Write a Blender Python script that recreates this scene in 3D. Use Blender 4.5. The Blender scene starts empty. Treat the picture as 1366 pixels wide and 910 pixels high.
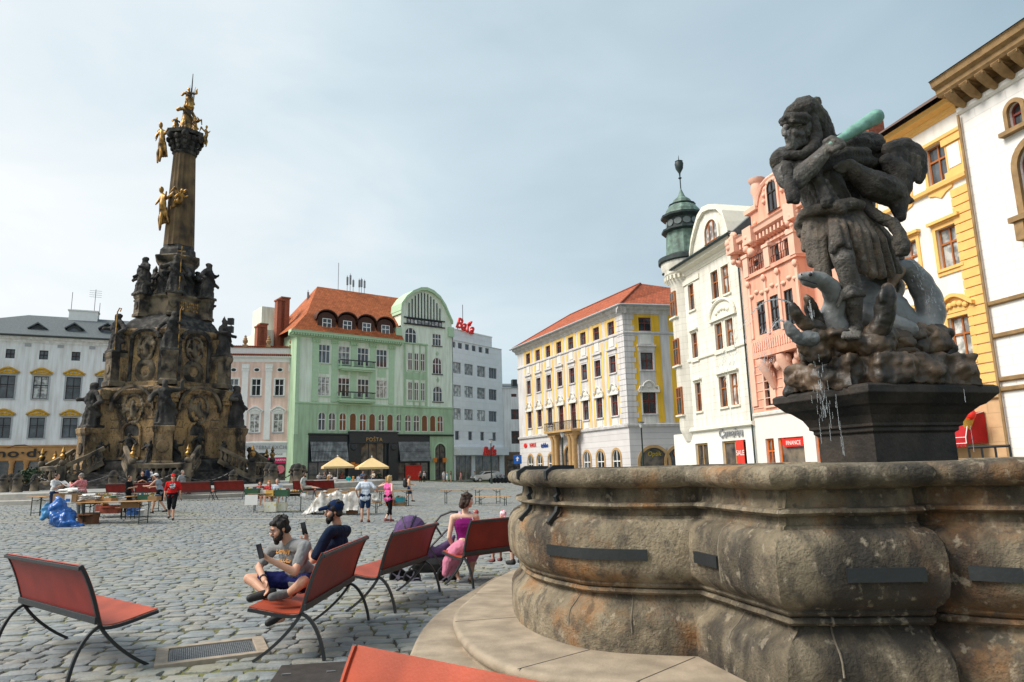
import bpy, bmesh, math, random
import numpy as np
from mathutils import Vector, Matrix, noise
rnd = random.Random(7)
S = bpy.context.scene
C = S.collection
PI = math.pi
rad = math.radians
# ---------------------------------------------------------------- camera model
CH, CF, CP, CR = 1.85, 930.0 / 1366.0, rad(10.3), rad(1.45)
def ray(px, py):
    x, y = (px - 683.0) / 930.0, (455.0 - py) / 930.0
    c, s = math.cos(CR), math.sin(CR)
    x, y = x * c + y * s, -x * s + y * c
    return (x, math.cos(CP) - y * math.sin(CP), math.sin(CP) + y * math.cos(CP))
def sst(t):
    t = max(0.0, min(1.0, t)); return t * t * (3 - 2 * t)
def gz(x, y):                       # height of the square: it rises gently towards the column
    return 0.55 * sst((-x - 2) / 14.0) * sst((y - 8) / 32.0)
def aty(px, py, Y):                 # the world point seen at a place of the photo, Y metres out
    d = ray(px, py); t = Y / d[1]
    return Vector((t * d[0], Y, CH + t * d[2]))
def atz(px, py, z):
    d = ray(px, py); t = (z - CH) / d[2]
    return Vector((t * d[0], t * d[1], z))
def proj(p):
    X, Y, Z = p[0], p[1], p[2]-CH
    f = Y*math.cos(CP) + Z*math.sin(CP); x, y = X/f*930, (-Y*math.sin(CP) + Z*math.cos(CP))/f*930
    c, s = math.cos(CR), math.sin(CR)
    return (683 + x*c - y*s, 455 - (x*s + y*c))
def gnd(px, py):
    z = 0.0
    for _ in range(12):
        p = atz(px, py, z); z = gz(p.x, p.y)
    return Vector((p.x, p.y, z))
# ---------------------------------------------------------------- mesh builder
class MB:
    def __init__(self): self.v = []; self.f = []; self.m = []
    def add(self, vs, fs, mi=0, M=None):
        o = len(self.v)
        self.v += [tuple(M @ Vector(p)) for p in vs] if M is not None else [tuple(p) for p in vs]
        self.f += [tuple(i + o for i in f) for f in fs]
        self.m += [mi] * len(fs)
        return self
    def bx(self, x0, x1, y0, y1, z0, z1, mi=0, M=None):
        return self.add([(x0,y0,z0),(x1,y0,z0),(x1,y1,z0),(x0,y1,z0),(x0,y0,z1),(x1,y0,z1),(x1,y1,z1),(x0,y1,z1)],
                 [(3,2,1,0),(4,5,6,7),(0,1,5,4),(1,2,6,5),(2,3,7,6),(3,0,4,7)], mi, M)
    def cbx(self, c, s, rz=0, mi=0, rx=0):
        M = Matrix.Translation(c) @ Matrix.Rotation(rz, 4, 'Z') @ Matrix.Rotation(rx, 4, 'X')
        return self.bx(-s[0]/2, s[0]/2, -s[1]/2, s[1]/2, -s[2]/2, s[2]/2, mi, M)
    def tube(self, pts, r, n=8, mi=0, caps=True, up=None, flat=None):
        pts = [Vector(p) for p in pts]; k = len(pts)
        rs = r if isinstance(r, (list, tuple)) else [r] * k
        vs = []; prev = None
        for i, p in enumerate(pts):
            t = (pts[min(i+1, k-1)] - pts[max(i-1, 0)])
            if t.length < 1e-9: t = Vector((0,0,1))
            t.normalize()
            if prev is None:
                a = Vector(up) if up else (Vector((0,0,1)) if abs(t.z) < .9 else Vector((1,0,0)))
            else: a = prev
            b = a - t * a.dot(t)
            if b.length < 1e-6: b = t.orthogonal()
            b.normalize(); prev = b; c = t.cross(b)
            for j in range(n):
                w = 2*PI*(j + .5)/n
                fx, fy = (flat if flat else (1, 1))
                vs.append(p + (b*math.cos(w)*fx + c*math.sin(w)*fy) * rs[i])
        fs = [(i*n+j, i*n+(j+1)%n, (i+1)*n+(j+1)%n, (i+1)*n+j) for i in range(k-1) for j in range(n)]
        if caps: fs += [tuple(range(n-1,-1,-1)), tuple(range((k-1)*n, k*n))]
        return self.add(vs, fs, mi)
    def cap(self, a, ra, b, rb, n=10):      # closed tapered capsule
        a = Vector(a); b = Vector(b); d = b - a; L = d.length
        if L < 1e-6: return self.ball(a, (ra, ra, ra), n)
        d /= L; pts = []; rs = []
        for t in (-.99, -.8, -.45, 0): pts.append(a + d*ra*t); rs.append(ra*math.sqrt(1-t*t))
        for t in (0, .45, .8, .99): pts.append(b + d*rb*t); rs.append(rb*math.sqrt(1-t*t))
        return self.tube(pts, rs, n)
    def chain(self, pts, rs, n=10):
        for i in range(len(pts)-1): self.cap(pts[i], rs[i], pts[i+1], rs[i+1], n)
        return self
    def ball(self, c, r, n=10, M=None):
        if not isinstance(r, (tuple, list)): r = (r, r, r)
        vs = []; m = max(5, n//2+1); 
        for i in range(1, m):
            th = PI*i/m
            for j in range(n):
                ph = 2*PI*j/n
                vs.append((r[0]*math.sin(th)*math.cos(ph), r[1]*math.sin(th)*math.sin(ph), r[2]*math.cos(th)))
        fs = [(i*n+j, (i+1)*n+j, (i+1)*n+(j+1)%n, i*n+(j+1)%n) for i in range(m-2) for j in range(n)]
        t = len(vs); vs += [(0,0,r[2]), (0,0,-r[2])]
        fs += [(t, j, (j+1)%n) for j in range(n)] + [(t+1, (m-2)*n+(j+1)%n, (m-2)*n+j) for j in range(n)]
        T = Matrix.Translation(c)
        return self.add(vs, fs, 0, T @ M if M is not None else T)
    def lathe(self, prof, c=(0,0,0), n=16, mi=0, a0=0, a1=2*PI, M=None):
        full = abs(a1-a0-2*PI) < 1e-6; k = n if full else n+1
        vs = [(c[0]+r*math.cos(a0+(a1-a0)*j/n), c[1]+r*math.sin(a0+(a1-a0)*j/n), c[2]+z) for r, z in prof for j in range(k)]
        fs = [(i*k+j, i*k+(j+1)%k, (i+1)*k+(j+1)%k, (i+1)*k+j) for i in range(len(prof)-1) for j in range(n)]
        if full: fs += [tuple(range(k-1,-1,-1)), tuple(range((len(prof)-1)*k, len(prof)*k))]
        return self.add(vs, fs, mi, M)
    def loft(self, rings, mi=0, closed=True, caps=True):
        n = len(rings[0]); vs = [p for r in rings for p in r]
        fs = [(i*n+j, i*n+(j+1)%n, (i+1)*n+(j+1)%n, (i+1)*n+j) for i in range(len(rings)-1) for j in range(n if closed else n-1)]
        if caps and closed: fs += [tuple(range(n-1,-1,-1)), tuple(range((len(rings)-1)*n, len(rings)*n))]
        return self.add(vs, fs, mi)
    def prism(self, poly, y0, y1, mi=0, M=None):   # poly in (x,z), extruded along y
        n = len(poly)
        vs = [(x, y0, z) for x, z in poly] + [(x, y1, z) for x, z in poly]
        fs = [tuple(range(n)), tuple(range(2*n-1, n-1, -1))] + [(j, n+j, n+(j+1)%n, (j+1)%n) for j in range(n)]
        return self.add(vs, fs, mi, M)
    def build(self, name, mat, parent=None, smooth=None, loc=None, rz=0, bevel=0):
        me = bpy.data.meshes.new(name)
        me.from_pydata([tuple(p) for p in self.v], [], self.f)
        mats = mat if isinstance(mat, (list, tuple)) else [mat]
        for a in mats: me.materials.append(a)
        if len(mats) > 1: me.polygons.foreach_set('material_index', self.m)
        bm = bmesh.new(); bm.from_mesh(me)
        bmesh.ops.recalc_face_normals(bm, faces=bm.faces)
        if bevel:
            bmesh.ops.bevel(bm, geom=[e for e in bm.edges if len(e.link_faces) == 2 and e.calc_face_angle() > .6], offset=bevel, segments=2, affect='EDGES', profile=.5, clamp_overlap=True)
        bm.to_mesh(me); bm.free()
        if smooth:
            me.polygons.foreach_set('use_smooth', [True]*len(me.polygons))
            me.set_sharp_from_angle(angle=rad(smooth))
        return link(name, me, parent, loc, rz)
def link(name, me, parent=None, loc=None, rz=0):
    o = bpy.data.objects.new(name, me); C.objects.link(o)
    if parent is not None: o.parent = parent
    if loc is not None: o.location = loc
    if rz: o.rotation_euler = (0, 0, rz)
    return o
TMP = {}
def remesh(mb, name, mat, parent=None, voxel=.02, smooth=3, loc=None, rz=0, disp=None):
    """one continuous skin over overlapping shapes"""
    me = bpy.data.meshes.new('t'); me.from_pydata([tuple(p) for p in mb.v], [], mb.f)
    bm = bmesh.new(); bm.from_mesh(me); bmesh.ops.recalc_face_normals(bm, faces=bm.faces); bm.to_mesh(me); bm.free()
    vl = TMP.get('vl')
    o = bpy.data.objects.new('t', me); C.objects.link(o)
    m = o.modifiers.new('r', 'REMESH'); m.mode = 'VOXEL'; m.voxel_size = voxel; m.use_smooth_shade = True
    if smooth:
        m = o.modifiers.new('s', 'SMOOTH'); m.factor = .5; m.iterations = smooth
    dg = bpy.context.evaluated_depsgraph_get()
    out = bpy.data.meshes.new_from_object(o.evaluated_get(dg)); out.name = name
    bpy.data.objects.remove(o); bpy.data.meshes.remove(me)
    if disp:
        amp, sc = disp[0], disp[1]
        k = len(out.vertices); co = np.empty(k*3, np.float32); no = np.empty(k*3, np.float32)
        out.vertices.foreach_get('co', co); out.vertex_normals.foreach_get('vector', no)
        co = co.reshape(-1,3); no = no.reshape(-1,3); zs = disp[2] if len(disp) > 2 else 1
        d = np.array([noise.fractal(Vector((float(p[0])*sc, float(p[1])*sc, float(p[2])*sc*zs)), .8, 2.0, 3) for p in co], np.float32)
        co += no * (d*amp)[:,None]
        out.vertices.foreach_set('co', co.reshape(-1)); out.update()
    out.materials.clear(); out.materials.append(mat)
    out.polygons.foreach_set('use_smooth', [True]*len(out.polygons))
    return link(name, out, parent, loc, rz)
def thing(name, label, cat, loc=(0,0,0), rz=0, group=None):
    o = bpy.data.objects.new(name, None); C.objects.link(o)
    o.empty_display_size = .1; o.location = loc; o.rotation_euler = (0,0,rz)
    return tag(o, label, cat, group)
def tag(o, label, cat, group=None, kind='thing'):
    o['label'] = label; o['category'] = cat; o['kind'] = kind
    if group: o['group'] = group
    return o
def struct(o): o['kind'] = 'structure'; return o
def dup(o, parent=None, loc=None, rz=None, label=None):
    c = o.copy(); C.objects.link(c)
    if parent is not None: c.parent = parent
    if loc is not None: c.location = loc
    if rz is not None: c.rotation_euler = (0,0,rz)
    if label: c['label'] = label
    for ch in [x for x in KIDS(o)]: dup(ch, c)
    return c
def KIDS(o): return list(o.children)
def textmesh(txt, size, name, mat, parent=None, M=None, depth=.02, shear=0, loc=None, align='CENTER', spacing=1, bold=0):
    cu = bpy.data.curves.new('t', 'FONT'); cu.body = txt; cu.size = size; cu.align_x = align; cu.align_y = 'CENTER'
    cu.extrude = depth; cu.shear = shear; cu.space_character = spacing; cu.offset = bold
    o = bpy.data.objects.new('t', cu); C.objects.link(o)
    dg = bpy.context.evaluated_depsgraph_get()
    me = bpy.data.meshes.new_from_object(o.evaluated_get(dg)); me.name = name
    bpy.data.objects.remove(o); bpy.data.curves.remove(cu)
    me.transform(Matrix.Rotation(PI/2, 4, 'X'))        # upright, readable from -y
    if M is not None: me.transform(M)
    me.materials.clear(); me.materials.append(mat)
    return link(name, me, parent, loc)
# ---------------------------------------------------------------- materials
MATS = {}
def mat(name, col, rough=.8, var=.25, scale=3.0, bump=.15, bscale=30, metal=0, col2=None, streak=0, coords='Object', spec=.35, ramp=(.35,.7), extra=None, rnd=0):
    """plain surface: two colours mixed by noise, a fine grain bump, optional rain streaks"""
    if name in MATS: return MATS[name]
    m = bpy.data.materials.new(name); m.use_nodes = True; MATS[name] = m
    N = m.node_tree.nodes; L = m.node_tree.links; b = N['Principled BSDF']
    b.inputs['Roughness'].default_value = rough; b.inputs['Metallic'].default_value = metal
    b.inputs['Specular IOR Level'].default_value = spec
    tc = N.new('ShaderNodeTexCoord'); n = N.new('ShaderNodeTexNoise'); n.inputs['Scale'].default_value = scale; n.inputs['Detail'].default_value = 6
    if rnd:      # every copy gets its own pattern
        oi = N.new('ShaderNodeObjectInfo'); ml = N.new('ShaderNodeMath'); ml.operation = 'MULTIPLY'; ml.inputs[1].default_value = 71; L.new(oi.outputs['Random'], ml.inputs[0])
        av = N.new('ShaderNodeVectorMath'); L.new(tc.outputs[coords], av.inputs[0]); L.new(ml.outputs[0], av.inputs[1]); L.new(av.outputs[0], n.inputs['Vector'])
    else: L.new(tc.outputs[coords], n.inputs['Vector'])
    r = N.new('ShaderNodeValToRGB'); L.new(n.outputs['Fac'], r.inputs['Fac'])
    c2 = col2 if col2 else tuple(c*(1-var) for c in col)
    r.color_ramp.elements[0].position = ramp[0]; r.color_ramp.elements[0].color = (*c2, 1)
    r.color_ramp.elements[1].position = ramp[1]; r.color_ramp.elements[1].color = (*col, 1)
    out = r.outputs['Color']
    if streak:
        mp = N.new('ShaderNodeMapping'); mp.inputs['Scale'].default_value = (1.2, 1.2, .12); L.new(tc.outputs[coords], mp.inputs['Vector'])
        n2 = N.new('ShaderNodeTexNoise'); n2.inputs['Scale'].default_value = 2.2; n2.inputs['Detail'].default_value = 7; L.new(mp.outputs[0], n2.inputs['Vector'])
        r2 = N.new('ShaderNodeValToRGB'); r2.color_ramp.elements[0].position = .35; r2.color_ramp.elements[1].position = .6
        k = 1 - streak
        r2.color_ramp.elements[0].color = (k, k*.98, k*.95, 1); r2.color_ramp.elements[1].color = (1,1,1,1); L.new(n2.outputs['Fac'], r2.inputs['Fac'])
        mx = N.new('ShaderNodeMix'); mx.data_type = 'RGBA'; mx.blend_type = 'MULTIPLY'; mx.inputs[0].default_value = 1
        L.new(out, mx.inputs[6]); L.new(r2.outputs[0], mx.inputs[7]); out = mx.outputs[2]
    if bump:
        n3 = N.new('ShaderNodeTexNoise'); n3.inputs['Scale'].default_value = bscale; n3.inputs['Detail'].default_value = 4; L.new(tc.outputs[coords], n3.inputs['Vector'])
        bp = N.new('ShaderNodeBump'); bp.inputs['Strength'].default_value = bump; bp.inputs['Distance'].default_value = .02
        L.new(n3.outputs['Fac'], bp.inputs['Height']); L.new(bp.outputs[0], b.inputs['Normal'])
    if rnd:
        mr = N.new('ShaderNodeMapRange'); mr.inputs['To Min'].default_value = 1-.6*rnd; mr.inputs['To Max'].default_value = 1+1.2*rnd; L.new(oi.outputs['Random'], mr.inputs['Value'])
        mm = N.new('ShaderNodeVectorMath'); mm.operation = 'SCALE'; L.new(out, mm.inputs[0]); L.new(mr.outputs[0], mm.inputs['Scale']); out = mm.outputs[0]
    if extra: out = extra(N, L, tc, out, b) or out
    L.new(out, b.inputs['Base Color'])
    return m
def rusticated(w, h, dark=.6):       # ashlar joints cut in a rendered wall
    def ex(N, L, tc, out, b):
        mp = N.new('ShaderNodeMapping'); mp.inputs['Rotation'].default_value = (rad(90), 0, 0); L.new(tc.outputs['Object'], mp.inputs['Vector'])
        br = N.new('ShaderNodeTexBrick'); br.inputs['Scale'].default_value = 1; br.inputs['Brick Width'].default_value = w; br.inputs['Row Height'].default_value = h
        br.inputs['Mortar Size'].default_value = .022; br.inputs['Mortar Smooth'].default_value = .1
        br.inputs['Color1'].default_value = (1,1,1,1); br.inputs['Color2'].default_value = (.95,.95,.95,1); br.inputs['Mortar'].default_value = (dark,dark,dark,1)
        L.new(mp.outputs[0], br.inputs['Vector'])
        mx = N.new('ShaderNodeMix'); mx.data_type = 'RGBA'; mx.blend_type = 'MULTIPLY'; mx.inputs[0].default_value = 1
        L.new(out, mx.inputs[6]); L.new(br.outputs['Color'], mx.inputs[7])
        bp = N.new('ShaderNodeBump'); bp.inputs['Strength'].default_value = .6; bp.inputs['Distance'].default_value = .03; bp.invert = True
        L.new(br.outputs['Fac'], bp.inputs['Height']); L.new(bp.outputs[0], b.inputs['Normal'])
        return mx.outputs[2]
    return ex
def tiled(w, h, axis=(0,0,0)):
    def ex(N, L, tc, out, b):
        br = N.new('ShaderNodeTexBrick'); br.inputs['Scale'].default_value = 1; br.inputs['Brick Width'].default_value = w; br.inputs['Row Height'].default_value = h
        br.inputs['Mortar Size'].default_value = .02; br.inputs['Color1'].default_value = (1,1,1,1); br.inputs['Color2'].default_value = (.72,.7,.68,1); br.inputs['Mortar'].default_value = (.45,.42,.4,1)
        L.new(tc.outputs['UV'], br.inputs['Vector'])
        mx = N.new('ShaderNodeMix'); mx.data_type = 'RGBA'; mx.blend_type = 'MULTIPLY'; mx.inputs[0].default_value = 1
        L.new(out, mx.inputs[6]); L.new(br.outputs['Color'], mx.inputs[7])
        bp = N.new('ShaderNodeBump'); bp.inputs['Strength'].default_value = .7; bp.inputs['Distance'].default_value = .05; bp.invert = True
        L.new(br.outputs['Fac'], bp.inputs['Height']); L.new(bp.outputs[0], b.inputs['Normal'])
        return mx.outputs[2]
    return ex
def P(name, col, **k): return mat(name, col, **k)
def fabric(col, name=None):
    return mat(name or 'cloth_%02x%02x%02x' % tuple(int(min(1, c)*255) for c in col), col, rough=.9, var=.2, scale=9, bump=.25, bscale=60, spec=.1)
# ---------------------------------------------------------------- shared materials
M_black = mat('black_iron', (.012,.013,.016), rough=.45, var=.3, bump=.1, spec=.5)
M_gutter = mat('dark_gutter', (.05,.06,.06), rough=.5)
M_glass = mat('window_glass', (.055,.065,.075), rough=.06, var=.75, scale=1.1, bump=.02, bscale=1.5, spec=.8, rnd=1)
M_curtain = mat('curtained_glass', (.50,.50,.48), rough=.12, var=.7, scale=2.2, bump=.02, spec=.8, ramp=(.42,.6), rnd=.5)
M_shop = mat('shop_glass', (.03,.033,.037), rough=.06, var=.7, scale=1.5, bump=0, col2=(.14,.115,.09), spec=.8, ramp=(.38,.66), rnd=.6)
M_white = mat('white_paint', (.84,.84,.82), rough=.7, var=.08, bump=.08)
M_offwhite = mat('pale_render', (.74,.73,.69), rough=.85, var=.08, scale=1.2, streak=.12)
M_brownwood = mat('brown_window_wood', (.16,.055,.025), rough=.5, var=.35)
M_redwood = mat('red_brown_wood', (.22,.045,.03), rough=.5, var=.3)
M_dkwood = mat('dark_window_wood', (.035,.022,.018), rough=.5)
M_slate = mat('grey_slate', (.13,.15,.16), rough=.7, var=.35, scale=6)
M_redtile = mat('red_roof_tile', (.56,.14,.06), rough=.85, var=.35, scale=1.5, bump=0, extra=tiled(.35, .3))
M_orangetile = mat('orange_roof_tile', (.60,.17,.06), rough=.85, var=.3, scale=1.5, bump=0, extra=tiled(.35, .3))
M_copper = mat('green_copper', (.20,.31,.26), rough=.6, var=.55, scale=2.5, streak=.35)
M_dkcopper = mat('dark_copper', (.035,.055,.055), rough=.5, var=.5)
M_gold = mat('gilding', (.52,.29,.08), rough=.45, metal=.7, col2=(.07,.05,.03), scale=2.2, ramp=(.38,.6))
M_brick = mat('chimney_brick', (.36,.12,.07), rough=.9, var=.4, scale=8)
M_skin = mat('skin', (.56,.31,.21), rough=.55, var=.12, scale=12, bump=.05, spec=.4)
M_skin2 = mat('pale_skin', (.66,.42,.32), rough=.55, var=.1, scale=12, bump=.05, spec=.4)
M_hairdk = mat('dark_hair', (.012,.009,.008), rough=.6, var=.5, scale=40, bump=.5, bscale=120)
M_hairbr = mat('brown_hair', (.05,.024,.014), rough=.55, var=.5, scale=40, bump=.5, bscale=120)
M_hairbl = mat('blonde_hair', (.55,.38,.17), rough=.55, var=.4, scale=40, bump=.5, bscale=120)
M_hairgr = mat('grey_hair', (.28,.25,.22), rough=.6, var=.4, scale=40, bump=.5, bscale=120)
M_shoe = mat('dark_shoe', (.02,.02,.022), rough=.6)
M_sole = mat('pale_sole', (.5,.5,.48), rough=.7)
M_dial = mat('dark_screen', (.008,.008,.01), rough=.12, bump=0, spec=.7)
M_red = mat('red_shop_light', (.75,.03,.02), rough=.4, var=.2)
M_navy = mat('navy_shopfront', (.018,.028,.036), rough=.4, var=.3, spec=.5)
def stone_extra(warm=(.30,.20,.09), black=(.012,.012,.013), blk=(.42,.56), wrm=(.48,.66), bs=1.2, ws=.8, mid=(.20,.165,.12), wfac=.8):
    """weathered sandstone: base grey-tan, ochre patches, black crust running down"""
    def ex(N, L, tc, out, b):
        def nz(scale, det, sz, off):
            mp = N.new('ShaderNodeMapping'); mp.inputs['Scale'].default_value = (1,1,sz); mp.inputs['Location'].default_value = (off,off,off); L.new(tc.outputs['Object'], mp.inputs['Vector'])
            n = N.new('ShaderNodeTexNoise'); n.inputs['Scale'].default_value = scale; n.inputs['Detail'].default_value = det; n.inputs['Roughness'].default_value = .62; L.new(mp.outputs[0], n.inputs['Vector']); return n
        def mixc(a, col, fac, blend='MIX'):
            mx = N.new('ShaderNodeMix'); mx.data_type = 'RGBA'; mx.blend_type = blend; L.new(fac, mx.inputs[0]); L.new(a, mx.inputs[6]); mx.inputs[7].default_value = (*col,1); return mx.outputs[2]
        def rmp(src, a, c, hi=1):
            r = N.new('ShaderNodeMapRange'); r.inputs['From Min'].default_value = a; r.inputs['From Max'].default_value = c; r.inputs['To Max'].default_value = hi; L.new(src, r.inputs['Value']); return r.outputs[0]
        o = mixc(out, warm, rmp(nz(ws, 8, .9, 3.1).outputs['Fac'], *wrm, wfac))
        o = mixc(o, tuple(c*1.5 for c in mid), rmp(nz(bs*2.3, 9, .8, 9.7).outputs['Fac'], .56, .70, .75))
        o = mixc(o, black, rmp(nz(bs, 9, .45, 5.3).outputs['Fac'], *blk, .93))
        o = mixc(o, tuple(c*2.2 for c in black), rmp(nz(6.5, 10, .8, 7.7).outputs['Fac'], .53, .60, .55))
        o = mixc(o, tuple(min(1,c*1.9) for c in mid), rmp(nz(11, 8, .8, 4.4).outputs['Fac'], .58, .66, .4))
        # pits
        v = nz(38, 5, 1, 1.7)
        o = mixc(o, (.03,.026,.02), rmp(v.outputs['Fac'], .60, .72, .6))
        v2 = nz(7, 8, 1, 2.7)
        ad = N.new('ShaderNodeMath'); ad.operation = 'ADD'; L.new(v.outputs['Fac'], ad.inputs[0]); L.new(v2.outputs['Fac'], ad.inputs[1])
        bp = N.new('ShaderNodeBump'); bp.inputs['Strength'].default_value = .85; bp.inputs['Distance'].default_value = .03; L.new(ad.outputs[0], bp.inputs['Height']); L.new(bp.outputs[0], b.inputs['Normal'])
        return o
    return ex
M_basin = mat('weathered_sandstone', (.34,.28,.19), rough=.9, var=.45, scale=3.5, bump=0, extra=stone_extra(warm=(.30,.13,.035), black=(.022,.02,.018), blk=(.445,.60), wrm=(.53,.65), mid=(.23,.20,.15), bs=.85, ws=1.1))
M_step = mat('step_sandstone', (.40,.325,.24), rough=.85, var=.38, scale=3.5, bump=.25, bscale=45)
M_drum = mat('column_sandstone', (.36,.25,.135), rough=.9, var=.6, scale=.9, bump=0, extra=stone_extra(warm=(.44,.28,.12), bs=.75, ws=.45, blk=(.47,.60), wrm=(.46,.64), mid=(.22,.17,.11)))
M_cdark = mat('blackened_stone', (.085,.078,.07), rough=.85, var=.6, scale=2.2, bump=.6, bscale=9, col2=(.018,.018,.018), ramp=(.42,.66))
M_cmid = mat('grey_crusted_stone', (.20,.16,.11), rough=.9, var=.6, scale=1.1, bump=.5, bscale=8, col2=(.022,.021,.02), ramp=(.38,.62))
M_statue = mat('statue_stone', (.13,.11,.09), rough=.6, var=.6, scale=2.2, bump=0, col2=(.07,.062,.055), extra=stone_extra(warm=(.22,.15,.09), bs=1.5, ws=1.6, blk=(.52,.68), wrm=(.50,.68), mid=(.15,.14,.13), wfac=.7))
M_sdark = mat('dark_statue_stone', (.065,.055,.045), rough=.6, var=.6, scale=2.6, bump=0, col2=(.028,.026,.024), extra=stone_extra(warm=(.13,.11,.06), bs=1.7, ws=1.9, blk=(.48,.64), wrm=(.52,.7), mid=(.07,.066,.06), wfac=.6))
M_sleg = mat('grey_statue_stone', (.13,.12,.11), rough=.5, var=.5, scale=3, bump=0, col2=(.07,.066,.06), extra=stone_extra(warm=(.2,.16,.12), bs=1.6, ws=1.6, blk=(.56,.72), wrm=(.56,.74), mid=(.20,.20,.195), wfac=.6))
M_wet = mat('wet_grey_stone', (.24,.25,.255), rough=.35, var=.5, scale=3, bump=.35, bscale=28, spec=.5)
M_rock = mat('wet_brown_rock', (.115,.075,.045), rough=.5, var=.7, scale=3.5, bump=.6, bscale=14, col2=(.02,.018,.016), spec=.5, ramp=(.4,.62))
M_patina = mat('verdigris', (.21,.42,.35), rough=.6, var=.35, scale=9, bump=.2)
M_bench = mat('bench_red', (.27,.024,.018), rough=.42, var=.3, scale=3, bump=.08, bscale=60, spec=.3)
M_benchf = mat('bench_orange_red', (.46,.085,.042), rough=.5, var=.4, scale=2.5, bump=.1, bscale=70, spec=.22)
M_woodtop = mat('beer_table_wood', (.50,.27,.10), rough=.55, var=.25, scale=6)
M_tableleg = mat('green_table_steel', (.012,.035,.03), rough=.5)
M_card = mat('cardboard', (.36,.21,.10), rough=.9, var=.2, scale=6)
M_paper = mat('paper', (.78,.77,.74), rough=.8, var=.1)
M_bag = mat('blue_bag_plastic', (.01,.13,.48), rough=.3, var=.4, scale=5, bump=.4, bscale=8, spec=.6)
M_tan = mat('tan_stone', (.52,.33,.15), rough=.85, var=.25, scale=2)
M_canvas = mat('umbrella_canvas', (.72,.53,.26), rough=.85, var=.08, bump=.05)
# ---------------------------------------------------------------- camera, light, sky
cam = bpy.data.cameras.new('camera'); co = bpy.data.objects.new('camera', cam); C.objects.link(co); S.camera = co
cam.sensor_width = 36; cam.lens = 36 * CF; cam.clip_end = 3000; cam.clip_start = .05
co.location = (0, 0, CH)
co.rotation_mode = 'QUATERNION'
co.rotation_quaternion = (Matrix.Rotation(PI/2 + CP, 3, 'X') @ Matrix.Rotation(-CR, 3, 'Z')).to_quaternion()
SUN_EL, SUN_AZ = rad(46), rad(-104)          # azimuth from +Y towards +X: a veiled sun behind our left shoulder
sd = Vector((math.sin(SUN_AZ)*math.cos(SUN_EL), math.cos(SUN_AZ)*math.cos(SUN_EL), math.sin(SUN_EL)))
sl = bpy.data.lights.new('sun', 'SUN'); sl.energy = 2.2; sl.angle = rad(26); sl.color = (1, .94, .85)
so = bpy.data.objects.new('sun', sl); C.objects.link(so); so.rotation_euler = sd.to_track_quat('Z', 'Y').to_euler(); so.location = (0,0,60)
w = bpy.data.worlds.new('World'); S.world = w; w.use_nodes = True
N = w.node_tree.nodes; L = w.node_tree.links; bg = N['Background']
sky = N.new('ShaderNodeTexSky'); sky.sky_type = 'NISHITA'; sky.sun_disc = False; sky.sun_elevation = SUN_EL; sky.sun_rotation = SUN_AZ; sky.dust_density = 3
tc = N.new('ShaderNodeTexCoord')
def vmath(op, a, b=None):
    n = N.new('ShaderNodeVectorMath'); n.operation = op; L.new(a, n.inputs[0])
    if b is not None: n.inputs[1].default_value = b
    return n
def smath(op, a, b):
    n = N.new('ShaderNodeMath'); n.operation = op
    L.new(a, n.inputs[0])
    if hasattr(b, 'links'): L.new(b, n.inputs[1])
    else: n.inputs[1].default_value = b
    return n.outputs[0]
dt = vmath('DOT_PRODUCT', tc.outputs['Generated'], (-.86, .35, -.02))
mp = N.new('ShaderNodeMapping'); mp.inputs['Scale'].default_value = (1, 1, 2.6); L.new(tc.outputs['Generated'], mp.inputs['Vector'])
cn = N.new('ShaderNodeTexNoise'); cn.inputs['Scale'].default_value = 2.9; cn.inputs['Detail'].default_value = 7; cn.inputs['Roughness'].default_value = .5; cn.inputs['Distortion'].default_value = .35
L.new(mp.outputs[0], cn.inputs['Vector'])
ff = smath('ADD', smath('MULTIPLY', dt.outputs['Value'], .85), smath('MULTIPLY', cn.outputs['Fac'], .62))
bk = vmath('DOT_PRODUCT', tc.outputs['Generated'], (-.25, -1, .1))     # brightness added to the unseen sky behind us, to light facades facing it
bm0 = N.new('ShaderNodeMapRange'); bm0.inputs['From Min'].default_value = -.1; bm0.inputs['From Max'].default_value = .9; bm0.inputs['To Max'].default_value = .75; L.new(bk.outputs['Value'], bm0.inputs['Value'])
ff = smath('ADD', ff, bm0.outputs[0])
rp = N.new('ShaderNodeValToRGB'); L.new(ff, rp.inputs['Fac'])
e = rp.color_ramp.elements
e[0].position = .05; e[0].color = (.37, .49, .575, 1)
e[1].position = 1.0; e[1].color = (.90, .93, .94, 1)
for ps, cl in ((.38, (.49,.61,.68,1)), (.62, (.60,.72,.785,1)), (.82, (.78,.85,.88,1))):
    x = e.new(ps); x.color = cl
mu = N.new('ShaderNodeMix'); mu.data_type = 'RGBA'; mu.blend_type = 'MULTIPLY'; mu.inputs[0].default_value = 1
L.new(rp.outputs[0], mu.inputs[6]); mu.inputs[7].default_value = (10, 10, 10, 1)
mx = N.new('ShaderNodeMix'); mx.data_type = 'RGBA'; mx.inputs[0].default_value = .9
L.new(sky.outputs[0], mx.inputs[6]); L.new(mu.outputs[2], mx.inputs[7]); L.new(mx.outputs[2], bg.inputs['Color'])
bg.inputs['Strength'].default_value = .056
S.view_settings.view_transform = 'Standard'; S.view_settings.look = 'None'; S.view_settings.exposure = 1.03; S.view_settings.gamma = 1
S.render.engine = 'CYCLES'; S.cycles.use_denoising = True; S.cycles.max_bounces = 6; S.cycles.use_adaptive_sampling = True
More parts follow.
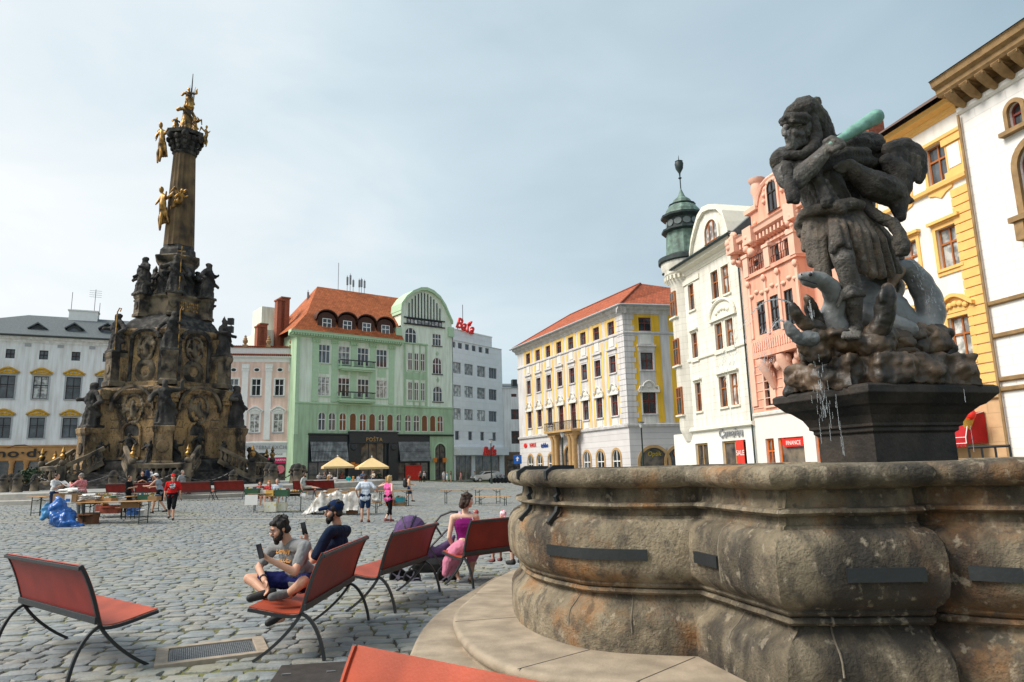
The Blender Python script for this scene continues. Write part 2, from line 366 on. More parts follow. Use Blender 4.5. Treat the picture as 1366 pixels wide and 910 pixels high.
# ---------------------------------------------------------------- the square
def moss_extra(N, L, tc, out, b):
    n = N.new('ShaderNodeTexNoise'); n.inputs['Scale'].default_value = .55; n.inputs['Detail'].default_value = 8; L.new(tc.outputs['Object'], n.inputs['Vector'])
    r = N.new('ShaderNodeMapRange'); r.inputs['From Min'].default_value = .42; r.inputs['From Max'].default_value = .56; L.new(n.outputs['Fac'], r.inputs['Value'])
    m = N.new('ShaderNodeMix'); m.data_type = 'RGBA'; L.new(r.outputs[0], m.inputs[0]); L.new(out, m.inputs[6]); m.inputs[7].default_value = (.15,.155,.05,1)
    return m.outputs[2]
M_joint = mat('joint_soil', (.085,.078,.06), rough=.95, var=.5, scale=14, bump=.6, bscale=50, extra=moss_extra)
def sett_extra(N, L, tc, out, b):
    g = N.new('ShaderNodeNewGeometry')
    r = N.new('ShaderNodeValToRGB'); L.new(g.outputs['Random Per Island'], r.inputs['Fac'])
    e = r.color_ramp.elements; e[0].color = (.62,.70,.76,1); e[1].color = (1.1,1.1,1.06,1); x = e.new(.5); x.color = (.86,.9,.92,1); x = e.new(.9); x.color = (1.0,.93,.83,1); x = e.new(.2); x.color = (.75,.8,.85,1)
    m = N.new('ShaderNodeMix'); m.data_type = 'RGBA'; m.blend_type = 'MULTIPLY'; m.inputs[0].default_value = 1; L.new(out, m.inputs[6]); L.new(r.outputs[0], m.inputs[7])
    n = N.new('ShaderNodeTexNoise'); n.inputs['Scale'].default_value = .5; n.inputs['Detail'].default_value = 7; L.new(tc.outputs['Object'], n.inputs['Vector'])
    q = N.new('ShaderNodeMapRange'); q.inputs['From Min'].default_value = .5; q.inputs['From Max'].default_value = .72; q.inputs['To Max'].default_value = .35; L.new(n.outputs['Fac'], q.inputs['Value'])
    m2 = N.new('ShaderNodeMix'); m2.data_type = 'RGBA'; L.new(q.outputs[0], m2.inputs[0]); L.new(m.outputs[2], m2.inputs[6]); m2.inputs[7].default_value = (.30,.27,.13,1)
    return m2.outputs[2]
M_sett = mat('granite_sett', (.29,.30,.298), rough=.62, var=.3, scale=7, bump=.5, bscale=32, spec=.4, extra=sett_extra)
M_kerb = mat('kerb_granite', (.42,.40,.36), rough=.8, var=.25, scale=3)
M_far = mat('far_paving', (.33,.33,.315), rough=.75, var=.25, scale=1.3, bump=.8, bscale=9)
def gsheet(name, xs, ys, dz, m):
    mb = MB(); nx, ny = len(xs), len(ys)
    vs = [(x, y, gz(x, y) + dz) for y in ys for x in xs]
    fs = [(j*nx+i, j*nx+i+1, (j+1)*nx+i+1, (j+1)*nx+i) for j in range(ny-1) for i in range(nx-1)]
    return struct(mb.add(vs, fs).build(name, m, smooth=40))
def lin(a, b, n): return [a + (b-a)*i/(n-1) for i in range(n)]
gsheet('ground', [-900,-200] + lin(-100, 60, 81) + [200,900], [-300,-50] + lin(-10, 160, 86) + [400,1500], -.016, M_joint)
def setts():
    r = np.random.RandomState(3)
    th = rad(7); ct, st = math.cos(th), math.sin(th)
    V = []; Fq = []; base = 0
    y = -14.0
    while y < 92:
        far = y > 26
        rw = r.uniform(.155, .22) * (1.5 if y > 50 else 1)
        x0, x1 = -max(11, 8 + y*.88) - 2, max(9, 9 + (y*.36 if y > 12 else 0)) + 8*(y > 45)
        x = x0 + r.uniform(0, .4); wob = r.uniform(0, 6)
        while x < x1:
            ln = r.uniform(.18, .42) * (1.5 if y > 50 else 1)
            cx, cy = x + ln/2, y + rw/2 + .05*math.sin(x*.7 + wob) + .03*math.sin(x*2.1)
            X, Y = cx*ct - cy*st, cx*st + cy*ct
            ok = Y > 2.5 and Y < 95 and abs(X) < 9 + .86*Y
            if ok and not (X > 1.2 and Y < 11.5 and X < 7.8 and Y > 4.6) and not (math.hypot(X+27, Y-55) < 16.2):
                a = ln/2 - .008; bq = rw/2 - .008; z = gz(X, Y) + r.uniform(-.006, .008)
                tx, ty = r.uniform(-.03, .03), r.uniform(-.04, .04)
                if not far:
                    ins = (0, .010, .032); zz = (-.03, -.002, .006); c8 = .03
                else: ins = (0, .022); zz = (-.025, .004); c8 = 0
                q = r.uniform(-.02, .02, 8)
                for k, (i_, z_) in enumerate(zip(ins, zz)):
                    aa, bb = a - i_, bq - i_
                    if c8: pl = [(-aa+c8,-bb),(aa-c8,-bb),(aa,-bb+c8),(aa,bb-c8),(aa-c8,bb),(-aa+c8,bb),(-aa,bb-c8),(-aa,-bb+c8)]
                    else: pl = [(-aa,-bb),(aa,-bb),(aa,bb),(-aa,bb)]
                    for j, (u, v) in enumerate(pl):
                        u += q[j % 8]; v += q[(j+3) % 8]*.8
                        px, py = cx + u, cy + v
                        V.append((px*ct - py*st, px*st + py*ct, z + z_ + (u*tx + v*ty if k else 0)))
                n = len(pl)
                for k in range(len(ins)-1):
                    for j in range(n): Fq.append((base+k*n+j, base+k*n+(j+1)%n, base+(k+1)*n+(j+1)%n, base+(k+1)*n+j))
                Fq.append(tuple(base+(len(ins)-1)*n+j for j in range(n)))
                base += n*len(ins)
            x += ln
        y += rw
    me = bpy.data.meshes.new('cobblestone_paving'); me.from_pydata(V, [], Fq); me.materials.append(M_sett)
    me.polygons.foreach_set('use_smooth', [True]*len(me.polygons)); me.set_sharp_from_angle(angle=rad(38))
    return struct(link('cobblestone_paving', me))
setts()
# pale drain line of long stones across the square, and the kerbs of the raised platform
mb = MB()
pa, pb = gnd(-30, 699), gnd(440, 693)
n = 46
for i in range(n):
    a = pa.lerp(pb, i/n); b = pa.lerp(pb, (i+.97)/n); d = (b-a).normalized(); nrm = Vector((-d.y, d.x, 0))*.13
    za, zb = gz(a.x, a.y)+.02, gz(b.x, b.y)+.02
    mb.add([(a.x-nrm.x,a.y-nrm.y,za),(b.x-nrm.x,b.y-nrm.y,zb),(b.x+nrm.x,b.y+nrm.y,zb),(a.x+nrm.x,a.y+nrm.y,za),
            (a.x-nrm.x,a.y-nrm.y,za-.05),(b.x-nrm.x,b.y-nrm.y,zb-.05),(b.x+nrm.x,b.y+nrm.y,zb-.05),(a.x+nrm.x,a.y+nrm.y,za-.05)], [(0,1,2,3),(4,5,1,0),(6,7,3,2),(5,6,2,1),(7,4,0,3)])
struct(mb.build('drainage_channel', M_kerb))
COL = Vector((-27.25, 55, 0))
def disc(R, n=72, a0=0): return [(COL.x + R*math.cos(2*PI*(i+a0)/n), COL.y + R*math.sin(2*PI*(i+a0)/n)) for i in range(n)]
mb = MB()
mb.loft([[(x,y,z) for x,y in disc(R)] for R,z in ((17.2,.3),(17.2,.76),(17.14,.80),(16.9,.80))], caps=False)
mb.loft([[(x,y,z) for x,y in disc(R)] for R,z in ((16.9,.7),(16.9,1.12),(16.84,1.16),(15.9,1.16))], caps=False)
struct(mb.build('kerb_ring', M_kerb, smooth=30))
struct(MB().loft([[(x,y,z) for x,y in disc(R)] for R,z in ((15.95,1.0),(15.95,1.165),(.5,1.165))]).build('raised_pavement', M_far, smooth=30))
# drain covers in the foreground
M_grate = mat('cast_iron_grate', (.22,.23,.24), rough=.5, var=.3, scale=20, metal=.4)
M_cframe = mat('concrete_frame', (.38,.32,.25), rough=.9, var=.3, scale=10)
q = [gnd(*p) for p in ((212,893),(345,876),(337,852),(232,866))]
ctr = sum(q, Vector())/4; d = (q[1]-q[0]).normalized(); az = math.atan2(d.y, d.x)
lw, lh = .54, .40
t = thing('drain_cover', 'ribbed iron drain cover in a pale stone frame set in the cobbles', 'drain cover', (ctr.x, ctr.y, .016), az)
mb = MB()
for x0,x1,y0,y1 in ((-lw,lw,-lh,-lh+.09),(-lw,lw,lh-.09,lh),(-lw,-lw+.12,-lh+.0905,lh-.0905),(lw-.12,lw,-lh+.0905,lh-.0905)): mb.bx(x0,x1,y0,y1,-.05,.018)
mb.build('frame', M_cframe, t, bevel=.006)
mb = MB().bx(-lw+.125,lw-.125,-lh+.095,lh-.095,-.05,-.004)
for i in range(40):
    x = -lw+.15 + i*(2*lw-.3)/39; mb.bx(x-.006, x+.006, -lh+.11, lh-.11, -.004, .006)
for j in range(9):
    y = -lh+.13 + j*(2*lh-.26)/8; mb.bx(-lw+.14, lw-.14, y-.006, y+.006, -.004, .009)
mb.build('grate', M_grate, t)
p = gnd(412, 903)
t = thing('steel_plate', 'dark rusty flat steel plate lying flush in the cobbles', 'access plate', (p.x, p.y, .02), rad(8))
MB().bx(-.31,.31,-.36,.36,-.05,.008).build('plate', mat('rusty_steel', (.05,.042,.038), rough=.7, var=.4, scale=8), t, bevel=.004)
mb = MB()
for s in (-1, 1): mb.tube([(s*.2-.04,0,.004),(s*.2-.04,0,.018),(s*.2+.04,0,.018),(s*.2+.04,0,.004)], .006, 6)
mb.build('handle', M_grate, t)
# ---------------------------------------------------------------- buildings
class Bd:
    """a building: local x runs along the street front, y into the block, z up"""
    def __init__(s, name, label, cat, p0, p1, z0=0):
        s.p0 = Vector((p0[0], p0[1], z0)); d = Vector((p1[0]-p0[0], p1[1]-p0[1], 0)); s.L = d.length; s.d = d.normalized()
        s.root = thing(name, label, cat, s.p0, math.atan2(d.y, d.x)); s.z0 = z0; s.cache = {}
    def on(s, px, py, off=0):          # place on the front (off metres in front of it) -> local (u, z)
        r = ray(px, py); ex, ey = s.d.x, s.d.y; qx, qy = s.p0.x + ey*off, s.p0.y - ex*off
        det = r[0]*(-ey) + r[1]*ex; t = (qx*(-ey) + qy*ex)/det
        return ((t*r[0]-qx)*ex + (t*r[1]-qy)*ey, CH + t*r[2] - s.z0)
    def row(s, pts, w, top, bot, **k):  # pts: [(px, py)] window centres; top/bot: photo points giving the heights
        z1 = s.on(*top)[1]; z0 = s.on(*bot)[1]
        return [dict(u=s.on(*p)[0], w=w, z0=z0, z1=z1, **k) for p in pts]
def wall(ops, x0, x1, z0, z1, rev=.28, mi=0):
    """front wall with openings, their reveals and arch heads"""
    mb = MB()
    xs = sorted({x0, x1, *[o['u']-o['w']/2 for o in ops], *[o['u']+o['w']/2 for o in ops]}); xs = [x for x in xs if x0 <= x <= x1]
    zs = sorted({z0, z1, *[o['z0'] for o in ops], *[o['z1'] for o in ops]}); zs = [z for z in zs if z0 <= z <= z1]
    R = [(o['u']-o['w']/2, o['u']+o['w']/2, o['z0'], o['z1']) for o in ops]
    for j in range(len(zs)-1):
        run = None
        for i in range(len(xs)):
            hole = i == len(xs)-1
            if not hole:
                cx, cz = (xs[i]+xs[i+1])/2, (zs[j]+zs[j+1])/2
                hole = any(a < cx < b and c < cz < d for a,b,c,d in R)
            if not hole and run is None: run = xs[i]
            if hole and run is not None:
                if xs[i] - run > 1e-6: mb.add([(run,0,zs[j]),(xs[i],0,zs[j]),(xs[i],0,zs[j+1]),(run,0,zs[j+1])], [(0,1,2,3)], mi)
                run = None
    for o, (a,b,c,d) in zip(ops, R):
        rise = o.get('arch', 0)
        if rise:
            n = 12; m = (a+b)/2; r = (b-a)/2; sp = d - rise
            arc = [(m + r*math.cos(PI*k/n), sp + rise*math.sin(PI*k/n)) for k in range(n+1)]
            for k in range(n):
                p, q = arc[k], arc[k+1]
                mb.add([(p[0],0,p[1]),(q[0],0,q[1]),(q[0],0,d),(p[0],0,d)], [(0,3,2,1)], mi)
                mb.add([(p[0],0,p[1]),(q[0],0,q[1]),(q[0],rev,q[1]),(p[0],rev,p[1])], [(0,1,2,3)], mi)
            top = sp
        else:
            top = d; mb.add([(a,0,d),(b,0,d),(b,rev,d),(a,rev,d)], [(3,2,1,0)], mi)
        mb.add([(a,0,c),(a,rev,c),(a,rev,top),(a,0,top)], [(0,1,2,3)], mi)
        mb.add([(b,0,c),(b,rev,c),(b,rev,top),(b,0,top)], [(3,2,1,0)], mi)
        mb.add([(a,0,c),(b,0,c),(b,rev,c),(a,rev,c)], [(0,1,2,3)], mi)
    return mb
def outline(w, h, rise, n=12, ins=0):
    w2 = w/2-ins
    if rise: 
        r = max(.05, rise-ins)
        return [(-w2,ins),(w2,ins)] + [(w2*math.cos(PI*k/n), h-rise + r*math.sin(PI*k/n)) for k in range(n+1)]
    return [(-w2,ins),(w2,ins),(w2,h-ins),(-w2,h-ins)]
def win(B, o, fm, gm=None, cols=2, tr=.62, y=.14, fw=.075, bars=0, sill=None, parent=None, noframe=False):
    """window: frame with mullions; pane is its sub-part; sill a sub-part too"""
    w, h, rise = round(o['w'],2), round(o['z1']-o['z0'],2), o.get('arch', 0)
    gm = gm or M_glass; y = .05 if fm is M_white and y == .14 else y; par = parent or B.root
    key = (w,h,rise,fm.name,cols,tr,bars,y)
    if key not in B.cache:
        mb = MB(); A = outline(w,h,rise); I = outline(w,h,rise,ins=fw); n = len(A)
        for k in range(n):
            j = (k+1) % n
            vs = [(A[k][0],y,A[k][1]),(A[j][0],y,A[j][1]),(I[j][0],y,I[j][1]),(I[k][0],y,I[k][1])]
            vs += [(p[0],y+.09,p[2]) for p in vs]
            mb.add(vs, [(0,1,2,3),(3,2,6,7),(0,4,5,1)])
        hh = h-rise*.25
        for c in range(1, cols):
            x = -w/2 + w*c/cols; mb.bx(x-.04, x+.04, y-.005, y+.085, fw*.9, hh-fw*.5 if not rise else h-rise*(abs(2*x/w))**2*.9-fw)
        if tr: mb.bx(-w/2+fw*.9, w/2-fw*.9, y-.009, y+.081, h*tr-.045, h*tr+.045)
        for c in range(bars):
            z = h*(c+1)/(bars+1)
            if abs(z-h*tr) > .15: mb.bx(-w/2+fw*.9, w/2-fw*.9, y+.01, y+.07, z-.016, z+.016)
        f = mb.build('window', fm, par)
        B.cache[key] = f.data
        pm = MB().add([(p[0], y+.06, p[1]) for p in outline(w,h,rise,ins=.03)], [tuple(range(len(outline(w,h,rise))))])
        p = pm.build('pane', gm, f); B.cache[key+('p',)] = p.data
    else:
        f = link('window', B.cache[key], par)
        me = B.cache[key+('p',)]
        if gm.name != me.materials[0].name:
            k2 = key+('p', gm.name)
            if k2 not in B.cache: B.cache[k2] = me.copy(); B.cache[k2].materials.clear(); B.cache[k2].materials.append(gm)
            me = B.cache[k2]
        p = link('pane', me, f)
    f.location = (o['u'], 0, o['z0'])
    if sill:
        k3 = (w, 'sill', sill.name)
        if k3 not in B.cache:
            sl_ = MB().bx(-w/2-.14, w/2+.14, -.13, -.003, -.13, -.003).build('sill', sill, f); B.cache[k3] = sl_.data
        else: link('sill', B.cache[k3], f)
    return f
def surround(B, o, m, w=.2, d=.06, ped=None, pm=None, key='', drop=0):
    """moulded window surround with an optional hood; a part of its own"""
    W, h, rise = round(o['w'],2), round(o['z1']-o['z0'],2), o.get('arch', 0)
    k = ('sur', W, h, rise, m.name, w, ped, pm.name if pm else '', drop)
    if k not in B.cache:
        mb = MB(); A = outline(W,h,rise); q = W/2+w
        if rise:
            n = 12; O = [(-q,0),(q,0)] + [(q*math.cos(PI*i/n), h-rise+(rise+w)*math.sin(PI*i/n)) for i in range(n+1)]
        else: O = [(-q,0),(q,0),(q,h+w),(-q,h+w)]
        n = len(A)
        for i in range(n):
            j = (i+1) % n
            if i == 0: continue
            vs = [(A[i][0],-d,A[i][1]),(A[j][0],-d,A[j][1]),(O[j][0],-d,O[j][1]),(O[i][0],-d,O[i][1])]
            vs += [(p[0],.02,p[2]) for p in vs]
            mb.add(vs, [(0,1,2,3),(1,0,4,5),(3,2,6,7)])
        z = h+w
        if ped == 'bar': mb.bx(-q-.18, q+.18, -d-.2, .0, z+.45, z+.62); mb.bx(-q-.06,q+.06,-d-.04,0,z+.002,z+.448)
        if ped == 'barlow': mb.bx(-q-.12, q+.12, -d-.18, .0, z+.08, z+.22); mb.bx(-q-.04,q+.04,-d-.05,0,z+.002,z+.079)
        if ped in ('curve', 'curvebig'):
            r = q+.25; hh = .85 if ped == 'curve' else 1.15; nn = 16
            prof = [(-r + 2*r*i/nn, z+.16 + hh*(math.sin(PI*i/nn)**1.3 if True else 0)*.62) for i in range(nn+1)]
            for i in range(nn):
                a, b = prof[i], prof[i+1]
                mb.add([(a[0],-d-.22,a[1]),(b[0],-d-.22,b[1]),(b[0],-d-.22,b[1]+.16),(a[0],-d-.22,a[1]+.16),(a[0],0,a[1]),(b[0],0,b[1]),(b[0],0,b[1]+.16),(a[0],0,a[1]+.16)],
                       [(0,1,2,3),(4,5,1,0),(3,2,6,7),(5,6,2,1),(0,3,7,4)], 1 if pm else 0)
            mb.prism([(-r+.1, z+.002)] + [(r-.1, z+.002)] + [(p[0]*.95, p[1]-.01) for p in reversed(prof)], -d-.03, 0)
            for i in range(5): mb.ball((-.36*q*2+ .36*q*i, -d-.08, z+.24+.14*math.sin(PI*i/4)), (.16,.09,.13), 8)
        if ped == 'baroque':
            r = q+.15
            for sx in (-1,1):
                mb.tube([(sx*r,-d-.12,z+.10),(sx*(r-.05),-d-.12,z+.34),(sx*r*.62,-d-.12,z+.36),(sx*r*.5,-d-.12,z+.66),(sx*r*.22,-d-.12,z+.86),(0,-d-.12,z+.92)], .09, 6)
                mb.bx(sx*r-.12, sx*r+.12, -d-.16, 0, z-.1, z+.12)
            mb.bx(-r-.08, r+.08, -d-.2, 0, z-.25, z-.10)
            mb.ball((0,-d-.02,z+.42),(r*.45,.10,.30),10)
            mb.prism([(-r*.9,z-.09),(r*.9,z-.09),(r*.55,z+.55),(0,z+.85),(-r*.55,z+.55)], -d-.02, 0)
        if drop: mb.bx(-q, q, -d, 0, -drop, -.135)
        if ped and pm and ped == 'curve': pass
        ob = mb.build('window_surround', [m, pm or m], B.root, smooth=35)
        B.cache[k] = ob.data
    else: ob = link('window_surround', B.cache[k], B.root)
    ob.location = (o['u'], 0, o['z0'])
    return ob
def uvmesh(name, faces, m, parent):
    """roof planes: each face gets metric UVs along its own slope"""
    me = bpy.data.meshes.new(name); vs = []; fs = []
    for f in faces: fs.append(tuple(range(len(vs), len(vs)+len(f)))); vs += f
    me.from_pydata(vs, [], fs); uv = me.uv_layers.new(name='UVMap')
    for p in me.polygons:
        n = p.normal; t = Vector((0,0,1)).cross(n); t = t.normalized() if t.length > 1e-4 else Vector((1,0,0)); b = n.cross(t)
        for li in p.loop_indices:
            c = me.vertices[me.loops[li].vertex_index].co; uv.data[li].uv = (c.dot(t), c.dot(b))
    me.materials.append(m)
    return link(name, me, parent)
def cornice(B, x0, x1, z, m, prof, name='cornice', ends=True):
    """moulding swept along the front: prof is [(out, z)]"""
    mb = MB(); n = len(prof)
    rings = [[(x, -o, z+h) for o, h in prof] + [(x, .0, z+prof[-1][1]), (x, .0, z+prof[0][1])] for x in (x0, x1)]
    mb.loft(rings, caps=True)
    return mb.build(name, m, B.root)
CORN = [(.05,0),(.12,.12),(.2,.18),(.22,.34),(.45,.44),(.6,.5),(.62,.68),(.7,.78)]
BAND = [(.04,0),(.12,.05),(.14,.2),(.05,.26)]
def shell(B, L, dep, z, m, name='wall', x0=0):
    """the side and back walls"""
    mb = MB()
    mb.add([(x0,0,0),(x0,dep,0),(x0,dep,z),(x0,0,z),(L,0,0),(L,dep,0),(L,dep,z),(L,0,z)], [(1,0,3,2),(4,5,6,7),(5,1,2,6),(3,7,6,2)])
    return mb.build('rear_wall', m, B.root)
def hip(B, x0, x1, y0, y1, z, rz, il, ir, m, name='roof'):
    ym = (y0+y1)/2; a, b = (x0+il, ym, rz), (x1-ir, ym, rz)
    A, Bq, Cc, D = (x0,y0,z), (x1,y0,z), (x1,y1,z), (x0,y1,z)
    return uvmesh(name, [[A,Bq,b,a],[Cc,D,a,b],[D,A,a],[Bq,Cc,b]], m, B.root)
# ================================================================ A: white house with yellow hoods, far side of the column
B = Bd('town_house', 'white town house with yellow window hoods and grey slate roof behind the column', 'building', (-68, 76.04), (-42.6, 88.56), .5)
A_B = B
M_w = mat('white_blue_render', (.86,.87,.89), rough=.85, var=.06, scale=.8, streak=.2)
M_ylw = mat('yellow_ornament', (.72,.42,.06), rough=.8, var=.3, scale=3, bump=.5, bscale=8)
M_gtrim = mat('grey_stone_trim', (.42,.44,.46), rough=.8, var=.15)
M_mody = mat('orange_stone_front', (.55,.30,.12), rough=.8, var=.2, scale=2)
sp = B.on(99.6,473)[0] - B.on(56.4,473)[0]
uu = [B.on(9.2,515)[0] + sp*i for i in range(-2, 8)]; uu = [u for u in uu if .8 < u < B.L-.8]
z = lambda py, px=52: B.on(px, py)[1]
ops = [dict(u=u, w=.9, z0=z(479.5,56), z1=z(467.5,56)) for u in uu]
r2 = [dict(u=u, w=1.5, z0=z(532), z1=z(502)) for u in uu]; r3 = [dict(u=u, w=1.5, z0=z(584,97), z1=z(557.5,97)) for u in uu]
zs = z(594, 30)
for o in ops: win(B, o, M_dkwood, cols=2, tr=.5)
for k, o in enumerate(r2):
    win(B, o, M_dkwood, [M_glass, M_curtain][k % 3 == 0], cols=2, tr=.6, sill=M_gtrim, bars=1); surround(B, o, M_gtrim, .16, ped='curve', pm=M_ylw)
for k, o in enumerate(r3):
    win(B, o, M_dkwood, [M_glass, M_curtain][k % 4 == 1], cols=2, tr=.6, sill=M_gtrim, bars=1); surround(B, o, M_gtrim, .16, ped='curve', pm=M_ylw)
eave = z(453, 90)
wall(ops+r2+r3, 0, B.L, zs, eave).build('wall', M_w, B.root)
mb = MB()
for o in r2+r3: # yellow stucco fields in the hoods
    zz = o['z1']+.2
    mb.prism([(o['u']-.95,zz),(o['u']+.95,zz),(o['u']+.8,zz+.42),(o['u'],zz+.7),(o['u']-.8,zz+.42)], -.16, -.05)
    for i in range(4): mb.ball((o['u']-.6+.4*i, -.17, zz+.22+.1*(i in (1,2))), (.2,.08,.16), 8)
mb.build('stucco_ornament', M_ylw, B.root, smooth=40)
shell(B, B.L, 13, eave, M_w)
cornice(B, -.3, B.L+.2, eave-.7, M_w, CORN); MB().tube([(-.4,-.85,eave+.13),(B.L+.3,-.85,eave+.13)], .14, 8).build('gutter', M_gutter, B.root)
for k, u in enumerate(uu[:-1]):
    pass
mb = MB()
for u in [uu[0]-sp/2 + sp*i for i in range(len(uu)+1)]:
    if 0.4 < u < B.L-.4: mb.bx(u-.32, u+.32, -.05, 0, z(463), eave-.72)
mb.build('frieze_panel', M_gtrim, B.root)
# shop floor
so_ = [dict(u=B.on(px,625)[0], w=w_, z0=.35, z1=z(614.5,30)) for px, w_ in ((3,2.2),(24.5,1.3),(47.5,2.3),(-25,3),(85,2.2),(120,2.2))]
wall(so_, 0, B.L, 0, zs-.003).build('shop_front', M_mody, B.root)
for o in so_: win(B, o, M_mody, M_shop, cols=1, tr=0)
mb = MB()
for px in (15, 34.5, -10): mb.lathe([(.34,.0),(.34,.3),(.27,.36),(.25,1.6),(.22,z(614.5,30)-.4),(.32,z(614.5,30)-.2),(.32,z(614.5,30))], (B.on(px,625)[0], -.1, 0), 14)
mb.build('shop_column', M_mody, B.root, smooth=40)
cornice(B, 0, B.L, zs-.25, M_mody, BAND, 'shop_cornice')
sx, sz = B.on(25, 605)
textmesh('mo·dy', 1.35, 'shop_lettering', M_black, B.root, Matrix.Translation((sx, -.12, sz)) @ Matrix.Diagonal((1.55,1,1,1)), .04, spacing=1.05, bold=.02)
mb = MB(); mb.tube([(sx-1.2,-.1,sz+.62),(sx-.4,-.1,sz+.9),(sx+.5,-.1,sz+.95),(sx+1.3,-.1,sz+.72)], [.02,.07,.07,.02], 6); mb.build('shop_emblem', mat('plum_paint', (.12,.04,.06)), B.root)
rg = B.on(100, 424, -6.5)[1]
hip(B, -.5, B.L+.3, -.9, 14, eave+.16, rg, 11, 4, M_slate)
for px in (51, 99.5, 143.5):
    u, zz = B.on(px, 445, -2)
    dm = MB().prism([(u-.75,zz-.9),(u+.75,zz-.9),(u+.75,zz+.45),(u+.45,zz+.8),(u,zz+.95),(u-.45,zz+.8),(u-.75,zz+.45)], 1.4, 5).build('dormer', M_gutter, B.root)
    MB().add([(u-.42,1.38,zz-.6),(u+.42,1.38,zz-.6),(u+.42,1.38,zz+.3),(u,1.38,zz+.55),(u-.42,1.38,zz+.3)], [(0,1,2,3,4)]).build('dormer_window', M_glass, dm)
    MB().prism([(u-1.05,zz+.5),(u,zz+1.28),(u+1.05,zz+.5),(u+1.0,zz+.4),(u,zz+1.1),(u-1.0,zz+.4)], 1.1, 5).build('dormer_hood', M_slate, dm)
u, zz = B.on(112, 424, -6.5)
MB().bx(u-1.6, u+1.6, 5.6, 7.2, rg-.6, rg+.75).bx(u-1.75,u+1.75,5.5,7.3,rg+.752,rg+.9).build('roof_hatch', M_white, B.root)
mb = MB()
for px, h in ((94,3.4),(125,4),(132,2.2)):
    u, _ = B.on(px, 424, -6.5); mb.tube([(u,6.5,rg-.3),(u,6.5,rg+h)], .035, 5)
    if h > 3.8:
        for i in range(4): mb.tube([(u-.7,6.5,rg+h-.2-.28*i),(u+.7,6.5,rg+h-.2-.28*i)], .02, 4)
mb.build('aerial', M_black, B.root)
# ================================================================ B: pink house
B = Bd('town_house', 'narrow pink town house with white pilasters and urns on its parapet', 'building', (-42.4, 86.48), (-27.85, 90.1), .5)
M_pk = mat('pink_render', (.88,.64,.55), rough=.85, var=.08, scale=.9, streak=.2)
z = lambda py, px=342: B.on(px, py)[1]
us = [B.on(p, 516)[0] for p in (311.8,341.7,372.6)]; stp = us[2]-us[1]; us = [us[0]-2*stp, us[0]-stp] + us; us = [u for u in us if u > .8]
r2 = [dict(u=u, w=1.12, z0=z(528), z1=z(505.5)) for u in us]; r3 = [dict(u=u, w=1.15, z0=z(577), z1=z(552)) for u in us]
for k, o in enumerate(r2): win(B, o, M_white, M_glass, sill=M_gtrim); surround(B, o, M_white, .13)
for k, o in enumerate(r3): win(B, o, M_white, M_curtain, sill=M_gtrim); surround(B, o, M_white, .14, ped='curve')
eave = z(463.5, 350)
zs = z(590)
wall(r2+r3, 0, B.L, zs, eave).build('wall', M_pk, B.root)
mb = MB()
for px in (296, 326.5, 357.8, 389):
    u = B.on(px, 520)[0]; mb.bx(u-.38, u+.38, -.09, 0, zs+.3, z(490)); mb.bx(u-.46,u+.46,-.16,0,z(495),z(486)); 
    for i in range(3): mb.ball((u-.3+.3*i, -.15, z(491)), .14, 8)
mb.bx(0, B.L, -.06, 0, z(483), z(478)); 
mb.build('pilaster', M_white, B.root)
MB().bx(0, B.L, -.04, 0, z(477.5), eave-.01).build('parapet_wall', M_white, B.root)
cornice(B, 0, B.L, z(479), M_white, [(.05,0),(.2,.1),(.5,.2),(.55,.4)])
mt = MB(); n = 60
for i in range(n):
    x = B.L*(i+.5)/n; mt.tube([(x,-.6,z(479)+.42),(x,0,z(479)+.62)], .12, 6)
mt.build('tile_strip', M_redtile, B.root)
mt = MB()
for i in range(n): x = B.L*(i+.5)/n; mt.tube([(x,-.25,eave+.02),(x,.4,eave+.2)], .12, 6)
mt.build('coping_tile', M_redtile, B.root)
for px in (327.3, 358.5, 389.5):
    u = B.on(px, 455)[0]
    MB().bx(u-.3,u+.3,-.3,.3,eave-.02,eave+.3).lathe([(.16,.3),(.14,.4),(.3,.6),(.34,.85),(.2,1.0),(.26,1.06),(.12,1.3),(.16,1.42),(.02,1.6)], (u,0,eave), 12).build('urn', mat('urn_stone', (.42,.26,.14), rough=.9, var=.3), B.root, smooth=40)
for px in (311.8, 342.7, 373.5):
    u, zz = B.on(px, 493.5)
    MB().lathe([(.30,0),(.42,0),(.42,.06),(.30,.06),(.30,0)], (0,0,0), 16, M=Matrix.Translation((u,-.002,zz)) @ Matrix.Rotation(PI/2,4,'X') @ Matrix.Diagonal((1,.7,1,1))).add([(u+.32*math.cos(2*PI*i/14), -.012, zz+.22*math.sin(2*PI*i/14)) for i in range(14)], [tuple(range(14))], 1).build('oval_vent', [M_white, M_black], B.root)
M_rw = mat('white_rusticated', (.72,.73,.75), rough=.85, var=.06, scale=1, bump=0, extra=rusticated(60, .45, .75))
so_ = [dict(u=(B.on(343,630)[0]+B.on(382,630)[0])/2, w=B.on(382,630)[0]-B.on(343,630)[0], z0=.05, z1=z(604,365))]
wall(so_, 0, B.L, 0, zs-.003).build('shop_front', M_rw, B.root); win(B, so_[0], M_gutter, M_shop, cols=3, tr=.76)
cornice(B, 0, B.L, zs-.2, M_white, BAND, 'shop_cornice')
u, zz = B.on(365, 597); textmesh('SVATEBNÍ EXCHANGE', .62, 'shop_lettering', mat('grey_letter', (.3,.31,.33), rough=.5), B.root, Matrix.Translation((u,-.1,zz)), .03, spacing=1.1)
M_pink = mat('magenta_poster', (.62,.02,.13), rough=.5, var=.1)
u, zz = B.on(369, 614.5); MB().bx(u-1.22,u+1.22,.02,.06,zz-.36,zz+.36).build('poster', M_pink, B.root)
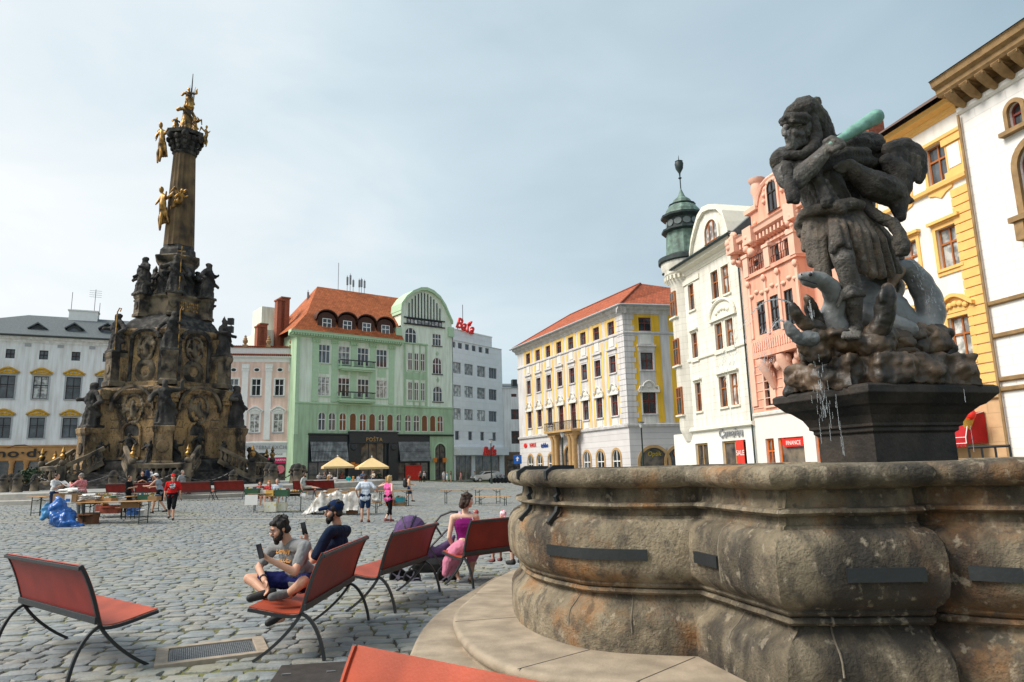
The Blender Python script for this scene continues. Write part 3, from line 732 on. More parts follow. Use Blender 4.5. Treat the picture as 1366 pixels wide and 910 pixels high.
textmesh('SMĚNÁRNA', .36, 'poster_lettering', M_white, B.root, Matrix.Translation((u+.15,.012,zz+.06)), .004)
MB().bx(u-1.22,u+1.22,.02,.06,zz+.4,zz+1.05).build('sign_board', M_white, B.root); textmesh('EXCHANGE', .34, 'sign_lettering', M_gutter, B.root, Matrix.Translation((u-.2,.012,zz+.78)), .004)
u, zz = B.on(373.5, 626); MB().lathe([(.0,0),(.55,0),(.55,.03),(0,.03)], (0,0,0), 24, M=Matrix.Translation((u,.06,zz)) @ Matrix.Rotation(PI/2,4,'X')).build('round_sticker', mat('pink_sticker', (.78,.16,.22), rough=.5), B.root)
shell(B, B.L, 12, eave, M_pk)
hip(B, 0, B.L, .3, 12, eave, eave+.8, 2, 2, M_redtile)
# ================================================================ C: green corner house with the post office
B = Bd('post_office_house', 'green town house with orange mansard roof, curved gable and dark post office front', 'building', (-27.67, 88), (-8.99, 102.5), .35)
G_B = B
M_gr = mat('green_render', (.42,.59,.40), rough=.85, var=.08, scale=.7, streak=.22)
M_gr2 = mat('pale_green_render', (.76,.86,.74), rough=.85, var=.06, scale=.9, streak=.2)
M_gtr = mat('green_trim', (.46,.64,.44), rough=.8, var=.1)
z = lambda py, px=460: B.on(px, py)[1]
top = B.row([(p,474) for p in (432.4,459,484.4,509.3)], 1.65, (432.4,459.5), (432.4,484.5))
mid = B.row([(p,516) for p in (431.6,458.7,484.6,509.3)], 1.65, (431.6,502.5), (431.6,528))
arp = (429.2,442.9,457.3,471,484.2,496.6,508.9,520.5,532.8,544.4,555.7,566.6,577.5,587.4)
arc = B.row([(p,566) for p in arp], 1.0, (457,550.5), (457,574.5), arch=.46)
bay = [(547.3,555.7,564.2)]
b1 = B.row([(p,482) for p in bay[0]], .72, (555.7,471), (555.7,494.5)); b2 = B.row([(p,522) for p in bay[0]], .72, (555.7,510), (555.7,534.5))
rt = B.row([(582.8,453.7)], 1.5, (582.8,445.5), (582.8,461.5)) + B.row([(583.2,487.8)], 1.55, (583.2,477), (583.2,499), arch=.75) + B.row([(583.9,525.8)], 1.6, (583.9,515), (583.9,536), arch=.75)
big = B.row([(548,447)], 1.9, (548,437), (548,457.5), arch=.95)
eave = B.on(432, 447)[1]
uT = B.on(534.5, 500)[0]           # where the gabled bay begins
zs = z(580)
zM = z(540.5)+.02; wall(top+mid, 0, uT-.003, zM, eave).build('upper_wall', M_gr2, B.root); wall([o for o in arc if o['u'] < uT], 0, uT-.003, zs, zM).build('wall', M_gr, B.root)
wall(b1+b2+rt+big, uT, B.L, zM, z(434,560)).build('gable_wall', M_gr2, B.root); wall([o for o in arc if o['u'] >= uT], uT, B.L, zs, zM).build('arcade_wall', M_gr, B.root)
for k, o in enumerate(top+mid): win(B, o, M_white, [M_glass, M_curtain][k % 3 == 1], cols=3, tr=.66, sill=M_gtr)
M_shut = mat('brown_blind', (.24,.095,.04), rough=.7, var=.2)
for k, o in enumerate(arc): win(B, o, M_white, M_shut if k in (2,3,4,5,7,11,12,13) else M_glass, cols=1 if k in (3,5,7,11,12) else 2, tr=0 if k in (3,5,7,11,12) else .6); surround(B, o, M_gtr, .11, .04)
for k, o in enumerate(b1+b2+rt+big): win(B, o, M_white, M_glass, cols=2 if k < 6 else 3, tr=.6, sill=M_gutter if k >= 6 else M_gtr)
# white and green vertical fields, pilasters
mb = MB(); mg = MB()
for px in (420.5, 446, 471.5, 497, 522):
    u = B.on(px, 495)[0]; mg.bx(u-.42, u+.42, -.12, 0, z(537), eave-.5); mg.bx(u-.55,u+.55,-.2,0,eave-1.1,eave-.5)
    for i in range(3): mg.ball((u-.32+.32*i,-.2,eave-.9),.17,8)
mg.bx(0, .5, -.06, 0, zs, eave-.5)
for px in (432.4,458.8,484.5,509.3):
    u = B.on(px, 495)[0]; mb.bx(u-1.1,u-.83,-.03,0,z(535),eave-.6); mb.bx(u+.83,u+1.1,-.03,0,z(535),eave-.6); mg.bx(u-.62,u+.62,-.05,0,z(500),z(489))
mg.build('pilaster', M_gtr, B.root, smooth=35); mb.build('pale_panel', M_gr2, B.root)
cornice(B, -1.1, uT, eave-.55, M_gtr, [(.05,0),(.3,.15),(.32,.3),(1.0,.4),(1.05,.62),(1.15,.75)])
mb = MB(); 
for i in range(46): x = -.8 + (uT+.6)*i/45; mb.bx(x-.09, x+.09, -.95, -.33, eave-.40, eave-.16)
mb.build('cornice_bracket', M_gtr, B.root)
cornice(B, 0, B.L, z(540.5), M_gtr, BAND, 'string_course'); cornice(B, B.on(411,580)[0], B.L, zs-.1, M_gutter, [(.05,0),(.3,.1),(.32,.25)], 'shop_cornice')
# balconies
for zz, nm in ((z(490.5,470),0), (z(532.5,470),1)):
    u0, u1 = B.on(449.5,520)[0], B.on(496.5,520)[0]
    bl = MB().bx(u0,u1,-1.05,0,zz-.35,zz-.03).bx(u0+.2,u1-.2,-.9,0,zz-.55,zz-.352).build('balcony', M_gtr, B.root)
    mb = MB(); k = int((u1-u0)/.16)
    for i in range(k+1): x = u0+.05+(u1-u0-.1)*i/k; mb.bx(x-.015,x+.015,-1.0,-.97,zz,zz+.75)
    mb.bx(u0,u1,-1.04,-.94,zz+.75,zz+.88); mb.bx(u0,u1,-1.03,-.95,zz-.02,zz+.04)
    for x in (u0+.02, u1-.02): mb.bx(x-.02,x+.02,-1.0,0,zz+.78,zz+.84)
    mb.build('railing', M_black, bl); 
    mb = MB()
    for i in range(4): x = u0+(u1-u0)*i/3; mb.bx(x-.16 if i else u0, x+.16 if i < 3 else u1, -1.06,-.9,zz,zz+.7)
    mb.build('railing_pier', M_gtr, bl)
# oriel under the arched window
zo0, zo1 = z(541,555), z(459,555)
u0, u1 = B.on(538.5,500)[0], B.on(569.5,500)[0]
mb = MB(); mb.bx(u0, u1, -.16, -.003, zo0-.3, zo0); mb.bx(u0-.1,u1+.1,-.22,-.003,zo1-.1,zo1+.1); mb.bx(u0,u0+.3,-.12,0,zo0,zo1-.1); mb.bx(u1-.3,u1,-.12,0,zo0,zo1-.1)
for q in (551.5, 560): uq = B.on(q,500)[0]; mb.bx(uq-.1,uq+.1,-.1,0,zo0,zo1-.1)
zz = z(502,555); mb.bx(u0+.3,u1-.3,-.06,0,zz-.5,zz+.5)
mb.build('oriel_panel', M_gr, B.root)
for px, py in ((583,472),(584,507)):
    u, zz = B.on(px,py); MB().prism([(u-.25,zz),(u,zz-.4),(u+.25,zz),(u,zz+.4)], -.05, 0).build('lozenge', M_gr, B.root)
# gable
gz0 = z(434,560)
pl = [B.on(*p) for p in ((531,428),(531,415),(534,406),(541,396),(550,389),(560,385),(568,385),(577,389),(586,397),(593,408),(598,420),(602.6,430),(603,440))]
pl[-1] = (B.L, pl[-1][1]); pl[-2] = (B.L, pl[-2][1]); pl[0] = (uT-.2, pl[0][1]); pl[1] = (uT-.2, pl[1][1])
body = [(uT, gz0-.3)] + [(max(uT,p[0]), p[1]) for p in pl] + [(B.L, gz0-.3)]
MB().prism(body, .002, 2.5).build('gable', M_gr2, B.root)
mb = MB()
for i in range(1, len(pl)-2):
    a, b = pl[i], pl[i+1]
    mb.add([(a[0],-.45,a[1]-.35),(b[0],-.45,b[1]-.35),(b[0],-.45,b[1]+.12),(a[0],-.45,a[1]+.12),(a[0],2.7,a[1]-.35),(b[0],2.7,b[1]-.35),(b[0],2.7,b[1]+.12),(a[0],2.7,a[1]+.12)], [(0,1,2,3),(4,5,1,0),(3,2,6,7),(7,6,5,4)])
for px in (530.5, 601): u, zz = B.on(px, 442); u = min(u, B.L-.3); mb.bx(u-.45,u+.45,-.4,.3,zz-.9,zz+.55)
mb.build('gable_moulding', M_gtr, B.root, smooth=40)
lo = [B.on(*p) for p in ((541,420),(541,415),(546,402),(555,393),(563,390),(572,393),(581,402),(589,416),(590.5,425))]
zb = B.on(565,426)[1]
lo = [(lo[0][0], zb)] + lo[1:-1] + [(lo[-1][0], zb)]
MB().prism(lo, -.03, .01).build('louvre_field', M_gr2, B.root)
mb = MB(); u0, u1 = lo[0][0], lo[-1][0]
def arch_z(x):
    for a, b in zip(lo[:-1], lo[1:]):
        if a[0] <= x <= b[0] and b[0] > a[0]: return a[1] + (b[1]-a[1])*(x-a[0])/(b[0]-a[0])
    return zb
for i in range(1, 12):
    x = u0 + (u1-u0)*i/12; mb.bx(x-.06,x+.06,-.14,-.03,zb+.05,max(zb+.3,arch_z(x)-.05))
mb.build('louvre', M_black, B.root)
zl = B.on(565,434)[1]
for i in range(10):
    x = u0+.2+(u1-u0-.4)*(i+.5)/10
    f = MB().bx(x-.32,x+.32,-.06,-.02,zl,zb-.12).build('gable_window', M_black, B.root); MB().add([(x-.22,-.064,zl+.1),(x+.22,-.064,zl+.1),(x+.22,-.064,zb-.24),(x-.22,-.064,zb-.24)],[(0,1,2,3)]).build('pane', M_curtain, f)
MB().bx(u0-.3,u1+.3,-.2,-.03,zb-.1,zb+.06).bx(u0-.3,u1+.3,-.2,-.03,zl-.14,zl).build('gable_bar', M_black, B.root)
# mansard and dormers
u_r, z_r = B.on(424, 381, -5.5); zm = B.on(440, 421, -.8)[1]
xr = B.L
zk = eave+.2
F = [[(-.9,-.9,zk),(uT,-.9,zk),(uT,.9,zm),(1.6,.9,zm)], [(1.6,.9,zm),(uT,.9,zm),(uT,6,z_r),(5.0,6,z_r)], [(-.9,13,zk),(-.9,-.9,zk),(1.6,.9,zm),(1.6,11,zm)], [(1.6,11,zm),(1.6,.9,zm),(5.0,6,z_r)],
     [(uT,13,zk),(-.9,13,zk),(1.6,11,zm),(uT,11,zm)], [(uT,11,zm),(1.6,11,zm),(5,6,z_r),(uT,6,z_r)]]
F += [[(uT,.9,zm),(xr,2.4,zm),(xr,6,z_r),(uT,6,z_r)],[(xr,13,zk),(uT,13,zk),(uT,11,zm),(xr,11,zm)],[(xr,11,zm),(uT,11,zm),(uT,6,z_r),(xr,6,z_r)],[(xr,2.4,gz0),(xr,13,zk),(xr,11,zm),(xr,6,z_r),(xr,2.4,zm)]]
uvmesh('roof', F, M_orangetile, B.root)
M_dorm = mat('brown_dormer', (.075,.028,.016), rough=.6, var=.3)
for px in (434.8, 462, 487.6, 512.8):
    u, zz = B.on(px, 434 + (px-434)*.12); h0, h1 = eave+.25, zm-.1
    pr = [(u-1.25,h0)] + [(u+1.25*math.cos(PI-PI*i/10), h1-.75+1.0*math.sin(PI*i/10)) for i in range(11)] + [(u+1.25,h0)]
    dm = MB().prism(pr, -.25, 2.6).build('dormer', M_dorm, B.root)
    o = dict(u=0,w=1.25,z0=h0+.35,z1=h1-.55)
    f = win(B, dict(u=u,w=1.25,z0=h0+.35,z1=h1-.62), M_white, M_glass, cols=2, tr=.62, y=-.36, parent=dm)
    ro = [(u+1.5*math.cos(PI-PI*i/10), h1-.75+1.2*math.sin(PI*i/10)) for i in range(11)]
    mb = MB()
    for a, b in zip(ro[:-1], ro[1:]): mb.add([(a[0],-.55,a[1]),(b[0],-.55,b[1]),(b[0],3.2,b[1]),(a[0],3.2,a[1]),(a[0],-.55,a[1]+.16),(b[0],-.55,b[1]+.16),(b[0],3.2,b[1]+.16),(a[0],3.2,a[1]+.16)], [(0,1,5,4),(4,5,6,7),(0,3,2,1)])
    mb.build('dormer_hood', M_dorm, dm)
mb = MB()
for px, h in ((411,3.2),(413,2.4),(451,4.2),(463,2.4),(467,2.8),(471,2.0),(479,2.2),(482,2.4),(486,2.2)):
    u, zz = B.on(px, 388, -6); 
    zt = z_r if px > 424 else zm+1.5
    mb.tube([(u,6,zt-.4),(u,6,zt+h*.95)], .045, 5)
    if px not in (451,): mb.bx(u-.14,u+.14,5.9,6.0,zt+h*.35,zt+h*.85)
mb.build('mobile_mast', mat('mast_grey', (.28,.30,.32), rough=.5), B.root)
shell(B, B.L, 13, eave, M_gr)
# neighbour's pale green flank and chimneys behind the corner
mb = MB(); u0, z0_ = B.on(379,447,-3)
mb.bx(-2.6,-.05,5.6,12,0,B.on(380,437,-3)[1]); mb.bx(-2.0,1.2,8,12,0,zm+1.9); mb.build('rear_wing', M_gr2, B.root)
mb = MB()
for px, pt, pb, w_ in ((374,402,450,.5),(380,399,450,.55),(347,437,466,.45),(351,434,466,.45)):
    u, zt = B.on(px, pt, -5); mb.bx(u-w_,u+w_,4.6,5.7,8,zt); mb.bx(u-w_-.1,u+w_+.1,4.5,5.8,zt,zt+.2)
mb.build('chimney', M_brick, B.root)
# dark shop front
M_awn = mat('pleated_glass_awning', (.36,.39,.40), rough=.3, var=.5, scale=1.2, col2=(.12,.13,.14))
uA, uB_, uC, uD, uE = [B.on(px, 600)[0] for px in (411, 464, 529, 573.5, 579)]
M_sg = M_gr
sh = [dict(u=(uA+uB_)/2, w=uB_-uA-.3, z0=.05, z1=z(616,436)), dict(u=B.on(497.5,610)[0], w=B.on(513,610)[0]-B.on(482,610)[0], z0=.05, z1=z(591,497)), dict(u=(uC+uD)/2, w=uD-uC-.3, z0=.05, z1=z(617,552))]
wall(sh, uA, uD, 0, zs-.102).build('shop_front', M_navy, B.root)
for k, o in enumerate(sh): win(B, o, M_navy, M_shop, cols=4 if k != 1 else 3, tr=.42 if k != 1 else .5)
do = [dict(u=B.on(587.5,615)[0], w=B.on(594.6,615)[0]-B.on(580.3,615)[0], z0=.05, z1=z(592,587.5), arch=.95)]
wall([], 0, uA-.003, 0, zs-.002).build('pier_wall', M_sg, B.root); wall(do, uD+.003, B.L, 0, zs-.003, rev=.5).build('portal_wall', M_sg, B.root)
win(B, do[0], M_black, M_shop, cols=2, tr=.55, bars=3); surround(B, do[0], M_gtr, .22, .07)
for a, b, p in ((uA,uB_,436),(uC,uD,552)):   # sloping pleated awnings
    zt, zl = z(589.5,p), z(615.5,p); mb = MB()
    n = 26
    for i in range(n):
        x0, x1 = a+.2+(b-a-.4)*i/n, a+.2+(b-a-.4)*(i+1)/n; xm = (x0+x1)/2
        mb.add([(x0,-.15,zt),(xm,-.21,zt),(x1,-.15,zt),(x0,-.75,zl),(xm,-.82,zl),(x1,-.75,zl)], [(0,3,4,1),(1,4,5,2)], 0)
        mb.tube([(x0,-.16,zt),(x0,-.77,zl)], .022, 4, 1)
    for k in range(3):
        q = (k+.5)/3; mb.tube([(a+.2,-.15-.62*q-.05,zt+(zl-zt)*q),(b-.2,-.15-.62*q-.05,zt+(zl-zt)*q)], .02, 4, 1)
    mb.build('awning', [M_awn, M_black], B.root)
mb = MB(); un = B.on(497,600)[0]; uw0, uw1 = B.on(464.5,600)[0], B.on(528.5,600)[0]
mb.bx(uw0, uw1, -.35, -.003, z(591.5,497), zs+.25); mb.bx(uw0-.1,uw1+.1,-.5,-.003,zs+.252,zs+.45)
for px in (470.5, 523.5):
    u = B.on(px,600)[0]; mb.bx(u-.75,u+.75,-.34,-.003,0,z(592,497)); mb.lathe([(.0,0),(.42,0),(.42,.1),(.3,.14),(0,.14)],(0,0,0),18,M=Matrix.Translation((u,-.34,z(597,px)))@Matrix.Rotation(PI/2,4,'X'))
mb.build('post_portal', M_navy, B.root)
u, zz = B.on(497.5,586.3); textmesh('POŠTA', .72, 'shop_lettering', mat('brass_letter', (.55,.38,.16), rough=.4, metal=.5), B.root, Matrix.Translation((u,-.40,zz-.05)), .03, spacing=1.15)
M_ins = M_red
u0, u1 = B.on(541,630)[0], B.on(562.5,630)[0]; MB().bx(u0,u1,.03,.09,z(641,552),z(620.5,552)).build('red_display', M_ins, B.root)
mb = MB(); k = MB()
for px,py,s in ((578.5,614,.3),(591.2,614,.32),(469,620,.3),(474,622,.3)): u,zz = B.on(px,py); mb.bx(u-s,u+s,-.42,-.36,zz-s,zz+s)
mb.build('orange_sign', mat('orange_sign', (.72,.22,.02), rough=.5), B.root)
# ================================================================ D: white department store
B = Bd('department_store', 'white modern shop building with ribbon windows and red rooftop lettering', 'building', (-8.85, 102.75), (-1.75, 112.6), .15)
M_bt = mat('white_tiles', (.84,.86,.88), rough=.5, var=.06, scale=1, bump=0, extra=rusticated(1.4, .9, .9))
z = lambda py, px=625: B.on(px, py)[1]
OPS = []
for yy, ym in (((488.5,491.5,494.5,497.5),(494.5-7.3,494.5+7.3)),((520,522.5,524.5,527),(524-7.5,524+7.5)),((552,553.5,555,556.5),(554-7.3,554+7.3))):
    r_ = B.row([(p, y) for p, y in zip((609.2,625.4,642,657.5), yy)], 2.05, (634, ym[0]), (634, ym[1])); OPS += r_
OPS += B.row([(p, 581.5) for p in (610,627.5,643.5,659.5)], .95, (627.5,575.5), (627.5,587.5))
t_ = B.row([(p, y) for p, y in zip((604.7,613.8,623.2,632.2,641.2,650), (459,461,463,465,467,469))], 1.0, (623,459.3), (623,467)); OPS += t_
zt2 = z(475,662); zt1 = z(440,606); usb = B.on(656,452)[0]; zs = z(594,630)
wall(OPS, 0, B.L, zs, z(455,612)+.0).build('wall', M_bt, B.root)
M_al = mat('grey_window_frame', (.4,.42,.44), rough=.5)
for k, o in enumerate(OPS):
    if k < 12: win(B, o, M_al, [M_curtain, M_glass][k in (7, 3, 11)], cols=3, tr=0)
    else: win(B, o, M_al, M_glass, cols=1, tr=0)
zz0 = z(455,612); MB().bx(0, usb, .002, 10, zz0, zt1).build('penthouse_wall', M_bt, B.root); shell(B, B.L, 12, zz0, M_bt)
MB().bx(-.1,B.L,-.1,12,zz0+.002,zz0+.06).bx(-.1,usb+.1,-.05,10.1,zt1+.002,zt1+.2).build('roof', M_white, B.root)
M_bred = mat('red_neon_letter', (.80,.03,.02), rough=.4, var=.05)
u, zz = B.on(618.5,435.5); textmesh('Baťa', 2.35, 'roof_lettering', M_bred, B.root, Matrix.Translation((u,-.25,zz)) @ Matrix.Rotation(rad(8),4,'Y'), .12, shear=.3, bold=.045)
MB().tube([(u-1.5,0,zt1),(u-1.5,0,zz)],.05,5).tube([(u+1.2,0,zt1),(u+1.2,0,zz)],.05,5).tube([(u+1,1,zt1),(u+1,1,zt1+4.6)],.05,5).build('sign_frame', M_gutter, B.root)
so_ = [dict(u=B.on(628,625)[0], w=6.6, z0=.1, z1=z(608,640)), dict(u=B.on(652,625)[0], w=4.2, z0=.1, z1=z(608,640))]
a, b = B.on(608,625)[0], B.on(629.5,625)[0]; c, d = B.on(634,625)[0], B.on(667,625)[0]
so_ = [dict(u=(a+b)/2,w=b-a,z0=.05,z1=z(608,640)), dict(u=(c+d)/2,w=d-c,z0=.05,z1=z(608,640))]
wall(so_, 0, B.L, 0, zs-.003).build('shop_front', M_bt, B.root)
for o in so_: win(B, o, M_al, M_shop, cols=3, tr=0)
MB().bx(0,B.L,-1.0,-.003,z(607,640)-.05,zs-.3).build('canopy', M_bt, B.root)
u, zz = B.on(645.5,602.5); textmesh('Baťa', 1.75, 'shop_lettering', M_bred, B.root, Matrix.Translation((u,-1.1,zz)), .1, shear=.3, bold=.04)
# ================================================================ E: plain white house at the street mouth
B = Bd('street_house', 'plain small white house at the mouth of the side street beyond the shop', 'building', (-1.7, 113.0), (3.2, 114.3), .1)
z = lambda py, px=686: B.on(px, py)[1]
ops = B.row([(687,553)], 1.3, (687,546), (687,559.5)) + B.row([(687.5,584)], 1.3, (687.5,575), (687.5,592)) + B.row([(685.5,527.5)], .9, (685.5,525.5), (685.5,529.5))
zs = z(603)
wall(ops, 0, B.L, zs, z(517)).build('wall', M_w, B.root)
for o in ops: win(B, o, M_redwood, M_glass)
do = [dict(u=B.on(686,625)[0], w=2.4, z0=.0, z1=z(613,686))]
wall(do, 0, B.L, 0, zs-.003).build('shop_front', mat('brown_plaster', (.2,.13,.09)), B.root); win(B, do[0], M_dkwood, M_shop)
shell(B, B.L, 8, z(517), M_w); uvmesh('roof', [[(-.2,-.3,z(517)),(B.L+.2,-.3,z(517)),(B.L,8,z(517)+1.6),(0,8,z(517)+1.6)]], M_slate, B.root)
MB().bx(2.2,3.0,2,3,z(517),z(517)+1.6).build('chimney', M_gutter, B.root)
# ================================================================ F: yellow and grey corner house
B = Bd('corner_house', 'yellow and grey corner house with long red tiled roof and columned portal', 'building', (.69, 95), (11.43, 70), 0)
F_B = B
M_gy = mat('lilac_grey_render', (.66,.645,.65), rough=.85, var=.08, scale=.8, streak=.22)
M_yl = mat('yellow_render', (.86,.58,.19), rough=.85, var=.08, scale=.8, streak=.22)
M_yl2 = mat('deep_yellow_render', (.86,.52,.05), rough=.85, var=.08, scale=.8, streak=.22)
M_gyr = mat('grey_rusticated', (.64,.62,.62), rough=.85, var=.1, scale=.8, bump=0, extra=rusticated(60, .62, .7))
f = lambda x, y: (680+x/3.033, 350+y/3.033)
z = lambda p: B.on(*p)[1]
x1 = [f(*p) for p in ((74,396),(114,380),(156,364),(200,347),(247,328),(296,309),(349,288),(408,265))]
x2 = [f(*p) for p in ((78,512),(118,499),(160,487),(204,474),(253,459),(303,445),(358,430),(416,412))]
x3 = [f(*p) for p in ((82,637),(121,630),(162,622),(207,612),(257,605),(309,598),(363,587),(427,577))]
uu = [ (B.on(*a)[0]+B.on(*b)[0]+B.on(*c)[0])/3 for a,b,c in zip(x1,x2,x3)]
wz = lambda t, b: dict(z1=(z(f(*t[0]))+z(f(*t[1])))/2, z0=(z(f(*b[0]))+z(f(*b[1])))/2)
q1 = wz(((408,238),(247,305)), ((408,292),(247,353)))
q2 = wz(((416,378),(253,428)), ((416,445),(253,492)))
q3 = wz(((427,532),(257,567)), ((427,621),(257,645)))
W = 1.3
r1 = [dict(u=u,w=W,**q1) for u in uu]; r2 = [dict(u=u,w=W,**q2) for u in uu]; r3 = [dict(u=u,w=W,**q3) for u in uu]
for k in (3, 4): r3[k]['z0'] = z(f(232,675))
zg = z(f(455,665)); eave = (z(f(457,178))+z(f(45,350)))/2
wall(r1+r2+r3, 0, B.L, zg, eave).build('wall', M_gy, B.root)
for k, o in enumerate(r1): win(B, o, M_redwood, M_glass, tr=.62)
for k, o in enumerate(r2): win(B, o, M_redwood, M_glass, tr=.62, sill=M_gy); surround(B, o, M_gy, .16, .05, ped='bar')
for k, o in enumerate(r3): win(B, o, M_redwood, M_glass, tr=.64, bars=1, sill=M_gy if k not in (3,4) else None); surround(B, o, M_gtrim if False else M_offwhite, .16, .05, ped='baroque')
zb = z(f(457,285)); mb = MB(); my = MB()
for k, u in enumerate(uu):
    my.bx(u-W/2-.62,u-W/2-.005,-.025,0,zb+.1,eave-.75); my.bx(u+W/2+.005,u+W/2+.62,-.025,0,zb+.1,eave-.75)
    my.bx(u-W/2-.62,u-W/2-.18,-.025,0,zg+.3,zb-.3); my.bx(u+W/2+.18,u+W/2+.62,-.025,0,zg+.3,zb-.3)
    my.bx(u-W/2,u+W/2,-.025,0,r1[k]['z1']+.005,eave-.75)
    mb = MB(); mb.bx(u-.45,u+.45,-.06,0,r2[k]['z1']+1.0,r2[k]['z1']+1.9); mb.build('stucco_panel', M_offwhite, B.root); mb = MB(); mb.bx(u-.5,u+.5,-.05,0,r3[k]['z0']-.95,r3[k]['z0']-.3)
    if k not in (3,4): mb.build('stucco_panel', M_offwhite, B.root)
my.build('yellow_panel', M_yl, B.root)
cornice(B, -.4, B.L+.72, eave-.72, M_gy, CORN); cornice(B, 0, B.L+.12, zb-.13, M_gy, BAND, 'string_course'); cornice(B, 0, B.L+.15, zg-.15, M_gy, [(.05,0),(.2,.08),(.25,.3),(.06,.36)], 'base_course')
ga = [B.on(*f(*p))[0] for p in ((85,795),(122,792),(168,790),(313,787),(368,785),(432,780))]
zt = z(f(432,758)); zb0 = z(f(432,803))-2
go = [dict(u=u,w=1.6,z0=.5,z1=zt,arch=.8) for u in ga]
up = (uu[3]+uu[4])/2
go += [dict(u=up, w=2.2, z0=0, z1=z(f(235,745)), arch=1.1)]
wall(go, 0, B.L, 0, zg-.152).build('ground_wall', M_gyr, B.root)
for o in go: win(B, o, M_white if o['w'] < 2 else M_dkwood, M_glass if o['w'] < 2 else M_shop, cols=2, tr=.6); surround(B, o, M_tan if o['w'] < 2 else M_tan, .22, .07)
# quoins and downpipe
mb = MB()
zz = zg+.25; k = 0
while zz < eave-1.0: mb.bx(B.L-1.25-.25*(k%2), B.L+.05, -.05, 0, zz, zz+.5); zz += .56; k += 1
mb.build('quoin', M_gy, B.root)
# columned portal with balcony
mb = MB(); zc = z(f(222,690))
for du in (-2.6,-1.75,1.75,2.6):
    mb.lathe([(.42,0),(.42,.5),(.34,.55),(.33,1.0),(.3,zc-.9),(.42,zc-.6),(.45,zc-.42)], (up+du,-.65,0), 14); mb.bx(up+du-.48,up+du+.48,-1.1,-.003,zc-.42,zc-.2)
mb.bx(up-3.2,up+3.2,-1.15,-.003,zc-.2,zc)
mb.build('portal', M_tan, B.root, smooth=40)
bl = MB().bx(up-3.5,up+3.5,-1.45,-.003,zc+.002,zc+.25).build('balcony', M_tan, B.root)
mb = MB()
for i in range(45): x = up-3.4+6.8*i/44; mb.tube([(x,-1.38,zc+.25),(x+.04,-1.5,zc+.6),(x,-1.38,zc+1.15)], .018, 4)
mb.bx(up-3.45,up+3.45,-1.42,-1.34,zc+1.15,zc+1.22)
for s in (-3.42,3.42): mb.bx(up+s-.03,up+s+.03,-1.4,0,zc+1.15,zc+1.22); [mb.bx(up+s-.015,up+s+.015,-.2*i-.1,-.2*i-.07,zc+.25,zc+1.15) for i in range(6)]
mb.build('railing', M_black, bl)
u, zz = B.on(*f(85,741)); MB().ball((u-1.6,-.06,zz+.05),(.55,.05,.32),10).build('shop_emblem', M_red, B.root); textmesh('VERDE', .7, 'shop_lettering', M_red, B.root, Matrix.Translation((u+.7,-.05,zz)), .02)
u, zz = B.on(*f(142,741)); textmesh('tchibo', .8, 'shop_lettering', mat('blue_letter', (.02,.06,.25)), B.root, Matrix.Translation((u,-.05,zz)), .02, bold=.02)
# second front
c1 = (20.2, 71.9)
D = Bd('tmp', '', '', (11.43, 70), c1, 0); 
D.root.parent = B.root; D.root.rotation_euler = (0,0, math.atan2(D.d.y, D.d.x)-math.atan2(B.d.y, B.d.x)); D.root.location = (B.L, 0, 0); D.root.name = 'side_front'
for kk in ('label','category','kind'): del D.root[kk]
uc = [D.on(*f(545,253))[0], D.on(*f(554,400))[0], D.on(*f(567,565))[0]]; u = sum(uc)/3; stp = 4.0
U = [u, u+stp+.2]
g1 = [dict(u=x,w=1.35,**q1) for x in U]; g2 = [dict(u=x,w=1.35,**q2) for x in U]; g3 = [dict(u=x,w=1.45,**q3) for x in U]
wall(g1+g2+g3, 0, D.L, zg, eave).build('side_wall', M_gy, D.root)
for o in g1: win(D, o, M_redwood, M_glass, tr=.6, bars=1)
for o in g2: win(D, o, M_redwood, M_glass, tr=.6, bars=1, sill=M_gy); surround(D, o, M_gy, .16, .05, ped='bar')
for o in g3: win(D, o, M_redwood, M_glass, tr=.6, bars=1, sill=M_gy); surround(D, o, M_offwhite, .16, .05, ped='baroque')
my = MB(); mb = MB()
for x in U:
    my.bx(x-1.6,x-.69,-.025,0,zb+.15,eave-.75); my.bx(x+.69,x+1.6,-.025,0,zb+.15,eave-.75); my.bx(x-.685,x+.685,-.025,0,q1['z1']+.005,eave-.75)
    my.bx(x-1.6,x-.9,-.025,0,zg+.3,zb-.3); my.bx(x+.9,x+1.6,-.025,0,zg+.3,zb-.3); mb.bx(x-.55,x+.55,-.05,0,q3['z0']-.95,q3['z0']-.3); mb.bx(x-.6,x+.6,-.06,0,q2['z1']+.9,q2['z1']+1.9)
my.build('yellow_panel', M_yl2, D.root); mb.build('stucco_panel', M_offwhite, D.root)
mb = MB(); zz = zg+.25; k = 0
while zz < eave-1.0: mb.bx(-.05, .95+.2*(k%2), -.05, 0, zz, zz+.5); zz += .56; k += 1
mb.build('quoin', M_gy, D.root)
cornice(D, -.72, D.L, eave-.72, M_gy, CORN); cornice(D, -.12, D.L, zb-.13, M_gy, BAND, 'string_course'); cornice(D, -.15, D.L, zg-.15, M_gy, [(.05,0),(.2,.08),(.25,.3),(.06,.36)], 'base_course')
so_ = [dict(u=D.on(*f(583,775))[0], w=3.0, z0=.1, z1=D.on(*f(583,750))[1], arch=1.4), dict(u=D.on(*f(690,775))[0], w=3.0, z0=.1, z1=D.on(*f(583,750))[1], arch=1.4)]
wall(so_, 0, D.L, 0, zg-.152).build('ground_wall', M_gyr, D.root)
for o in so_: win(D, o, M_gutter, M_shop, cols=1, tr=0); surround(D, o, M_tan, .28, .09)
u_, zz = D.on(*f(586,775)); textmesh('Optik', .62, 'shop_lettering', mat('yellow_letter', (.7,.5,.05)), D.root, Matrix.Translation((u_,.12,zz)), .02, shear=.2)
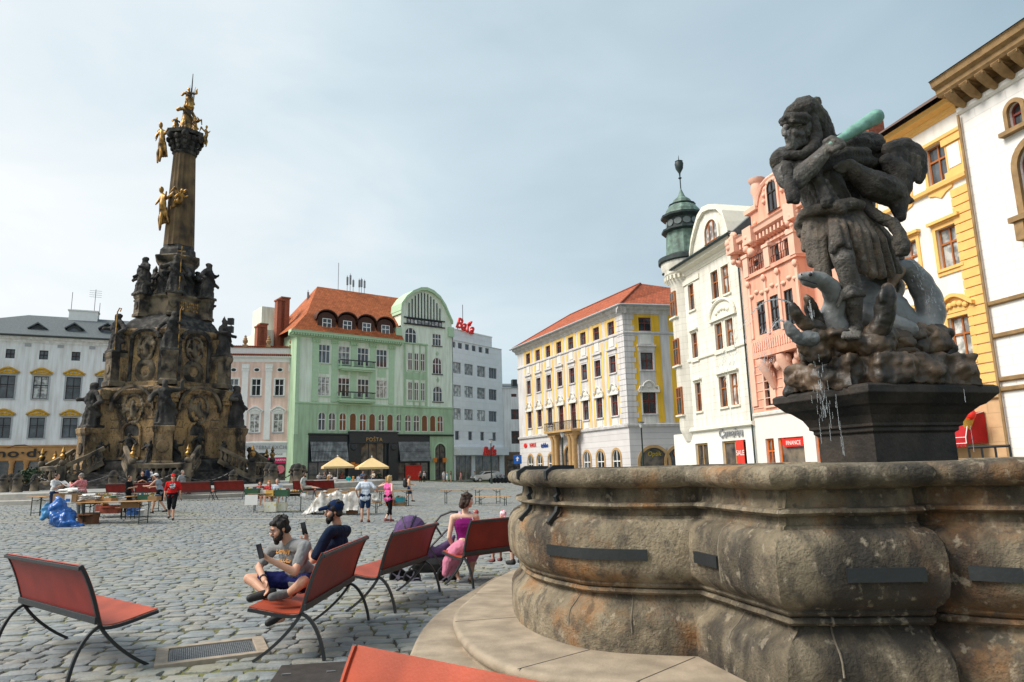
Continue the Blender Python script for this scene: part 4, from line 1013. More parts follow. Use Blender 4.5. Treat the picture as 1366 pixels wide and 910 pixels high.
u_, zz = D.on(*f(692,772)); MB().lathe([(0,0),(.75,0),(.75,.05),(0,.05)],(0,0,0),20,M=Matrix.Translation((u_,.12,zz))@Matrix.Rotation(PI/2,4,'X')@Matrix.Diagonal((1,.75,1,1))).build('round_sign', mat('orange_sign', (.72,.22,.02)), D.root)
# roof: hip over the corner
e = eave+.08
rzz = z_r
dep = 11.0
an = math.atan2(D.d.y, D.d.x)-math.atan2(B.d.y, B.d.x)
def dl(x, y): return (B.L + x*math.cos(an) - y*math.sin(an), x*math.sin(an) + y*math.cos(an))
rp = B.on(*f(537,82), -5.5); rt_ = B.on(*f(205,235), -5.5)
K = (B.L+.75, -.75, e); Lf = (-.75, -.75, e); bk = dl(D.L, -.75)
r0 = (rt_[0]*.0+ 5.5, 5.5, rp[1]); r1_ = (B.L-4.6, 5.5, rp[1]); far = dl(D.L, 7)
uvmesh('roof', [[Lf,K,r1_,r0],[(-.75,12,e),Lf,r0],[K,(bk[0],bk[1],e),(far[0],far[1],rp[1]),r1_],[(B.L-8,12,e),(-.75,12,e),r0,r1_]], M_redtile, B.root)
MB().tube([r0,r1_],.13,6).tube([r1_,K],.12,6).tube([Lf,r0],.12,6).build('ridge_tile', M_redtile, B.root)
MB().tube([(-.7,-.85,e),(B.L+.8,-.85,e)],.1,6).tube([(B.L+.8,-.85,e),(bk[0],bk[1]-.1,e)],.1,6).build('gutter', M_gtrim, B.root)
shell(B, B.L, 12, eave, M_gy)
# ---------------------------------------------------------------- the row of houses on the sunny side, behind the fountain
def rl(Y): return Vector((13.83+.2284*(57-Y), Y, 0))
RA = rl(60); RD = (rl(20)-rl(60)).normalized()
def rp_(u): q = RA + RD*u; return (q.x, q.y)
# ================================================================ G: cream house with the corner turret
B = Bd('turret_house', 'cream corner house with round turret under a green copper cupola', 'building', rp_(3.2), rp_(13.34), 0)
f = lambda x, y: (860+x/2.167, 200+y/2.167)
z = lambda x, y: B.on(*f(x,y))[1]
M_cr = mat('cream_render', (.82,.80,.72), rough=.85, var=.05, scale=.8, bump=0, streak=.2, extra=rusticated(60, .52, .86))
M_crt = mat('cream_trim', (.80,.77,.66), rough=.85, var=.1)
M_ow = mat('orange_window_wood', (.42,.14,.04), rough=.5, var=.25)
lc = [(135,425),(145,567),(157,712)]; ul = sum(B.on(*f(*p))[0] for p in lc)/3
ua = sum(B.on(*f(*p))[0] for p in ((203,390),(216,543),(228,698)))/3; ub = sum(B.on(*f(*p))[0] for p in ((233,375),(246,530),(261,690)))/3
h1 = (z(233,332), z(233,418)); h2 = (z(246,487), z(246,576)); h3 = (z(261,645), z(261,738))
ops = []
for hh in (h1,h2,h3):
    for u, wd in ((ul,.95),(ua,1.05),(ub,1.05)): ops.append(dict(u=u,w=wd,z0=hh[1],z1=hh[0]))
zs = z(200,805); eave = (z(255,255)+z(87,355))/2
wall(ops, 0, B.L, zs, eave).build('wall', M_cr, B.root)
for k, o in enumerate(ops): win(B, o, M_ow, [M_glass, M_curtain][k % 3 == 2], cols=2, tr=.62, sill=M_crt); surround(B, o, M_crt, .1, .04, ped=None if k < 3 or k == 4 or k == 5 else 'barlow')
um = (ua+ub)/2; zz = h2[0]
mb = MB()
arcp = [(um+1.75*math.cos(PI-PI*i/14), zz+.35+1.25*math.sin(PI*i/14)) for i in range(15)]
for a, b in zip(arcp[:-1],arcp[1:]): mb.tube([(a[0],-.12,a[1]),(b[0],-.12,b[1])], .12, 6)
mb.prism([(um-1.7,zz+.2)]+arcp+[(um+1.7,zz+.2)], -.07, 0); mb.bx(um-1.9,um+1.9,-.2,0,zz+.18,zz+.36)
for i in range(5): mb.ball((um-.8+.4*i,-.1,zz+.75+.2*math.sin(PI*i/4)),(.2,.1,.2),8)
mb.build('arched_hood', M_crt, B.root, smooth=40)
cornice(B, -.2, B.L, eave-.85, M_crt, CORN); cornice(B, 0, B.L, z(180,600), M_crt, BAND, 'string_course'); cornice(B, 0, B.L, zs-.15, M_crt, [(.05,0),(.25,.1),(.25,.3),(.05,.35)], 'base_course')
mb = MB()
for i in range(26): x = .2+(ul+1.2)*i/25; mb.bx(x-.09,x+.09,-.1,0,eave-1.55,eave-1.15)
mb.build('dentil', M_crt, B.root)
MB().tube([(-.5,-.82,eave),(B.L,-.82,eave)],.12,6).tube([(B.L-.12,-.14,.1),(B.L-.12,-.14,eave-.9),(B.L-.12,-.75,eave)],.07,6).build('gutter', M_dkcopper, B.root)
# gable with its arched window
gp = [f(*p) for p in ((145,303),(150,262),(158,228),(168,195),(182,172),(200,164),(222,163),(240,180),(250,210),(258,240))]
gl = [B.on(*p) for p in gp]; gb = [(gl[0][0], eave-.2)] + gl + [(gl[-1][0], eave-.2)]
gb = [(min(q[0], B.L-.05), q[1]) for q in gb]
MB().prism(gb, -.25, 3.5).build('gable', M_cr, B.root)
mb = MB()
for a, b in zip(gl[:-1],gl[1:]): 
    mb.add([(a[0],-.5,a[1]-.25),(b[0],-.5,b[1]-.25),(b[0],-.5,b[1]+.15),(a[0],-.5,a[1]+.15),(a[0],3.6,a[1]-.25),(b[0],3.6,b[1]-.25),(b[0],3.6,b[1]+.15),(a[0],3.6,a[1]+.15)],[(0,1,2,3),(4,5,1,0),(3,2,6,7),(5,4,7,6)])
mb.build('gable_moulding', M_crt, B.root, smooth=40)
u, zz = B.on(*f(206,268)); o = dict(u=u,w=1.9,z0=zz+.1,z1=zz+1.75,arch=.95)
f_ = win(B, o, M_ow, M_curtain, cols=3, tr=.0, y=-.34); surround(B, o, M_crt, .2, .4)
uvmesh('roof', [[(0,-.6,eave+.05),(B.L,-.6,eave+.05),(B.L,5.5,eave+5),(0,5.5,eave+5)],[(B.L,11,eave),(0,11,eave),(0,5.5,eave+5),(B.L,5.5,eave+5)],[(B.L,-.6,eave+.05),(B.L,11,eave),(B.L,5.5,eave+5)],[(0,11,eave),(0,-.6,eave+.05),(0,5.5,eave+5)]], M_slate, B.root)
shell(B, B.L, 11, eave, M_cr)
# turret on the corner
tcx, tcy = B.on(*f(100,325))[0]-.55, .9
tr_ = 1.75; zc = z(100,325); zl = z(85,812)
MB().lathe([(1.0,zl-1.0),(1.3,zl-.3),(1.42,zl),(1.42,zc-1.9),(1.6,zc-1.5),(tr_-.05,zc-1.1),(tr_+.1,zc-.95),(tr_+.12,zc-.7),(tr_+.35,zc-.3),(tr_+.36,zc)], (tcx,tcy,0), 36).build('turret_wall', M_cr, B.root, smooth=35)
wb = MB()
for (hh, px) in ((h1,71),(h2,82),(h3,91)):
    for an in (-138, -92):
        M = Matrix.Translation((tcx,tcy,0)) @ Matrix.Rotation(rad(an+90),4,'Z') @ Matrix.Translation((0,-1.42,0))
        fr = MB(); z0_, z1_ = hh[1]-.1, hh[0]-.1
        for x0,x1,a,b in ((-.5,-.4,z0_,z1_),(.4,.5,z0_,z1_),(-.4,.4,z0_,z0_+.1),(-.4,.4,z1_-.1,z1_),(-.04,.04,z0_+.1,z1_-.1),(-.4,.4,z0_+(z1_-z0_)*.62-.04,z0_+(z1_-z0_)*.62+.04)): fr.bx(x0,x1,-.06,.12,a,b,0,M)
        w_ = fr.build('window', M_ow, B.root)
        MB().bx(-.42,.42,-.035,.1,z0_+.02,z1_-.02,0,M).build('pane', M_glass, w_)
        MB().bx(-.62,.62,-.16,.1,z0_-.12,z0_-.003,0,M).build('sill', M_crt, w_)
mb = MB()
for i in range(30): a = 2*PI*i/30; mb.cbx((tcx+(tr_+.06)*math.cos(a),tcy+(tr_+.06)*math.sin(a),zc-1.3),(.2,.16,.35),a)
mb.build('dentil', M_crt, B.root)
zt = lambda y: B.on(*f(103,y), 0)[1]
k = [zt(y) for y in (325,300,240,222,205,190,170,150,125,115,90,72,40)]
MB().lathe([(tr_+.36,zc+.003),(tr_+.55,zc+.1),(tr_+.55,zc+.45),(tr_+.1,zc+.6),(tr_-.15,zc+.75)], (tcx,tcy,0), 36).build('turret_cornice', M_dkcopper, B.root, smooth=35)
n8 = 12
cb = zc+.75; s = (k[8]-cb)/(k[8]-k[0])
H = lambda t: cb + (zt(106)-cb)*t
MB().lathe([(tr_-.15,cb),(tr_-.25,H(.36))], (tcx,tcy,0), n8).lathe([(tr_-.15,H(.64)),(tr_-.28,H(.72)),(tr_-.6,H(.80)),(tr_-.85,H(.82))], (tcx,tcy,0), n8).lathe([(tr_-.85,H(.82)),(tr_-1.0,H(.90)),(tr_-1.4,H(.96)),(.25,H(1.0)),(.12,H(1.06)),(.05,H(1.1))], (tcx,tcy,0), n8).build('cupola', M_copper, B.root)
MB().lathe([(tr_-.25,H(.36)),(tr_+.12,H(.38)),(tr_+.12,H(.41)),(tr_-.35,H(.43)),(tr_-.35,H(.58)),(tr_+.1,H(.61)),(tr_+.12,H(.64)),(tr_-.15,H(.645))], (tcx,tcy,0), n8).lathe([(tr_-.83,H(.81)),(tr_-.62,H(.815)),(tr_-.6,H(.83)),(tr_-.9,H(.85))],(tcx,tcy,0),n8).build('lantern_band', M_dkcopper, B.root)
lw_ = MB()
for i in range(n8):
    a = 2*PI*(i+.5)/n8; M = Matrix.Translation((tcx,tcy,H(.505))) @ Matrix.Rotation(a+PI/2,4,'Z') @ Matrix.Translation((0,-(tr_-.40),0)) @ Matrix.Rotation(PI/2,4,'X') @ Matrix.Diagonal((1,.85,1,1))
    lw_.lathe([(.0,0),(.33,0),(.33,.08),(0,.08)],(0,0,0),14,0,M=M)
lw_.build('lantern_glazing', mat('lead_glass', (.16,.19,.19), rough=.3), B.root)
MB().lathe([(.05,H(1.08)),(.05,H(1.26)),(.16,H(1.28)),(.05,H(1.30)),(.08,H(1.36)),(.32,H(1.44)),(.38,H(1.52)),(.3,H(1.55)),(.34,H(1.56)),(.05,H(1.57)),(.015,H(1.66))],(tcx,tcy,0),14).build('finial', M_dkcopper, B.root, smooth=40)
so_ = [dict(u=B.on(*f(165,870))[0], w=2.0, z0=.1, z1=z(165,848)), dict(u=B.on(*f(258,865))[0], w=3.2, z0=.1, z1=z(258,840))]
M_cs = mat('cream_shopfront', (.80,.79,.72), rough=.8, var=.06)
wall(so_, -2.2, B.L, 0, zs-.152).build('shop_front', M_cs, B.root)
for o in so_: win(B, o, M_tan, M_shop, cols=2, tr=0, fw=.14)
u, zz = B.on(*f(252,818)); textmesh('Camaïeu', .85, 'shop_lettering', mat('grey_letter', (.3,.31,.33), rough=.5), B.root, Matrix.Translation((u,-.1,zz)), .04, spacing=1.1)
u, zz = B.on(*f(275,868)); MB().bx(u-.5,u+.5,.02,.06,zz-1.3,zz+.9).build('sale_poster', mat('sale_red', (.75,.05,.03)), B.root); textmesh('SALE', .5, 'poster_lettering', M_white, B.root, Matrix.Translation((u,.01,zz-.2)), .004)
# ================================================================ H: pink house
B = Bd('ornate_house', 'salmon pink house with oriel balcony, curled gable and rich stucco', 'building', rp_(13.36), rp_(23.9), 0)
M_sp = mat('salmon_render', (.82,.42,.30), rough=.85, var=.1, scale=.9, streak=.2)
M_spl = mat('pale_salmon_trim', (.84,.50,.38), rough=.85, var=.12, scale=2)
g1_ = lambda x, y: (970+x/4.554, 220+y/4.55); g3_ = lambda x, y: (970+x/4.23, 400+y/4.233)
on = lambda q: B.on(*q)
zt1 = on(g1_(295,482))[1]; zb1 = on(g1_(300,600))[1]
wu = [on(g1_(182,585))[0], on(g1_(298,545))[0], on(g1_(378,500))[0]]
U1 = [dict(u=wu[0],w=.95,z0=zb1+.45,z1=zt1-.35), dict(u=wu[1],w=.85,z0=zb1-.3,z1=zt1), dict(u=wu[2],w=.85,z0=zb1-.3,z1=zt1)]
uc = (wu[1]+wu[2])/2
U1 += [dict(u=2*uc-wu[0],w=.95,z0=zb1+.45,z1=zt1-.35)]
lo = [on(g3_(240,505))[0], on(g3_(355,465))[0]]; zl1 = on(g3_(240,405))[1]; zl0 = on(g3_(240,598))[1]
U3 = [dict(u=u,w=.95,z0=zl0,z1=zl1) for u in (lo[0], lo[1], 2*uc-lo[0]+.4)]
zs = on(g3_(200,640))[1]; eave = on(g1_(160,430))[1]
wall(U1+U3, 0, B.L, zs, eave).build('wall', M_sp, B.root)
for o in U1+U3: win(B, o, M_dkwood, M_glass, cols=2, tr=.62, bars=2, sill=M_spl); surround(B, o, M_spl, .16, .07, ped='barlow')
# oriel
o0, o1 = on(g3_(190,200))[0]+.6, 2*uc-(on(g3_(190,200))[0]+.6); zo1 = on(g1_(340,640))[1]; zo0 = on(g3_(200,320))[1]; ou = .95
wz0, wz1 = on(g3_(222,215))[1], on(g1_(228,850))[1]
oo = [dict(u=u-o0,w=.8,z0=wz0,z1=wz1) for u in (uc-.75-.55, uc-.75+.6, uc+1.9)]
oo = [dict(u=x,w=.85,z0=wz0,z1=wz1) for x in ((o1-o0)*.22,(o1-o0)*.5,(o1-o0)*.78)]
om = wall(oo, 0, o1-o0, zo0, zo1, rev=.15); om.bx(0,.02,.0,ou,zo0,zo1).bx(o1-o0-.02,o1-o0,0,ou,zo0,zo1).bx(-.15,o1-o0+.15,-.15,ou,zo1,zo1+.25).bx(-.12,o1-o0+.12,-.12,ou,zo0-.3,zo0)
om.bx(-.06,o1-o0+.06,-.08,0,wz0-1.15,wz0-.2)
orl = om.build('oriel', M_sp, B.root, loc=(o0,-ou,0))
for o in oo: win(B, o, M_dkwood, M_glass, cols=2, tr=.65, bars=2, y=.04, parent=orl)
mb = MB()
for i in range(22): x = .1+(o1-o0-.2)*i/21; mb.bx(x-.05,x+.05,-.14,-.085,wz0-1.0,wz0-.4)
for x in ((o1-o0)*.36,(o1-o0)*.64,.08,o1-o0-.08): mb.bx(x-.12,x+.12,-.1,0,wz0-.1,zo1-.4); mb.ball((x,-.15,zo1-.35),(.2,.12,.22),8)
for i in range(9): mb.ball(((o1-o0)*(i+.5)/9, -.05, wz1+.3+.35*math.sin(PI*(i%3+.5)/3)),(.22,.12,.14),8)
mb.build('oriel_stucco', M_spl, orl, smooth=45)
mb = MB()
for x in (o0+.5, uc, o1-.5): mb.prism([(0,0),(0,0),(0,0)],0,0) if False else mb.tube([(x,-.02,zo0-2.2),(x,-.3,zo0-1.4),(x,-.75,zo0-.6),(x,-.85,zo0-.32)],[.2,.35,.4,.3],8)
for i in range(10): mb.ball((o0+.3+(o1-o0-.6)*i/9,-.35-.2*(i%2),zo0-.65-.3*(i%3==0)),(.25,.25,.3),8)
mb.build('corbel', M_spl, B.root, smooth=45)
# iron balcony railing on the oriel
mb = MB(); za = zo1+.25
for i in range(20):
    x = o0+.1+(o1-o0-.2)*i/19
    mb.tube([(x,-ou-.02,za),(x+.09,-ou-.07,za+.35),(x-.07,-ou-.02,za+.7),(x+.05,-ou-.02,za+1.05)],.022,4)
mb.tube([(o0,-ou-.02,za+1.08),(o1,-ou-.02,za+1.08)],.03,4); mb.tube([(o0,-ou-.02,za+.5),(o1,-ou-.02,za+.5)],.02,4)
mb.build('railing', M_black, B.root)
for x in (o0+.1, uc-.1, o1-.1): MB().bx(x-.28,x+.28,-ou-.2,-ou+.3,za-.1,za+1.2).bx(x-.36,x+.36,-ou-.27,-ou+.35,za+1.201,za+1.4).build('balcony_pier', M_spl, B.root)
# cornice, pilasters and stucco heads
cornice(B, 0, B.L, eave-.75, M_spl, [(.05,0),(.25,.15),(.3,.35),(.75,.5),(.8,.75),(.9,.85)])
mb = MB(); n = 26
for i in range(n): x = .2+(B.L-.4)*i/(n-1); mb.bx(x-.09,x+.09,-.62,0,eave-.75,eave-.42)
mb.build('cornice_bracket', M_spl, B.root)
mb = MB(); r_ = random.Random(5)
for x in (.35, uc-2.3, uc+2.3, B.L-.35):
    mb.bx(x-.3,x+.3,-.12,0,zs+.5,eave-.75); mb.bx(x-.5,x+.5,-1.0,0,eave-.85,eave+.25)
    for i in range(12): mb.ball((x+r_.uniform(-.4,.4),-.35-r_.uniform(0,.6),eave-1.6+r_.uniform(0,2.2)),r_.uniform(.14,.28),8)
for x in (wu[0], 2*uc-wu[0]):
    for i in range(5): mb.ball((x-.4+.2*i,-.1,zt1+.55+.25*math.sin(PI*i/4)),(.17,.1,.17),8)
for i in range(7): mb.ball((uc-1.0+.33*i,-.1,zt1+.75+.2*math.sin(PI*i/6)),(.2,.1,.17),8)
mb.build('stucco_ornament', M_spl, B.root, smooth=45)
mb = MB(); zz = zs+.35
while zz < zo0-.4: mb.bx(0,B.L,-.045,0,zz,zz+.05); zz += .55
mb.build('string_course', M_spl, B.root)
# curled gable
gp = [on(g1_(*p)) for p in ((165,290),(168,270),(205,250),(215,190),(235,130),(265,95),(300,68),(325,60))]
gl = [(q[0], q[1]) for q in gp]; ucg = uc; gl = [(min(q[0], ucg-.02), q[1]) for q in gl]; gm_ = [(2*ucg-q[0], q[1]) for q in reversed(gl)]
al = gl + gm_
MB().prism([(al[0][0],eave-.1)]+al+[(al[-1][0],eave-.1)], -.3, .35).build('gable', M_sp, B.root)
mb = MB()
for a, b in zip(al[:-1],al[1:]): mb.tube([(a[0],-.32,a[1]),(b[0],-.32,b[1])],.16,6)
mb.bx(al[0][0]-.5,al[0][0]+.9,-.5,.4,al[0][1]-.1,al[0][1]+.2); mb.bx(al[-1][0]-.9,al[-1][0]+.5,-.5,.4,al[0][1]-.1,al[0][1]+.2)
for x in (al[0][0]+.75, al[-1][0]-.75): mb.lathe([(.34,0),(.34,.7),(.46,1.0),(.38,1.5),(.52,1.65),(.56,1.85),(.4,1.9)],(x,-.1,al[0][1]+.2),12)
for i in range(9): a = PI*i/8; mb.ball((ucg+1.0*math.cos(a),-.33,eave+1.6+1.1*math.sin(a)),.17,8)
mb.build('gable_moulding', M_spl, B.root, smooth=45)
zz = on(g1_(312,270))[1]; o = dict(u=ucg,w=1.0,z0=zz-.1,z1=zz+1.95,arch=.5); win(B, o, M_dkwood, M_glass, cols=2, y=-.42); surround(B, o, M_spl, .18, .42)
M_graytile = mat('brown_roof_tile', (.2,.12,.09), rough=.85, var=.3, bump=0, extra=tiled(.35,.3))
uvmesh('roof', [[(0,-.3,eave+.1),(B.L,-.3,eave+.1),(B.L,5,eave+4.6),(0,5,eave+4.6)],[(B.L,11,eave),(0,11,eave),(0,5,eave+4.6),(B.L,5,eave+4.6)],[(B.L,-.3,eave+.1),(B.L,11,eave),(B.L,5,eave+4.6)],[(0,11,eave),(0,-.3,eave+.1),(0,5,eave+4.6)]], M_graytile, B.root)
so_ = [dict(u=on(g3_(243,840))[0],w=.95,z0=.1,z1=on(g3_(243,783))[1]), dict(u=on(g3_(360,830))[0],w=2.6,z0=.1,z1=on(g3_(360,775))[1]), dict(u=on(g3_(360,830))[0]+3.2,w=1.6,z0=.1,z1=on(g3_(360,775))[1]), dict(u=on(g3_(360,830))[0]+5.4,w=1.4,z0=.1,z1=on(g3_(360,775))[1])]
wall(so_, 0, B.L, 0, zs-.003).build('shop_front', mat('pale_pink_shopfront', (.82,.72,.66), rough=.8, var=.06), B.root)
cornice(B, 0, B.L, zs-.2, M_offwhite, BAND, 'shop_cornice')
M_orf = mat('orange_shop_frame', (.70,.16,.02), rough=.5)
for o in so_: win(B, o, M_orf, M_shop, cols=2 if o['w'] < 1.2 else 1, tr=.75 if o['w'] < 1.2 else 0, fw=.12)
u, zz = on(g3_(370,808)); MB().bx(u-.95,u+.95,.04,.1,zz-.22,zz+.28).bx(u-1.15,u-.951,.04,.1,zz-.1,zz+.4).bx(u+.951,u+1.15,.04,.1,zz-.1,zz+.4).build('red_sign', M_red, B.root); textmesh('FINANCE', .36, 'sign_lettering', M_white, B.root, Matrix.Translation((u,.032,zz)), .004)
shell(B, B.L, 11, eave, M_sp)
# ================================================================ I: white house with ochre dressings
B = Bd('town_house', 'white house with ochre window surrounds and ochre quoins behind the statue', 'building', rp_(23.92), rp_(31.85), 0)
M_iw = mat('cream_white_render', (.84,.80,.75), rough=.85, var=.04, scale=.8, streak=.12)
M_oc = mat('ochre_trim', (.88,.52,.17), rough=.8, var=.12, scale=3, bump=.3, bscale=14)
M_tanb = mat('tan_base', (.62,.40,.22), rough=.85, var=.12, bump=0, extra=rusticated(1.2,.6,.85))
h1_ = lambda x, y: (1180+x/3.247, 40+y/3.25); h2_ = lambda x, y: (1180+x/2.844, 300+y/2.844)
on = lambda q: B.on(*q)
ua = (on(h1_(230,580))[0]+on(h2_(243,85))[0]+on(h2_(295,435))[0])/3; ub = on((1212,335))[0]
sp = ua-ub
us = [ua, ub, ub-sp]
us = [u for u in us if u > .7]
wA = 1.15
q1 = (on(h1_(225,495))[1], on(h1_(235,665))[1]); q2 = (on(h2_(238,5))[1], on(h2_(250,160))[1]); q3 = (on(h2_(285,345))[1], on(h2_(300,520))[1])
r1 = [dict(u=u,w=wA,z1=q1[0],z0=q1[1]) for u in us]; r2 = [dict(u=u,w=wA,z1=q2[0],z0=q2[1]) for u in us]; r3 = [dict(u=u,w=wA,z1=q3[0],z0=q3[1]) for u in us]
eave = on((1280,128))[1]; zs = on(h2_(350,650))[1]
wall(r1+r2+r3, 0, B.L, zs, eave).build('wall', M_iw, B.root)
for o in r1+r2+r3: win(B, o, M_ow, M_glass if o in r1 else M_curtain, cols=2, tr=.62, sill=M_oc)
for o in r1: surround(B, o, M_oc, .15, .06)
for o in r2: surround(B, o, M_oc, .18, .07, ped='barlow', drop=.3)
for o in r3: surround(B, o, M_oc, .18, .07, ped='curve')
mb = MB()
zb = on(h1_(350,640))[1]
for o in r1: mb.prism([(o['u']-.75,o['z0']-.14),(o['u']+.75,o['z0']-.14),(o['u']+.65,o['z0']-.45),(o['u']+.3,o['z0']-.55),(o['u'],o['z0']-.75),(o['u']-.3,o['z0']-.55),(o['u']-.65,o['z0']-.45)],-.07,0)
mb.build('ochre_apron', M_oc, B.root)
for x0, x1 in ((B.L-.95,B.L-.02),(.02,.8)):
    mb = MB()
    zz = zs+.1; k = 0
    while zz < zb-.4: mb.bx(x0-.0, x1, -.1, 0, zz, zz+.36); zz += .42; k += 1
    mb.bx(x0,x1,-.06,0,zb+.3,eave-1.6); mb.bx(x0-.1,x1,-.14,0,eave-1.9,eave-1.6); mb.bx(x0-.1,x1,-.14,0,zb+.25,zb+.55); mb.bx(x0+.14,x1-.14,-.09,0,zb+.7,eave-2.0,1)
    mb.build('quoin_pilaster', [M_oc, M_iw], B.root)
cornice(B, 0, B.L, zb, M_oc, [(.05,0),(.18,.05),(.2,.22),(.06,.28)], 'string_course')
cornice(B, 0, B.L, eave-1.55, M_oc, [(.05,0),(.12,.05),(.13,.2),(.05,.24)], 'frieze_band')
cornice(B, 0, B.L, eave-.6, M_oc, [(a*.8, b*.75) for a, b in CORN])
uvmesh('roof', [[(0,-.9,eave+.02),(B.L,-.9,eave+.02),(B.L,5.5,eave+4.2),(0,5.5,eave+4.2)],[(B.L,11,eave),(0,11,eave),(0,5.5,eave+4.2),(B.L,5.5,eave+4.2)],[(0,11,eave),(0,-.9,eave+.02),(0,5.5,eave+4.2)]], M_graytile, B.root)
u, zz = B.on(1156,173,-3); MB().bx(u-.7,u+.7,2.5,3.6,eave,zz+.4).build('chimney', M_brick, B.root)
so_ = [dict(u=B.L-4.2,w=2.2,z0=.1,z1=zs-1.0), dict(u=1.6,w=2.0,z0=.1,z1=zs-1.0)]
wall(so_, 0, B.L, 0, zs-.003).build('ground_wall', M_tanb, B.root)
for o in so_: win(B, o, M_dkwood, M_shop)
cornice(B, 0, B.L, zs-.2, M_tanb, BAND, 'base_course')
shell(B, B.L, 11, eave, M_iw)
u, zz = on((1297,572)); 
I_B = B
aw = thing('shop_awning', 'red scalloped awning with white piping over the ice cream shop', 'awning', tuple(B.p0 + B.d*u) , B.root.rotation_euler.z)
zt, zl = on((1290,548))[1]-.1, on((1290,592))[1]
mb = MB(); n = 12
prof = [(-.05,zt),(-.5,zt-.1),(-.95,zt-.45),(-1.15,zl+.25),(-1.16,zl)]
rings = [[(x,p[0],p[1]) for p in prof] for x in lin(-1.5,.75,n+1)]
mb.loft(rings, closed=False); mb.add([(-1.5,p[0],p[1]) for p in prof]+[(-1.5,-.05,zl)],[(0,1,2,3,4,5)]); mb.add([(.75,p[0],p[1]) for p in prof]+[(.75,-.05,zl)],[(5,4,3,2,1,0)])
for i in range(n): x = -1.5+2.25*(i+.5)/n; mb.add([(x-.094,-1.165,zl),(x+.094,-1.165,zl),(x+.06,-1.165,zl-.14),(x-.06,-1.165,zl-.14)],[(0,1,2,3)])
mb.build('canopy', mat('red_awning_cloth', (.45,.008,.012), rough=.7), aw)
mb = MB()
for p in prof[1:]: mb.tube([(-1.52,p[0]-.012,p[1]),(.77,p[0]-.012,p[1])],.018,4)
for x in (-1.5,.75): mb.tube([(x,p[0]-.01,p[1]) for p in prof],.018,4)
mb.build('piping', M_white, aw)
u, zz = on((1313,560)); q = B.p0 + B.d*u + Vector((-B.d.y, B.d.x, 0))*(-.9)
ic = thing('ice_cream_sign', 'ice cream cone shop sign with two red scoops beside the awning', 'shop sign', (q.x,q.y,zz), B.root.rotation_euler.z)
MB().lathe([(.01,-.62),(.27,0),(.29,.03),(.0,.05)],(0,0,0),16).build('cone', mat('waffle', (.68,.36,.06), rough=.7, var=.35, scale=14), ic, smooth=40)
remesh(MB().ball((-.17,0,.2),(.27,.2,.27)).ball((.2,0,.22),(.26,.2,.26)), 'scoop', M_red, ic, .04, 1); remesh(MB().ball((-.42,0,.22),(.16,.12,.3)), 'cream_scoop', M_white, ic, .04, 1)
MB().tube([(0,.1,0),(0,.9,.0)],.03,6).build('bracket', M_black, ic)
# ================================================================ J: white house with heavy brown cornice
B = Bd('palace', 'white ashlar palace with heavy bracketed brown cornice and arched stone windows', 'building', rp_(31.87), rp_(50), 0)
M_ash = mat('white_ashlar', (.82,.80,.78), rough=.85, var=.04, scale=.8, bump=0, extra=rusticated(1.5, .42, .86))
M_br = mat('brown_stone_trim', (.36,.23,.11), rough=.85, var=.35, scale=3, bump=.3, bscale=14)
on = lambda q: B.on(*q)
eb = on((1266,128))[1]; 
u1, zt_ = on((1354,140)); ub_, zbb = on((1362,205))
tw = [dict(u=u1-.0+x,w=.62,z0=on((1354,172))[1],z1=on((1354,137))[1],arch=.31) for x in (0,1.05)]
u2 = on((1368,250))[0]+.75; bigw = dict(u=u2,w=1.7,z0=on((1362,290))[1],z1=on((1362,205))[1]+.3,arch=.85)
bw2 = dict(u=u2,w=1.6,z0=on((1362,450))[1],z1=on((1362,375))[1],arch=.8); bw3 = dict(u=u2,w=1.6,z0=.8,z1=3.6,arch=.8)
allw = [bigw,bw2,bw3]+tw
ops = list(allw)
for dx in (4.6, 9.2):
    for o in allw: 
        if o['u']+dx < B.L-1: ops.append(dict(o, u=o['u']+dx))
wall(ops, 0, B.L, 0, eb-1.0).build('wall', M_ash, B.root)
for o in ops: win(B, o, M_redwood, M_glass, cols=2 if o['w'] > 1 else 1, tr=.6); surround(B, o, M_br, .28 if o['w'] > 1 else .17, .14)
for o in ops:
    mb = MB()
    if o['w'] > 1: mb.bx(o['u']-1.35,o['u']+1.35,-.45,0,o['z0']-.22,o['z0']-.003); [mb.bx(o['u']+s-.2,o['u']+s+.2,-.35,0,o['z0']-1.0,o['z0']-.222) for s in (-1,1)]
    elif abs((o['u']-u1) % 4.6) < .1: mb.bx(o['u']-.7,o['u']+1.75,-.28,0,o['z0']-.18,o['z0']-.003)
    if mb.v: mb.build('sill', M_br, B.root)
for py in (400, 445.5, 505.5, 519): cornice(B, 0, B.L, on((1345,py))[1]-.1, M_br, [(.04,0),(.13,.05),(.15,.18),(.04,.22)], 'string_course')
cornice(B, 0, B.L, eb-1.15, M_ash, [(.05,0),(.15,.1),(.15,.28)], 'frieze_band')
cornice(B, -.1, B.L, eb-.35, M_br, [(.9,0),(1.0,.12),(1.02,.3),(1.2,.42),(1.25,.62),(1.3,.7)])
mb = MB(); x = .45
while x < B.L-.3:
    mb.tube([(x,-.1,eb-.95),(x,-.45,eb-.8),(x,-.8,eb-.52),(x,-.92,eb-.35)],[.12,.2,.22,.2],6); mb.bx(x-.2,x+.2,-.95,0,eb-.48,eb-.352); x += .78
mb.bx(0,B.L,-.06,0,eb-.88,eb-.35)
mb.build('cornice_bracket', M_br, B.root, smooth=40)
uvmesh('roof', [[(-.1,-1.35,eb+.36),(B.L,-1.35,eb+.36),(B.L,6,eb+2.2),(-.1,6,eb+2.2)],[(-.1,6,eb+2.2),(-.1,-1.35,eb+.36),(-.1,6,eb-1)]], M_slate, B.root)
shell(B, B.L, 11, eb-1.0, M_ash)
